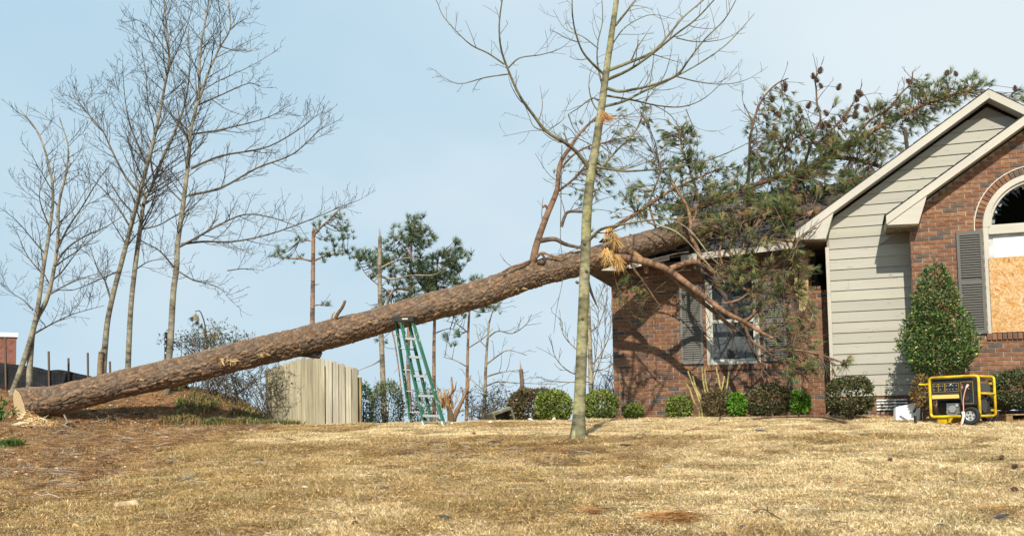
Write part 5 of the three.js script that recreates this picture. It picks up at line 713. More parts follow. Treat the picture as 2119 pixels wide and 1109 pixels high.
const YG = [[0.14, 0.20, 0.03], [0.19, 0.23, 0.04], [0.08, 0.14, 0.025], [0.26, 0.25, 0.07]], BG = [[0.10, 0.24, 0.02], [0.14, 0.29, 0.03], [0.08, 0.18, 0.02]], OL = [[0.065, 0.085, 0.03], [0.09, 0.10, 0.035], [0.05, 0.065, 0.028], [0.13, 0.10, 0.05]], BR = [[0.10, 0.075, 0.04], [0.14, 0.10, 0.05], [0.07, 0.07, 0.03], [0.18, 0.12, 0.06]];
const SH = 'clipped shrubs along the house wall';
shrub('brown_shrub', 'large brownish evergreen mound heaped behind the yellow-green boxwoods', null, 601, 1106, 842, 54, 37, 17.45, [...BR, ...BR, ...OL], { n: 6500, leaf: 0.055, slim: 0.42, twigs: 60 });
shrub('boxwood', 'yellow-green round boxwood in front of the brown mound', SH, 602, 1146, 842, 38, 34, 17.0, YG, { n: 3200, twigs: 16 });
shrub('boxwood', 'yellow-green round boxwood at the left corner of the brick wall', SH, 603, 1243, 840, 35, 32, 17.2, YG, { n: 3200, twigs: 16 });
shrub('boxwood', 'smallest low boxwood at the foot of the brick wall', SH, 604, 1311, 852, 21, 16, 17.3, YG, { n: 1500, twigs: 8 });
shrub('boxwood', 'round yellow-green boxwood below the left shutter', SH, 605, 1406, 843, 27, 24, 16.9, YG, { n: 2200, twigs: 12 });
shrub('dry_shrub', 'brown half dead shrub behind the cut stems', SH, 606, 1483, 834, 31, 30, 16.75, BR, { n: 1900, twigs: 50 });
shrub('boxwood', 'bright green boxwood below the smashed window', SH, 607, 1526, 838, 21, 24, 16.55, BG, { n: 2000, twigs: 10 });
shrub('dark_shrub', 'wide dark olive shrub under the hanging pine branches', SH, 608, 1596, 829, 45, 34, 16.35, [...OL, ...BR.slice(0, 2)], { n: 3200, twigs: 30 });
shrub('boxwood', 'bright green boxwood squeezed between two dark olive shrubs', SH, 609, 1656, 833, 21, 24, 16.2, BG, { n: 2000, twigs: 10 });
shrub('clipped_shrub', 'box shaped olive green shrub beside the grey siding', SH, 610, 1759, 819, 45, 39, 15.45, OL, { n: 4600, box: 1, twigs: 30 });
shrub('hedge', 'dark green hedge under the boarded window behind the generator', SH, 611, 2112, 806, 56, 40, 14.9, [...OL, [0.05, 0.09, 0.03]], { n: 5200, box: 1, twigs: 20 });
shrub('small_shrub', 'low dry leafy clump behind the generator handles', null, 612, 1908, 812, 18, 34, 14.75, [[0.30, 0.17, 0.06], [0.20, 0.12, 0.05], [0.12, 0.13, 0.04]], { n: 700, leaf: 0.06, slim: 0.35 });
{ // conical evergreen on a single stem
  const R = rngOf(640), d = 14.9, b = P(1950, 845, d), gy = ground(b.x, b.z), g = thing('conical_shrub', 'tall cone shaped holly with glossy leaves on a single stem', 'shrub', V(b.x, gy, b.z)), k = PX(d), top = P(1952, 512, d).y - gy, bot = P(1950, 758, d).y - gy;
  new MB().tube(curve([V(0, -0.05, 0), V(0.02, bot * 0.6, 0), V(0, bot + 0.12, 0), V(0.0, bot + 0.22, 0)], 12), t => lerp(0.055, 0.01, t), 9, [0.34, 0.30, 0.24]).build('trunk', M.bark, g);
  const sk = new MB(); for (let e = 0; e < 60; e++) { const t = e / 60, y = lerp(bot + 0.1, top - 0.15, t), a = e * 2.4, r = 0.5 * (1 - t) + 0.06; sk.tube(curve([V(0, y, 0), V(Math.cos(a) * r * 0.5, y + 0.08, Math.sin(a) * r * 0.5), V(Math.cos(a) * r, y + 0.1, Math.sin(a) * r)], 3), 0.006, 4, [0.2, 0.15, 0.1], { cap: false }); } tag(sk.build('branches', M.bark, g), null, null, null, 'stuff');
  const m = new MB(), prof = t => { const a = [[0, 44], [0.08, 68], [0.2, 76], [0.35, 67], [0.5, 54], [0.65, 40], [0.8, 25], [0.92, 12], [1, 2]]; let i = 0; while (i < a.length - 2 && a[i + 1][0] < t) i++; return lerp(a[i][1], a[i + 1][1], clamp((t - a[i][0]) / (a[i + 1][0] - a[i][0]), 0, 1)) * k; };
  for (let e = 0; e < 11500; e++) { const t = 1 - Math.sqrt(R() * 0.98 + 0.02), an = R() * 6.283, lump = 0.66 + 0.6 * fbm(Math.cos(an) * 2.4 + t * 7 + 3, Math.sin(an) * 2.4 + t * 6, 3), r = prof(t) * lump * (0.45 + 0.55 * Math.pow(R(), 0.4)) + (R() < 0.03 ? 0.07 * R() : 0), y = lerp(bot - 0.02, top, t) - 0.10 * (1 - t) * R(), p = V(Math.cos(an) * r, y, Math.sin(an) * r), out = V(Math.cos(an), 0.25, Math.sin(an)); const dir = out.multiplyScalar(0.9).add(rv(R)).normalize(), s = rv(R).cross(dir).normalize(), u = R(), c = u < 0.4 ? [0.04, 0.09, 0.024] : u < 0.75 ? [0.08, 0.14, 0.035] : u < 0.93 ? [0.15, 0.20, 0.05] : u < 0.985 ? [0.32, 0.22, 0.12] : [0.5, 0.42, 0.06], l = 0.05 * (0.65 + 0.6 * R()); m.leaf(p, dir, s, l, l * 0.5, jit(R, c, 0.25)); }
  m.build('foliage', M.leafM, g);
}
{ // stems of a shrub cut back hard
  const R = rngOf(650), b = foot(1466, 16.75), g = thing('cut_back_shrub', 'bunch of pale yellow stems cut short below the smashed window', 'shrub', b); const S = [[[1455, 855], [1443, 815], [1432, 790], [1424, 768]], [[1462, 855], [1450, 822], [1440, 800], [1434, 778]], [[1468, 855], [1462, 820], [1456, 790], [1453, 760]], [[1474, 855], [1468, 820], [1462, 795], [1459, 762]], [[1484, 855], [1492, 815], [1489, 790], [1482, 758]], [[1488, 855], [1500, 820], [1506, 795], [1509, 770]], [[1450, 855], [1436, 830], [1428, 806], [1418, 790]], [[1478, 855], [1484, 830], [1494, 806], [1500, 778]]];
  S.forEach(p => { const q = path(p, 16.75, 16.7 + (R() - 0.5) * 0.2).map(v => v.sub(b)); q[0].y = -0.03; new MB().tube(q, t => lerp(0.02, 0.013, t), 7, jit(R, [0.50, 0.42, 0.16], 0.15), { capCol: [0.6, 0.5, 0.3] }).build('stem', M.bark, g); });
}
{ // torn stump with splintered orange wood
  const R = rngOf(660), b = foot(938, 17.6), g = thing('torn_stump', 'torn orange tree stump with splintered limbs beside the stepladder', 'stump', b), OR = [0.46, 0.22, 0.09], PW = [0.66, 0.46, 0.24]; const DB = [0.17, 0.11, 0.075], S = [[[[934, 895], [933, 870], [930, 850], [926, 838]], 11, DB], [[[938, 872], [946, 850], [956, 830], [964, 812]], 6, [0.33, 0.18, 0.09]], [[[962, 814], [969, 803], [970, 788], [975, 776]], 2.6, OR], [[[960, 818], [970, 812], [981, 806]], 2.0, DB], [[[954, 832], [958, 818], [955, 800]], 2.2, OR], [[[926, 842], [930, 822], [936, 806], [934, 780]], 4.2, OR], [[[932, 818], [941, 806], [944, 790]], 2.2, OR], [[[922, 845], [912, 830], [906, 815], [908, 802]], 3.2, PW], [[[914, 858], [905, 848], [899, 846]], 2.0, PW], [[[924, 878], [938, 846], [950, 816], [955, 800]], 1.2, [0.4, 0.34, 0.25]], [[[918, 884], [936, 852], [944, 824], [945, 812]], 1.2, [0.42, 0.36, 0.27]], [[[940, 862], [955, 850], [966, 848]], 1.8, DB]]; for (let k = 0; k < 16; k++) { const x = 914 + 22 * R(), y = 846 - 8 * R(); S.push([[[x, y], [x + (R() - 0.5) * 6, y - 8 - 14 * R()], [x + (R() - 0.5) * 12, y - 16 - 24 * R()]], 2.2 + 1.6 * R(), R() < 0.6 ? PW : OR]); }
  for (const [p, r, c] of S) { const q = path(p, 17.6, 17.5 + (R() - 0.5) * 0.3).map(v => v.sub(b)); if (p[0][1] > 880) q[0].y = -0.05; const ph = R() * 9; new MB().tube(q, t => lerp(r, r * 0.32, t) * PX(17.6) * (0.8 + 0.45 * vnoise(t * 9 + ph, r)), 6, (t) => jit(R, mix3(c, PW, t * 0.3), 0.15)).build(p[0][1] > 880 ? 'stump_stem' : 'splintered_limb', M.wood, g); }
}
// evergreen scrub and vines at the crest
shrub('juniper', 'loose green juniper growing at the foot of the grey snag', null, 670, 800, 850, 34, 62, 18.6, [[0.07, 0.12, 0.03], [0.12, 0.16, 0.04], [0.05, 0.08, 0.03], [0.16, 0.17, 0.06]], { n: 2300, leaf: 0.07, slim: 0.22, twigs: 90 });
shrub('juniper', 'dark green evergreen bush at the end of the wooden fence', null, 671, 752, 850, 18, 56, 20.6, [[0.03, 0.08, 0.03], [0.05, 0.11, 0.04]], { n: 1100, leaf: 0.08, slim: 0.3, twigs: 50 });
function tangle(name, label, seed, px, py, rx, ry, d, n, leaves, o = {}) {
  const R = rngOf(seed), c = P(px, py, d), gy = ground(c.x, c.z), g = thing(name, label, 'shrub', V(c.x, gy, c.z)), k = PX(d), st = new MB(), lf = new MB(), cy = c.y - gy;
  for (let e = 0; e < n; e++) { const x0 = (R() * 2 - 1) * rx * k * 0.8, z0 = (R() - 0.5) * 0.8, gg = ground(c.x + x0, c.z + z0) - gy, p0 = V(x0, gg - 0.03, z0), a = R() * 6.28, rr = Math.sqrt(R()), p2 = V(Math.cos(a) * rr * rx * k, cy + Math.sin(a) * rr * ry * k, (R() - 0.5) * 0.9), p1 = p0.clone().lerp(p2, 0.5).add(V((R() - 0.5) * 0.3, 0.15 * R(), 0)), p3 = p2.clone().add(V((R() - 0.5) * 0.7, (R() - 0.45) * 0.35, (R() - 0.5) * 0.3)), q = curve([p0, p1, p2, p3], 9); st.tube(q, t => lerp(o.r || 0.007, 0.0028, t), 4, jit(R, o.c || [0.16, 0.12, 0.085], 0.3), { cap: false });
    for (let s = 3; s < q.length; s++) for (let w = 0; w < 2; w++) { const tw = rv(R).add(V(0, 0.2, 0)).normalize(), e1 = q[s].clone().addScaledVector(tw, 0.06 + 0.14 * R()); st.tube([q[s], e1], [0.003, 0.002], 3, [0.13, 0.10, 0.075], { cap: false }); for (let y = 0; y < leaves; y++) if (R() < 0.7) { const dir = rv(R), l = 0.035 + 0.03 * R(); lf.leaf(e1.clone().addScaledVector(rv(R), 0.05 * R()), dir, rv(R).cross(dir).normalize(), l, l * 0.45, jit(R, R() < 0.75 ? [0.06, 0.085, 0.03] : [0.2, 0.15, 0.07], 0.3)); } } }
  st.build('stem', M.bark, g); if (leaves) lf.build('foliage', M.leafM, g); return g;
}
tangle('tangled_shrub', 'tangled evergreen shrub showing above the fallen trunk', 680, 440, 705, 78, 22, 18.9, 46, 3);
tangle('vine_thicket', 'thicket of bare vines hanging between the bank and the fence', 681, 500, 775, 90, 38, 19.3, 60, 1);
tangle('weed_clump', 'dry weeds and bare twigs at the foot of the thin pines', 682, 1010, 840, 50, 40, 18.6, 44, 1, { c: [0.26, 0.20, 0.13] });
tangle('weed_clump', 'dry twiggy weeds behind the steps of the ladder', 683, 880, 840, 40, 40, 19.0, 26, 2, { c: [0.24, 0.18, 0.11] });
tangle('weed_clump', 'bare twigs beside the yellow-green boxwood at the wall corner', 684, 1255, 780, 22, 50, 19.0, 22, 0, { c: [0.24, 0.19, 0.14] });
{ // bent pine sapling
  const R = rngOf(690), b = foot(428, 18.6), g = thing('bent_sapling', 'small pine sapling bent over with drooping tan needle bunches', 'tree', b), q = path([[430, 860], [428, 760], [426, 700], [424, 680], [418, 655], [411, 643], [402, 645]], 18.6).map(v => v.sub(b)); q[0].y = -0.05; new MB().tube(q, t => lerp(0.022, 0.006, t), 6, [0.10, 0.08, 0.06]).build('trunk', M.bark, g); const nd = new PineNeedles(TUFT.slice(0, 2)); for (const [x, y, c] of [[404, 650, 0], [408, 665, 1], [416, 672, 1], [424, 682, 0], [437, 690, 0], [408, 655, 0], [446, 692, 0], [400, 655, 1]]) for (let k = 0; k < 3; k++) nd.add(P(x, y, 18.6).sub(b), V(-0.4 + (R() - 0.5), -0.9, 0.3), 0.7, c ? [0.05, 0.07, 0.04] : jit(R, [0.36, 0.28, 0.14], 0.2), R); nd.hang(g);
}
{ // leafy ground plant by the saw cut
  const R = rngOf(695), b = foot(2, 16.5), g = thing('leafy_plant', 'low glossy green plant beside the saw cut end of the trunk', 'plant', b), m = new MB(), st = new MB();
  for (let k = 0; k < 24; k++) { const a = R() * 6.28, tip = V(Math.cos(a) * 0.30 * R() + 0.02, 0.10 + 0.26 * R(), 0.1 + Math.sin(a) * 0.25 * R()); st.tube(curve([V(0, 0, 0), tip.clone().multiplyScalar(0.5).add(V(0, 0.06, 0)), tip], 4), 0.004, 4, [0.1, 0.13, 0.04], { cap: false }); for (let e = 0; e < 14; e++) { const dir = rv(R).add(V(0, 0.3, 0.3)).normalize(); m.leaf(tip.clone().addScaledVector(rv(R), 0.08 * R()), dir, rv(R).cross(dir).normalize(), 0.06, 0.032, jit(R, R() < 0.6 ? [0.05, 0.13, 0.02] : [0.11, 0.2, 0.04], 0.25)); } } st.build('stem', M.bark, g); m.build('foliage', M.leafM, g);
}
// ---------------------------------------------------------------- wooden fence: pickets, rails, posts
{
  const R = rngOf(700), d = 19.5, b = P(646, 880, d); b.y = ground(b.x, b.z); const g = thing('picket_fence', 'weathered wooden fence panel of dog-eared pickets under the fallen trunk', 'fence', b);
  const edges = []; for (let k = 0; k <= 10; k++) edges.push(549 + k * 12.3); for (let k = 1; k <= 5; k++) edges.push(674 + k * 13.3);
  const topY = x => x < 640 ? lerp(764, 738, smooth(540, 645, x)) : x < 672 ? 742 : 741 + (x - 672) * 0.33;
  for (let k = 0; k < 15; k++) {
    const x0 = k < 10 ? edges[k] : 674 + (k - 10) * 13.3, x1 = x0 + (k < 10 ? 12.0 : 12.9), dd = d + (k < 10 ? (10 - k) * 0.03 : (k - 10) * 0.05) + (k % 2) * 0.006, A = P(x0, 885, dd).sub(b), C = P(x1, 885, dd).sub(b), y = P((x0 + x1) / 2, topY((x0 + x1) / 2), dd).y - b.y, bot = Math.min(0, ground(A.x + b.x, A.z + b.z) - b.y) - 0.12, w = C.clone().sub(A).setY(0), W2 = w.length(), ux = w.normalize(), nz = V(-ux.z, 0, ux.x), ear = W2 * 0.2, P2 = (s, yy, z) => V(A.x, 0, A.z).addScaledVector(ux, s).addScaledVector(nz, z).setY(yy);
    const c = jit(R, k < 10 ? mix3([0.34, 0.305, 0.19], [0.52, 0.46, 0.31], R()) : mix3([0.45, 0.40, 0.285], [0.60, 0.545, 0.42], R()), 0.10), m = new MB(), out = [[0, bot], [W2, bot], [W2, y - ear], [W2 - ear * 0.8, y - ear * 0.25], [W2 - ear * 1.5, y], [ear * 1.5, y], [ear * 0.8, y - ear * 0.25], [0, y - ear]];
    const f = out.map(q => m.vert(P2(q[0], q[1], 0.010), nz, c, q[0] * 3 + k * 0.31, q[1] * 0.6 + k * 0.17)), e = out.map(q => m.vert(P2(q[0], q[1], -0.010), nz.clone().negate(), c, q[0] * 3, q[1] * 0.6)); for (let q = 1; q < out.length - 1; q++) { m.i.push(f[0], f[q], f[q + 1], e[0], e[q + 1], e[q]); } for (let q = 0; q < out.length; q++) { const r = (q + 1) % out.length; m.quad(P2(out[q][0], out[q][1], -0.010), P2(out[r][0], out[r][1], -0.010), P2(out[r][0], out[r][1], 0.010), P2(out[q][0], out[q][1], 0.010), c); } m.build('picket', M.wood, g);
  }
  const gp = (x, dd, y) => { const p = P(x, 885, dd).sub(b); p.y = y; return p; };
  for (const y of [0.35, 0.95, 1.42]) { new MB().beam(gp(549, d + 0.38, y), gp(673, d + 0.12, y), 0.04, 0.09, [0.34, 0.29, 0.2]).build('rail', M.wood, g); new MB().beam(gp(673, d + 0.10, y), gp(742, d + 0.36, y - 0.04), 0.04, 0.09, [0.34, 0.29, 0.2]).build('rail', M.wood, g); }
  for (const [x, t] of [[557, 1.30], [673, 1.5], [743.5, 1.28]]) new MB().beam(gp(x, d + (x < 600 ? 0.45 : x < 700 ? 0.18 : 0.36), -0.4), gp(x, d + (x < 600 ? 0.45 : x < 700 ? 0.18 : 0.36), t), 0.09, 0.09, [0.42, 0.30, 0.13]).build('post', M.wood, g);
}
// ---------------------------------------------------------------- silt fence on the bank
{
  const R = rngOf(710), d = 19.6, b = foot(100, d), g = thing('silt_fence', 'sagging black silt fence with wire mesh and rusty steel stakes', 'fence', b); const pts = [[-60, 748], [-20, 750], [10, 752], [45, 756], [75, 760], [99, 766], [120, 765], [140, 768], [165, 774], [185, 778], [205, 784], [226, 792], [260, 800]], top = path(pts, d, d, 60).map(v => v.sub(b)), m = new MB(), NV = 8; const idx = [];
  top.forEach((p, k) => { const gy = ground(p.x + b.x, p.z + b.z) - b.y - 0.05, row = []; for (let j = 0; j <= NV; j++) { const t = j / NV; row.push(m.vert(V(p.x, lerp(p.y, gy, t), p.z + 0.025 * Math.sin(k * 1.9) * (1 - t * 0.5) + 0.015 * Math.sin(k * 0.7 + j)), V(0, 0, 1), jit(R, [0.010, 0.011, 0.014], 0.2), k * 0.1, t)); } idx.push(row); });
  for (let k = 0; k < idx.length - 1; k++) for (let j = 0; j < NV; j++) m.i.push(idx[k][j], idx[k][j + 1], idx[k + 1][j], idx[k][j + 1], idx[k + 1][j + 1], idx[k + 1][j]); const fg = m.geo(); fg.computeVertexNormals(); const fm = new THREE.Mesh(fg, std({ roughness: 0.92, side: THREE.DoubleSide })); fm.name = 'fabric'; g.add(fm);
  const w = new MB(); for (let k = 0; k < top.length; k += 1) { const p = top[k]; w.tube([p.clone().add(V(0, -0.02, 0.035)), p.clone().add(V(0, -0.75, 0.04))], 0.0016, 3, [0.08, 0.08, 0.085], { cap: false }); } for (let j = 0; j < 6; j++) w.tube(top.map((p, k) => p.clone().add(V(0, -0.05 - j * 0.13, 0.035 + 0.01 * Math.sin(k)))), 0.0016, 3, [0.08, 0.08, 0.085], { cap: false }); tag(w.build('wire_mesh', M.metal, g), null, null, null, 'stuff');
  for (const [x, y] of [[9, 698], [99, 727], [140, 741], [180, 730], [226, 748]]) { const t = P(x, y, d - 0.06).sub(b), f = P(x + 2, 830, d - 0.05).sub(b); f.y = ground(f.x + b.x, f.z + b.z) - b.y - 0.1; new MB().beam(f, t, 0.03, 0.032, [0.11, 0.075, 0.055]).build('stake', M.plain, g); }
}
{ // snapped stump, dark post, far brick block
  const b = foot(207, 18.8), g = thing('broken_stump', 'short snapped tree stump with pale splintered top on the bank', 'stump', b), q = path([[205, 790], [206, 755], [208, 728]], 18.8).map(v => v.sub(b)); q[0].y = -0.05; new MB().tube(q, t => lerp(0.055, 0.045, t), 9, [0.27, 0.19, 0.12], { capCol: [0.72, 0.52, 0.3] }).build('stem', M.bark, g); const m = new MB(), tp = q[q.length - 1], R = rngOf(3); for (let k = 0; k < 5; k++) m.tube([tp.clone().add(V((R() - 0.5) * 0.05, -0.01, (R() - 0.5) * 0.05)), tp.clone().add(V((R() - 0.5) * 0.06, 0.03 + 0.06 * R(), (R() - 0.5) * 0.05))], [0.018, 0.002], 4, [0.72, 0.5, 0.28]); m.build('splinter', M.wood, g);
  const f = foot(341, 18.55), p = thing('metal_post', 'thin black metal post with pale spots beside the tall bare tree', 'post', f), t = P(342, 692, 18.55).sub(f); const pm = new MB(); pm.tube([V(0, -0.1, 0), V(0, t.y, 0)], 0.028, 10, [0.02, 0.02, 0.022]).build('shaft', M.paint, p); new MB().tube([V(0, t.y, 0), V(0, t.y + 0.03, 0), V(0, t.y + 0.045, 0)], [0.032, 0.03, 0.012], 10, [0.018, 0.018, 0.02]).build('cap', M.paint, p); for (const y of [0.08, 0.2, 0.33]) new MB().tube([V(0.004, t.y - y, 0.026), V(0.004, t.y - y - 0.03, 0.032)], [0.012, 0.012], 6, [0.6, 0.6, 0.6]).build('spot', M.plain, p);
  const D = 70, c = P(32, 720, D); c.y = ground(c.x, c.z); const h = thing('brick_building', 'distant flat roofed red brick building with a white parapet', 'building', c), x1 = 0, y1 = P(20, 698, D).y - c.y, y2 = P(20, 689, D).y - c.y; h.rotation.y = 29 * Math.PI / 180; new MB().box(-14, x1, -1, y1, -12, 0, [0.30, 0.13, 0.09]).build('wall', M.brick, h); new MB().box(-14.1, x1 + 0.1, y1, y2, -12.1, 0.1, [0.72, 0.72, 0.70]).build('parapet', M.plain, h); const R2 = rngOf(99), bm = new MB(); for (let r = 0; r < 60; r++) for (let k = 0; k < 26; k++) { if (R2() < 0.55) continue; const u = x1 - 0.1 - (k + 0.5 * (r % 2)) * 0.24, y = y1 - 0.1 - r * 0.09; bm.box(u - 0.22, u, y - 0.078, y, 0.001, 0.012, jit(R2, [0.30, 0.12, 0.08], 0.35)); } tag(bm.build('bricks', M.brick, h), null, null, null, 'stuff');
}
// ---------------------------------------------------------------- stepladder
{
  const R = rngOf(720), b = foot(885, 16.35), g = thing('stepladder', 'paint spattered green fibreglass stepladder propped under the fallen trunk', 'ladder', b); const FR = std({ map: T.spatter, roughness: 0.55 }), AL = [0.40, 0.40, 0.385], AM = std({ roughness: 0.45, metalness: 0.35 }); const L = (x, y, d) => P(x, y, d).sub(b), ft = (x, y, d) => { const p = L(x, y, d); p.y = ground(p.x + b.x, p.z + b.z) - b.y + 0.004; return p; };
  const fl = [ft(878, 880, 16.05), L(829, 668, 16.24)], fr = [ft(919, 883, 15.95), L(854, 670, 16.2)], rl = [ft(849, 883, 16.7), L(818, 668, 16.4)], rr = [ft(893, 880, 16.62), L(846, 672, 16.38)];
  const side = fr[0].clone().sub(fl[0]).normalize();
  const rail = (a, bb, w) => { const m = new MB(), t = bb.clone().sub(a).normalize(), q = t.clone().cross(side).normalize(); m.beam(a, bb, 0.012, 0.075 * w, [1, 1, 1], side); m.beam(a.clone().addScaledVector(side, 0.016).addScaledVector(q, 0.034 * w), bb.clone().addScaledVector(side, 0.016).addScaledVector(q, 0.034 * w), 0.022, 0.008, [1, 1, 1], side); m.beam(a.clone().addScaledVector(side, 0.016).addScaledVector(q, -0.034 * w), bb.clone().addScaledVector(side, 0.016).addScaledVector(q, -0.034 * w), 0.022, 0.008, [1, 1, 1], side); for (let k = 0; k < m.u.length; k += 2) { m.u[k] = m.p[k / 2 * 3] * 0.9 + m.p[k / 2 * 3 + 2]; m.u[k + 1] = m.p[k / 2 * 3 + 1] * 0.45; } return m.build('rail', FR, g); };
  rail(...fl, 1.15); rail(...fr, 1.15); rail(...rl, 0.8); rail(...rr, 0.8);
  const at = (r, t) => r[0].clone().lerp(r[1], t); const ys = [0.11, 0.30, 0.49, 0.675, 0.855];
  for (const t of ys) { const a = at(fl, t), c = at(fr, t), up = V(0, 1, 0); const f = c.clone().sub(a).cross(up).normalize(); const m = new MB(); m.beam(a.clone().addScaledVector(f, -0.01), c.clone().addScaledVector(f, -0.01), 0.075, 0.010, AL, f); m.beam(a.clone().addScaledVector(f, -0.05).add(V(0, -0.016, 0)), c.clone().addScaledVector(f, -0.05).add(V(0, -0.016, 0)), 0.006, 0.03, AL, f); m.beam(a.clone().addScaledVector(f, 0.03).add(V(0, -0.016, 0)), c.clone().addScaledVector(f, 0.03).add(V(0, -0.016, 0)), 0.006, 0.03, AL, f); m.build('step', AM, g); }
  for (const t of [0.12, 0.33, 0.54, 0.75]) new MB().tube([at(rl, t), at(rr, t)], 0.011, 8, AL).build('rear_bar', AM, g);
  for (const [p, q] of [[fl, fr], [fr, fl]]) { new MB().beam(at(p, 0.015), at(p, 0.095).lerp(at(q, 0.095), 0.42), 0.02, 0.006, AL).build('corner_brace', AM, g); }
  for (const [p, q] of [[rl, rr], [rr, rl]]) new MB().beam(at(p, 0.02), at(p, 0.11).lerp(at(q, 0.11), 0.42), 0.02, 0.006, AL).build('corner_brace', AM, g);
  for (const r of [fl, fr, rl, rr]) { const t = r[1].clone().sub(r[0]).normalize(); new MB().beam(r[0].clone().addScaledVector(t, -0.004), r[0].clone().addScaledVector(t, 0.09), 0.03, 0.09, [0.62, 0.62, 0.6], side).build('foot', AM, g); }
  for (const [p, q] of [[fl, rl], [fr, rr]]) { const a = at(p, 0.52), c = at(q, 0.5), m2 = a.clone().lerp(c, 0.5).add(V(0, -0.04, 0)); const m = new MB(); m.beam(a, m2, 0.006, 0.022, AL); m.beam(m2, c, 0.006, 0.022, AL); m.build('spreader', AM, g); }
  const m = new MB(), c0 = L(816, 660, 16.42), c1 = L(859, 662, 16.16), t0 = c1.clone().sub(c0); const ax = V(t0.x, t0.y * 0.4, t0.z).normalize(); const mid = c0.clone().lerp(c1, 0.5); m.beam(mid.clone().addScaledVector(side, -0.185), mid.clone().addScaledVector(side, 0.185), 0.17, 0.075, [0.02, 0.02, 0.021], V(side.z, 0, -side.x)); void ax; const cap = m.build('top_cap', std({ roughness: 0.5, map: T.mottle, color: rgb(1.4, 1.4, 1.4) }), g); const lb = mid.clone().addScaledVector(side, 0.04).add(V(-side.z, 0, side.x).multiplyScalar(0.088)); new MB().beam(lb.clone().addScaledVector(side, -0.05), lb.clone().addScaledVector(side, 0.05), 0.004, 0.022, [0.6, 0.52, 0.36], V(side.z, 0, -side.x)).build('label', M.plain, cap); new MB().beam(at(fl, 0.62).addScaledVector(V(-side.z, 0, side.x), 0.05), at(fl, 0.635).addScaledVector(V(-side.z, 0, side.x), 0.05), 0.03, 0.006, [0.03, 0.16, 0.5], side).build('sticker', M.plain, g);
}
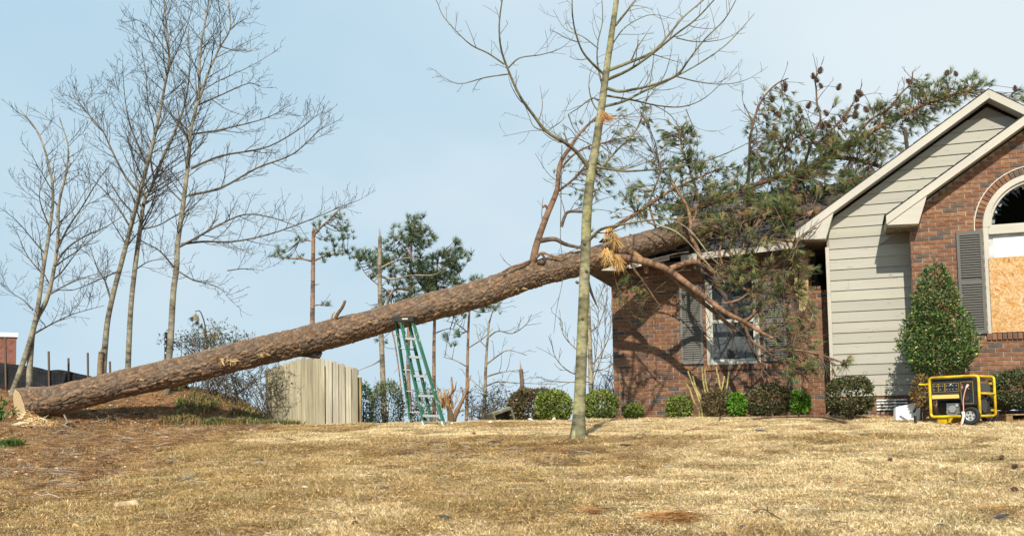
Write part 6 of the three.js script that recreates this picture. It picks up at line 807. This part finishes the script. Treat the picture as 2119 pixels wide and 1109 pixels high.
// ---------------------------------------------------------------- generator
{
  const d = 14.15, b = foot(1996, d); const g = thing('portable_generator', 'yellow framed portable generator with black control panel on two wheels', 'generator', b); g.rotation.y = -46 * Math.PI / 180; g.scale.setScalar(1.0);
  const Y = [0.78, 0.52, 0.015], K = [0.018, 0.018, 0.02], GR = [0.10, 0.10, 0.10], W2 = 0.335, D2 = 0.27, y0 = 0.115, y1 = 0.66, rt = 0.019; const PT = std({ roughness: 0.38, map: T.mottle, color: rgb(1.25, 1.25, 1.25) });
  const hoop = (z, nm) => { const r = 0.05, c = [V(-W2, y0 + r, z), V(-W2, y1 - r, z), V(-W2 + r, y1, z), V(W2 - r, y1, z), V(W2, y1 - r, z), V(W2, y0 + r, z), V(W2 - r, y0, z), V(-W2 + r, y0, z)], q = []; for (let k = 0; k < 8; k += 2) { q.push(...[c[k], c[k + 1]]); const corner = [V(-W2, y1, z), V(W2, y1, z), V(W2, y0, z), V(-W2, y0, z)][k / 2], nx = c[(k + 2) % 8]; for (let e = 1; e < 5; e++) { const t = e / 5; q.push(c[k + 1].clone().multiplyScalar((1 - t) ** 2).addScaledVector(corner, 2 * t * (1 - t)).addScaledVector(nx, t * t)); } } q.push(q[0].clone()); new MB().tube(q, rt, 10, Y, { cap: false }).build(nm, PT, g); };
  hoop(D2, 'frame_hoop'); hoop(-D2, 'frame_hoop');
  for (const [x, y] of [[-W2 + 0.02, y1 - 0.005], [W2 - 0.02, y1 - 0.005], [-W2 + 0.03, y0], [W2 - 0.03, y0], [W2, 0.42], [0, y0]]) new MB().tube([V(x, y, D2), V(x, y, -D2)], rt * 0.9, 9, Y).build('cross_bar', PT, g);
  // tank and shroud
  const tank = new MB(); tank.hexa([V(-0.31, 0.60, 0.235), V(0.24, 0.60, 0.235), V(0.24, 0.60, -0.235), V(-0.31, 0.60, -0.235), V(-0.29, 0.655, 0.21), V(0.22, 0.655, 0.21), V(0.22, 0.655, -0.21), V(-0.29, 0.655, -0.21)], K); tank.build('fuel_tank', M.rubber, g); new MB().tube([V(-0.1, 0.655, 0), V(-0.1, 0.675, 0)], 0.045, 14, K).build('fuel_cap', M.rubber, g);
  const cp = new MB(); cp.box(-0.31, 0.285, 0.44, 0.605, 0.17, 0.262, K); cp.box(0.08, 0.285, 0.265, 0.439, 0.17, 0.260, K); cp.box(-0.31, 0.079, 0.425, 0.4395, 0.17, 0.275, [0.05, 0.05, 0.052]); const panel = cp.build('control_panel', std({ roughness: 0.4 }), g);
  const line = (x0, x1, a, c, z) => { const m = new MB(), w = 0.003; m.box(x0, x1, a, a + w, z, z + 0.0015, Y); m.box(x0, x1, c - w, c, z, z + 0.0015, Y); m.box(x0, x0 + w, a + w, c - w, z, z + 0.0015, Y); m.box(x1 - w, x1, a + w, c - w, z, z + 0.0015, Y); m.build('panel_outline', PT, panel); };
  line(-0.295, -0.22, 0.458, 0.575, 0.2622); line(-0.215, -0.13, 0.458, 0.575, 0.2622); line(-0.125, 0.065, 0.458, 0.575, 0.2622); line(0.09, 0.255, 0.285, 0.585, 0.2625);
  const R = rngOf(731); for (const x of [-0.275, -0.24, -0.19, -0.155, -0.10, -0.06, -0.015, 0.035, 0.11, 0.2]) for (const y of [0.49, 0.54]) { if (R() < 0.12) continue; const m = new MB(); m.tube([V(x, y, 0.2615), V(x, y, 0.270)], 0.0165, 10, [0.045, 0.045, 0.048]); m.box(x - 0.005, x - 0.002, y - 0.006, y + 0.006, 0.2701, 0.2715, [0.4, 0.4, 0.4]); m.box(x + 0.002, x + 0.005, y - 0.006, y + 0.006, 0.2701, 0.2715, [0.4, 0.4, 0.4]); m.build('socket', M.plain, panel); }
  new MB().tube([V(-0.045, 0.555, 0.262), V(-0.045, 0.555, 0.268)], 0.010, 10, [0.75, 0.74, 0.7]).build('switch', M.plain, panel); new MB().box(0.10, 0.122, 0.50, 0.525, 0.262, 0.268, [0.75, 0.22, 0.16]).build('breaker', M.plain, panel); new MB().tube([V(0.17, 0.36, 0.262), V(0.17, 0.36, 0.275)], 0.035, 14, [0.03, 0.03, 0.032]).build('socket', M.plain, panel);
  new MB().box(-0.31, 0.06, 0.365, 0.418, 0.24, 0.268, [0.80, 0.55, 0.16]).build('name_strip', std({ roughness: 0.45 }), g); new MB().box(-0.315, 0.075, 0.345, 0.425, 0.16, 0.255, K).build('shroud', M.rubber, g);
  // engine
  const en = new MB(); en.box(-0.16, 0.02, 0.15, 0.30, -0.05, 0.16, [0.42, 0.42, 0.40]); for (let k = 0; k < 6; k++) en.box(-0.165 + k * 0.006, 0.025, 0.165 + k * 0.022, 0.175 + k * 0.022, -0.04, 0.175, [0.5, 0.5, 0.47]); en.tube([V(-0.06, 0.22, 0.16), V(-0.06, 0.22, 0.21)], [0.06, 0.05], 16, [0.45, 0.45, 0.43]); en.tube([V(0.0, 0.27, 0.17), V(0.0, 0.27, 0.2)], 0.022, 10, [0.62, 0.62, 0.6]); en.box(-0.14, 0.0, 0.135, 0.15, -0.1, 0.2, [0.3, 0.3, 0.3]); en.build('engine', std({ roughness: 0.4, metalness: 0.6 }), g);
  new MB().box(-0.30, 0.28, 0.14, 0.44, -0.215, -0.19, K).build('rear_shroud', M.rubber, g); new MB().tube([V(-0.30, 0.27, 0), V(-0.165, 0.27, 0)], [0.13, 0.14], 22, K).build('recoil_housing', M.rubber, g); new MB().tube([V(0.05, 0.26, 0), V(0.27, 0.26, 0)], 0.115, 22, [0.03, 0.03, 0.032]).build('alternator', M.rubber, g); new MB().tube([V(0.27, 0.27, 0), V(0.295, 0.27, 0)], [0.125, 0.11], 22, [0.04, 0.04, 0.042]).build('fan_guard', M.rubber, g); new MB().box(0.12, 0.30, 0.44, 0.56, -0.22, 0.10, [0.06, 0.06, 0.06]).build('muffler', M.rubber, g); for (const [y, z] of [[0.60, 0.2], [0.56, -0.21], [0.40, -0.235], [0.19, -0.235]]) new MB().tube([V(W2 - 0.045, y, z), V(W2 - 0.01, y, z)], 0.018, 8, Y).build('mount', PT, g);  // first box is a black infill added behind the engine to darken the open inside
  // wheels, foot, handles
  for (const z of [D2 + 0.055, -D2 - 0.055]) { const w = new THREE.Group(); w.name = 'wheel'; w.position.set(W2 - 0.10, 0.118, z); g.add(w); const pr = []; for (const [r, a] of [[0.068, -0.032], [0.105, -0.036], [0.118, -0.026], [0.121, 0], [0.118, 0.026], [0.105, 0.036], [0.068, 0.032], [0.068, -0.032]]) pr.push(new THREE.Vector2(r, a)); const tg = new THREE.LatheGeometry(pr, 32); tg.rotateX(Math.PI / 2); const ty = new THREE.Mesh(tg, new THREE.MeshStandardMaterial({ color: rgb(0.018, 0.018, 0.018), roughness: 0.85 })); ty.name = 'tyre'; w.add(ty); const s = Math.sign(z), m = new MB(); m.tube([V(0, 0, -0.022), V(0, 0, 0.022)], 0.028, 14, [0.6, 0.6, 0.58]); for (let k = 0; k < 5; k++) { const a = k / 5 * 6.283 + 0.3; m.beam(V(Math.cos(a) * 0.02, Math.sin(a) * 0.02, 0.014 * s), V(Math.cos(a) * 0.072, Math.sin(a) * 0.072, 0.020 * s), 0.034, 0.012, [0.58, 0.58, 0.56], V(0, 0, 1).cross(V(Math.cos(a), Math.sin(a), 0))); } const rg = new THREE.TorusGeometry(0.066, 0.010, 8, 28); m.build('rim', std({ roughness: 0.35, metalness: 0.5 }), w); const rm = new THREE.Mesh(rg, new THREE.MeshStandardMaterial({ color: rgb(0.5, 0.5, 0.48), roughness: 0.35, metalness: 0.5 })); rm.name = 'rim_ring'; rm.position.z = 0.02 * s; w.add(rm); new MB().tube([V(0, 0, 0.03 * s), V(0, 0, -0.10 * s)], 0.012, 8, [0.1, 0.1, 0.1]).build('axle', M.plain, w); }
  const ftm = new MB(); ftm.hexa([V(-0.25, 0.0, D2 - 0.02), V(-0.13, 0.0, D2 - 0.02), V(-0.13, 0.0, -D2 + 0.02), V(-0.25, 0.0, -D2 + 0.02), V(-0.26, y0 - 0.01, D2 - 0.01), V(-0.12, y0 - 0.01, D2 - 0.01), V(-0.12, y0 - 0.01, -D2 + 0.01), V(-0.26, y0 - 0.01, -D2 + 0.01)], Y).build('foot', PT, g); new MB().beam(V(-0.04, y0 - 0.01, D2), V(-0.09, 0.03, D2), 0.02, 0.03, Y).build('foot_bracket', PT, g);
  for (const z of [D2, -D2]) { const h = new MB().tube([V(-W2 - 0.005, 0.565, z), V(-W2 - 0.155, 0.575, z)], 0.014, 10, Y).build('handle', PT, g); new MB().tube([V(-W2 - 0.15, 0.575, z), V(-W2 - 0.31, 0.586, z)], 0.0185, 10, K).build('grip', M.rubber, h); }
  g.updateMatrixWorld(true); const gw = (x, y, z) => V(x, y, z).applyMatrix4(g.matrixWorld); const top = gw(0.19, 0.535, 0.272);
  // extension cord plugged into the panel
  const e0 = V(top.x, top.y, top.z), out = gw(0.19, 0.5, 0.33), mid = gw(0.15, 0.34, 0.345), low = gw(0.15, 0.17, 0.36), f1 = gw(0.13, 0.02, 0.42); f1.y = ground(f1.x, f1.z) + 0.03; const cp2 = thing('extension_cord', 'pale orange extension cord running from the generator to the lawn', 'cord', V(f1.x, ground(f1.x, f1.z), f1.z)); const lo = p => p.clone().sub(cp2.position), gp = (px, py) => { const p = onGround(px, py); p.y += 0.035; return p; }; new MB().tube(curve([e0, out, mid, low, f1, gp(1992, 880), gp(1975, 884)].map(lo), 46), 0.0075, 7, [0.72, 0.33, 0.20]).build('cable', M.rubber, cp2); new MB().tube([lo(e0).add(V(0, 0, 0)), lo(out)], [0.018, 0.014], 9, [0.7, 0.45, 0.38]).build('plug', M.rubber, cp2); const cn = low.clone(); const cm = new MB(); cm.tube(curve([lo(low), lo(low.clone().lerp(f1, 0.5).add(V(0.01, 0.02, 0.02))), lo(f1.clone().add(V(0.015, 0.01, 0)))], 8), t => lerp(0.020, 0.014, t), 9, [0.66, 0.63, 0.6]); cm.beam(lo(cn.clone().add(V(-0.03, 0.0, 0.01))), lo(cn.clone().add(V(0.0, -0.06, 0.02))), 0.02, 0.012, [0.75, 0.73, 0.7]); cm.build('connector', M.plain, cp2);
  const c3 = thing('extension_cord', 'short loop of orange cord on the grass beside the far wheel', 'cord', gp(2085, 868)); new MB().tube(curve([gp(2062, 864), gp(2075, 871), gp(2092, 868), gp(2105, 864)].map(p => p.sub(c3.position)), 20), 0.0075, 6, [0.72, 0.33, 0.20]).build('cable', M.rubber, c3);
}
{ // bent white gutter length, garden spike light, pallet and tarp
  const R = rngOf(740), b = foot(1885, 15.0), g = thing('downspout_piece', 'crumpled white metal gutter piece lying by the siding', 'gutter', b); const L = (x, y, d) => { const p = P(x, y, d).sub(b); return p; }, gy = 0.0;
  const A = [L(1854, 843, 15.0), L(1912, 831, 14.95)], c = [0.80, 0.79, 0.75], m = new MB(); const fl = V(L(1852, 855, 15).x, gy, 0), fr = V(L(1908, 855, 15).x, gy, 0.04); m.hexa([V(fl.x, 0, 0.05), V(fr.x, 0, 0.09), V(fr.x, 0.01, -0.07), V(fl.x, 0, -0.07), V(A[0].x, A[0].y, 0.02), V(A[1].x - 0.03, A[1].y, 0.05), V(A[1].x - 0.03, A[1].y, -0.06), V(A[0].x, A[0].y - 0.01, -0.06)], c).build('body', std({ roughness: 0.4 }), g);
  const e = new MB(), q0 = [L(1906, 826, 14.95), L(1920, 830, 14.9), L(1921, 846, 14.9), L(1905, 853, 14.95)]; e.quad(q0[3].clone().add(V(0, 0, 0.02)), q0[2], q0[1], q0[0], c); e.quad(q0[2], q0[2].clone().add(V(-0.05, -0.03, -0.1)), q0[1].clone().add(V(-0.05, 0, -0.1)), q0[1], c); e.build('crumpled_end', std({ roughness: 0.4, side: THREE.DoubleSide }), g); new MB().tube(curve([L(1911, 822, 14.85), L(1902, 836, 14.84), L(1891, 854, 14.86)], 8), 0.014, 7, [0.025, 0.022, 0.02]).build('strap', M.rubber, g); new MB().tube([L(1913, 822, 14.84), L(1914, 824, 14.82)], 0.016, 8, [0.8, 0.8, 0.78]).build('end_cap', M.plain, g);
  const s = foot(1896, 14.0), k = thing('marker_peg', 'short black peg on an orange disc stuck in the lawn', 'peg', s); new MB().tube([V(0, 0.02, 0), V(0, 0.15, 0)], 0.019, 12, [0.012, 0.012, 0.012]).build('shaft', M.rubber, k); new MB().tube([V(0, 0.015, 0), V(0, 0.035, 0)], [0.055, 0.045], 16, [0.75, 0.20, 0.10]).build('disc', M.plain, k);
  const f = foot(2100, 14.4), pl = thing('pallet', 'low wooden pallet lying in front of the hedge', 'pallet', f); for (let j = 0; j < 4; j++) new MB().box(-0.25, 0.55, 0.10, 0.118, -0.3 + j * 0.16, -0.19 + j * 0.16, jit(R, [0.42, 0.28, 0.14], 0.15)).build('slat', M.wood, pl); for (const x of [-0.24, 0.1, 0.45]) new MB().box(x, x + 0.09, 0, 0.099, -0.3, 0.28, [0.36, 0.23, 0.11]).build('bearer', M.wood, pl);
  const tp = thing('tarp', 'crumpled blue and white tarp spread on the pallet', 'tarp', f.clone().add(V(0.1, 0.12, 0))), NX = 26, NZ = 12, tm = new MB(); for (let j = 0; j <= NZ; j++) for (let i = 0; i <= NX; i++) { const x = -0.38 + i * 0.035, z = -0.2 + j * 0.035, blue = fbm(x * 5 + 3, z * 5, 2) > 0.48 || x > 0.15; tm.vert(V(x, 0.015 + 0.06 * fbm(x * 9 + 1, z * 9, 3), z), V(0, 1, 0), blue ? [0.04, 0.13, 0.42] : [0.72, 0.73, 0.75], x, z); } for (let j = 0; j < NZ; j++) for (let i = 0; i < NX; i++) { const a = j * (NX + 1) + i; tm.i.push(a, a + NX + 1, a + 1, a + 1, a + NX + 1, a + NX + 2); } const tgm = tm.geo(); tgm.computeVertexNormals(); const tme = new THREE.Mesh(tgm, std({ roughness: 0.45, side: THREE.DoubleSide })); tme.name = 'sheet'; tp.add(tme);
  // tipped wooden box by the brown mound
  const bx = foot(1040, 17.3), w = thing('tipped_bench', 'greenish wooden planter tipped on its side beside the brown mound', 'planter', bx); w.rotation.set(0, 0.35, 0.32); const c2 = [0.20, 0.19, 0.13]; for (const [a, bb, cc, dd, e2, f2] of [[-0.17, 0.19, 0.20, 0.235, -0.17, 0.17], [-0.17, -0.14, 0, 0.199, -0.17, 0.17], [0.16, 0.19, 0.0, 0.199, -0.17, 0.17], [-0.139, 0.159, 0.02, 0.199, -0.17, -0.14]]) new MB().box(a, bb, cc, dd, e2, f2, jit(R, c2, 0.2)).build('board', M.wood, w); new MB().box(-0.16, 0.18, 0.236, 0.25, -0.02, 0.15, [0.36, 0.34, 0.26]).build('lid_strip', M.wood, w);
  // white lantern finial on the shrub at the corner, white scraps
  const sc = [[1098, 868, [0.8, 0.8, 0.8], 'white crumpled scrap at the foot of the brown mound'], [1147, 866, [0.82, 0.78, 0.72], 'cream crumpled scrap in front of the boxwood near the young tree'], [1015, 880, [0.75, 0.62, 0.58], 'pinkish crumpled scrap beside the tipped planter'], [935, 884, [0.5, 0.5, 0.58], 'blue grey crumpled scrap at the foot of the torn stump']]; for (const [x, y, c3, lb] of sc) { const p = onGround(x, y); const m2 = new MB(), pts = []; for (let a = 0; a < 7; a++) pts.push(V(Math.cos(a * 0.9) * (0.03 + 0.03 * R()), 0.02 + 0.05 * R(), Math.sin(a * 0.9) * (0.03 + 0.03 * R()))); for (let a = 0; a < 7; a++) { m2.tri(V(0, 0.08, 0), pts[(a + 1) % 7], pts[a], c3); m2.tri(V(0, 0, 0), pts[a], pts[(a + 1) % 7], c3); } const o = m2.build('paper_scrap', std({ roughness: 0.8, side: THREE.DoubleSide })); o.position.copy(p); tag(o, lb, 'scrap', 'crumpled scraps along the crest'); }
}
// ---------------------------------------------------------------- things lying on the lawn
{
  const R = rngOf(800);
  function scrap(px, py, w, h, turn, c, label, group, name, cat) { const p = onGround(px, py), m = new MB(), n = 6, out = []; const ph = R() * 6; for (let k = 0; k < n; k++) { const a = (k + 0.5 * (R() - 0.5)) / n * 6.283 + ph * 0.1, r = 0.35 + 0.6 * R(); out.push([Math.cos(a) * w * r, Math.sin(a) * h * r]); } const t = out.map(q => V(q[0], 0.018 + 0.015 * R(), q[1])), u = out.map((q, k) => V(q[0], t[k].y - 0.012, q[1])), c0 = V(0, 0.03 + 0.01 * R(), 0); for (let k = 0; k < n; k++) { const q = (k + 1) % n; m.tri(c0, t[q], t[k], c); m.quad(t[k], t[q], u[q], u[k], c); m.tri(V(0, 0.01, 0), u[k], u[q], c); } const o = m.build(name, cat === 'shingle' ? M.roof : M.wood); o.position.copy(p).add(V(0, 0.012, 0)); o.rotation.set((R() - 0.5) * 0.25, turn, (R() - 0.5) * 0.25); tag(o, label, cat, group); return o; }
  const SG = 'shingle scraps on the lawn';
  for (const [x, y, w, h, t] of [[1025, 921, 0.10, 0.05, 0.2], [796, 1018, 0.065, 0.03, 0.4], [918, 1079, 0.08, 0.03, -0.1], [1304, 929, 0.14, 0.05, 0.15], [1576, 897, 0.13, 0.06, 0.1], [1758, 901, 0.11, 0.06, 0], [2073, 1078, 0.09, 0.035, 0.5], [1950, 1097, 0.07, 0.03, -0.4], [1536, 1104, 0.06, 0.03, 0], [535, 959, 0.07, 0.03, 0]]) scrap(x, y, w, h, t, jit(R, [0.075, 0.08, 0.095], 0.2), ({ 1025: 'dark grey shingle scrap in the pine straw before the young tree', 1304: 'longest dark shingle strip lying in pine straw beside the young tree', 1576: 'dark grey shingle scrap below the left end of the long thin branch', 1758: 'dark grey shingle scrap beside the small dark green plastic scrap', 2073: 'torn dark shingle lying just below the reddish needles', 535: 'grey shingle scrap on the lawn below the earth bank' })[x] || 'dark grey torn shingle scrap lying flat on the front of the dormant lawn', SG, 'shingle_scrap', 'shingle');
  scrap(1788, 907, 0.06, 0.03, 0, [0.05, 0.12, 0.10], 'small dark green scrap of plastic on the lawn', null, 'plastic_scrap', 'scrap');
  const cn = [[736, 1094], [2072, 955], [2099, 976], [2097, 1022], [1965, 883], [1842, 960], [980, 905]];
  for (const [x, y] of cn) { const p = onGround(x, y), o = new THREE.Mesh(CONE, coneMat); o.name = numbered('pine_cone'); o.position.copy(p).add(V(0, 0.03, 0)); o.rotation.set(1.4, R() * 6, 0.2); o.scale.setScalar(0.6 + 0.2 * R()); scene.add(o); tag(o, 'dark brown open pine cone lying on the dormant lawn', 'pine cone', 'pine cones on the lawn'); }
  for (const [x, y] of [[150, 887], [161, 880], [140, 884]]) { const p = onGround(x, y), o = new THREE.Mesh(CONE, coneMat); o.name = numbered('pine_cone'); o.position.copy(p).add(V(0, 0.04, 0)); o.rotation.set(1.4, R() * 6, 0.2); scene.add(o); tag(o, 'dark pine cone on the earth below the trunk', 'pine cone', 'pine cones by the trunk'); }
  function stick(pts, r0, r1, c, label, name = 'stick', group) { const q = pts.map(p => { const v = onGround(p[0], p[1]); v.y += p[2] || 0.03; return v; }), b = q[0].clone(); b.y -= 0.03; const g = thing(name, label, 'branch', b, group); const w = curve(q.map(v => v.clone().sub(b)), 14); new MB().tube(w, t => lerp(r0, r1, t), 7, (t) => jit(R, c, 0.12)).build('stem', M.bark, g); const m = new MB(); for (let k = 0; k < 3; k++) { const p = w[3 + k * 4], dr = V(R() - 0.5, 0.4, R() - 0.5).normalize(); m.tube([p, p.clone().addScaledVector(dr, 0.06 + 0.08 * R())], [r1, 0.002], 4, c); } m.build('twig', M.bark, g); return g; }
  stick([[1560, 877, 0.07], [1610, 875, 0.09], [1655, 874, 0.09], [1700, 875, 0.09], [1752, 882, 0.05]], 0.014, 0.024, [0.22, 0.13, 0.08], 'long thin brown branch lying across the pale lawn');
  stick([[368, 1005], [380, 1003, 0.05], [392, 999], [406, 992, 0.05]], 0.008, 0.006, [0.34, 0.32, 0.28], 'short grey curved stick on the brownish lawn');
  stick([[1485, 878], [1500, 872, 0.10], [1512, 874, 0.08]], 0.012, 0.008, [0.2, 0.12, 0.07], 'small forked twig standing up from the pale lawn');
  stick([[70, 882, 0.04], [90, 872, 0.05], [108, 858, 0.10], [122, 862, 0.10], [140, 880, 0.03]], 0.022, 0.014, [0.36, 0.32, 0.26], 'bent grey branch beside the sawdust under the trunk');
  stick([[112, 880, 0.03], [130, 886, 0.04], [152, 893, 0.03]], 0.016, 0.012, [0.44, 0.40, 0.33], 'pale barkless stick lying below the bent grey branch');
  stick([[170, 885, 0.03], [205, 878, 0.06], [235, 871, 0.08]], 0.012, 0.009, [0.30, 0.23, 0.16], 'thin branch with a pale sawn tip on the bare earth');
  stick([[1560, 1070], [1580, 1068, 0.05], [1600, 1076], [1618, 1083]], 0.008, 0.005, [0.24, 0.15, 0.09], 'thin curved twig lying in the front of the lawn');
  stick([[1130, 912], [1180, 906], [1240, 908]], 0.010, 0.006, [0.22, 0.14, 0.09], 'thin brown stick at the foot of the young tree'); stick([[1290, 918], [1340, 910], [1400, 906]], 0.010, 0.006, [0.24, 0.17, 0.11], 'long twig in the pine straw beside the young tree');
  { const p = onGround(261, 1054), m = new MB(); m.hexa([V(-0.10, 0, 0.03), V(0.10, 0, 0.035), V(0.11, 0, -0.02), V(-0.09, 0, -0.03), V(-0.09, 0.035, 0.02), V(0.08, 0.04, 0.028), V(0.10, 0.03, -0.012), V(-0.08, 0.03, -0.02)], [0.74, 0.56, 0.36]); const o = m.build('wood_chunk', M.wood); o.position.copy(p).add(V(0, 0.025, 0)); o.rotation.set(0.1, 0.25, 0.06); tag(o, 'pale fresh split piece of wood lying on the lawn', 'wood'); }
  for (const [x, y, w, l] of [[583, 914, 0.12, 'long pale wood chip lying near the fence'], [398, 875, 0.05, 'white wood chip at the edge of the bank'], [1301, 997, 0.06, 'white chip lying on the middle of the lawn'], [631, 1017, 0.04, 'small white chip on the brownish lawn'], [495, 976, 0.05, 'reddish bark chip lying on the lawn'], [1230, 1068, 0.09, 'orange brown bark slab on the lawn near the straw heap'], [1270, 985, 0.03, 'tiny white chip on the lawn']]) scrap(x, y, w, w * 0.35, 0.15, /red|orange/.test(l) ? [0.42, 0.18, 0.07] : [0.8, 0.68, 0.5], l, null, 'wood_chip', 'wood');
  for (const [x, y, s] of [[40, 972, 0.07], [60, 968, 0.05]]) scrap(x, y, s, s * 0.6, 0.2, [0.30, 0.30, 0.31], s > 0.06 ? 'larger of two grey stones half buried in the bare earth' : 'smaller of two grey stones half buried in the bare earth', 'stones in the bare earth', 'stone', 'stone');
  // heap of straw and sawdust
  const heap = (px, py, rx, rz, n, len, pal, name, label, cat, hh) => { const p = onGround(px, py), m = new MB(); for (let k = 0; k < n; k++) { const a = R() * 6.283, r = Math.sqrt(R()), x = Math.cos(a) * r * rx, z = Math.sin(a) * r * rz, h = (hh || 0.06) * (1 - r) * R() + 0.03, b = R() * 6.283, l = len * (0.6 + 0.7 * R()), dir = V(Math.cos(b), (R() - 0.4) * 0.4, Math.sin(b)).normalize(); m.leaf(V(x, ground(p.x + x, p.z + z) - p.y + h, z), dir, V(-Math.sin(b), 0.4, Math.cos(b)).normalize(), l, len > 0.1 ? 0.006 : l * 0.6, jit(R, pal[Math.floor(R() * pal.length)], 0.2)); } const o = m.build(name, M.leafM2); o.position.copy(p); tag(o, label, cat, null, 'stuff'); return o; };
  M.leafM2 = std({ side: THREE.DoubleSide, roughness: 0.9 });
  heap(1395, 1082, 0.22, 0.14, 420, 0.17, [[0.42, 0.20, 0.06], [0.5, 0.28, 0.09], [0.3, 0.14, 0.05]], 'straw_heap', 'orange brown heap of pine straw at the front of the lawn', 'pine straw'); heap(1232, 1066, 0.10, 0.06, 90, 0.14, [[0.42, 0.20, 0.06], [0.34, 0.16, 0.05]], 'straw_heap', 'small bunch of brown pine straw on the lawn', 'pine straw'); heap(1672, 893, 0.12, 0.14, 90, 0.14, [[0.38, 0.20, 0.07], [0.3, 0.16, 0.06]], 'straw_heap', 'brown needle bunch on the pale lawn', 'pine straw'); heap(2070, 1062, 0.12, 0.05, 60, 0.16, [[0.42, 0.22, 0.07]], 'straw_heap', 'reddish needles near the torn shingle', 'pine straw');
  heap(76, 884, 0.34, 0.34, 4200, 0.04, [[0.80, 0.62, 0.36], [0.70, 0.50, 0.27], [0.85, 0.70, 0.46]], 'sawdust', 'pale sawdust heap below the saw cut', 'sawdust', 0.14); heap(58, 874, 0.17, 0.16, 1100, 0.06, [[0.78, 0.58, 0.32], [0.84, 0.67, 0.42]], 'sawdust', 'pale wood shavings spilled under the cut face', 'sawdust', 0.2);
}

scene.traverse(o => { if (o.isMesh) { o.castShadow = true; o.receiveShadow = true; } });
renderer.render(scene, camera);
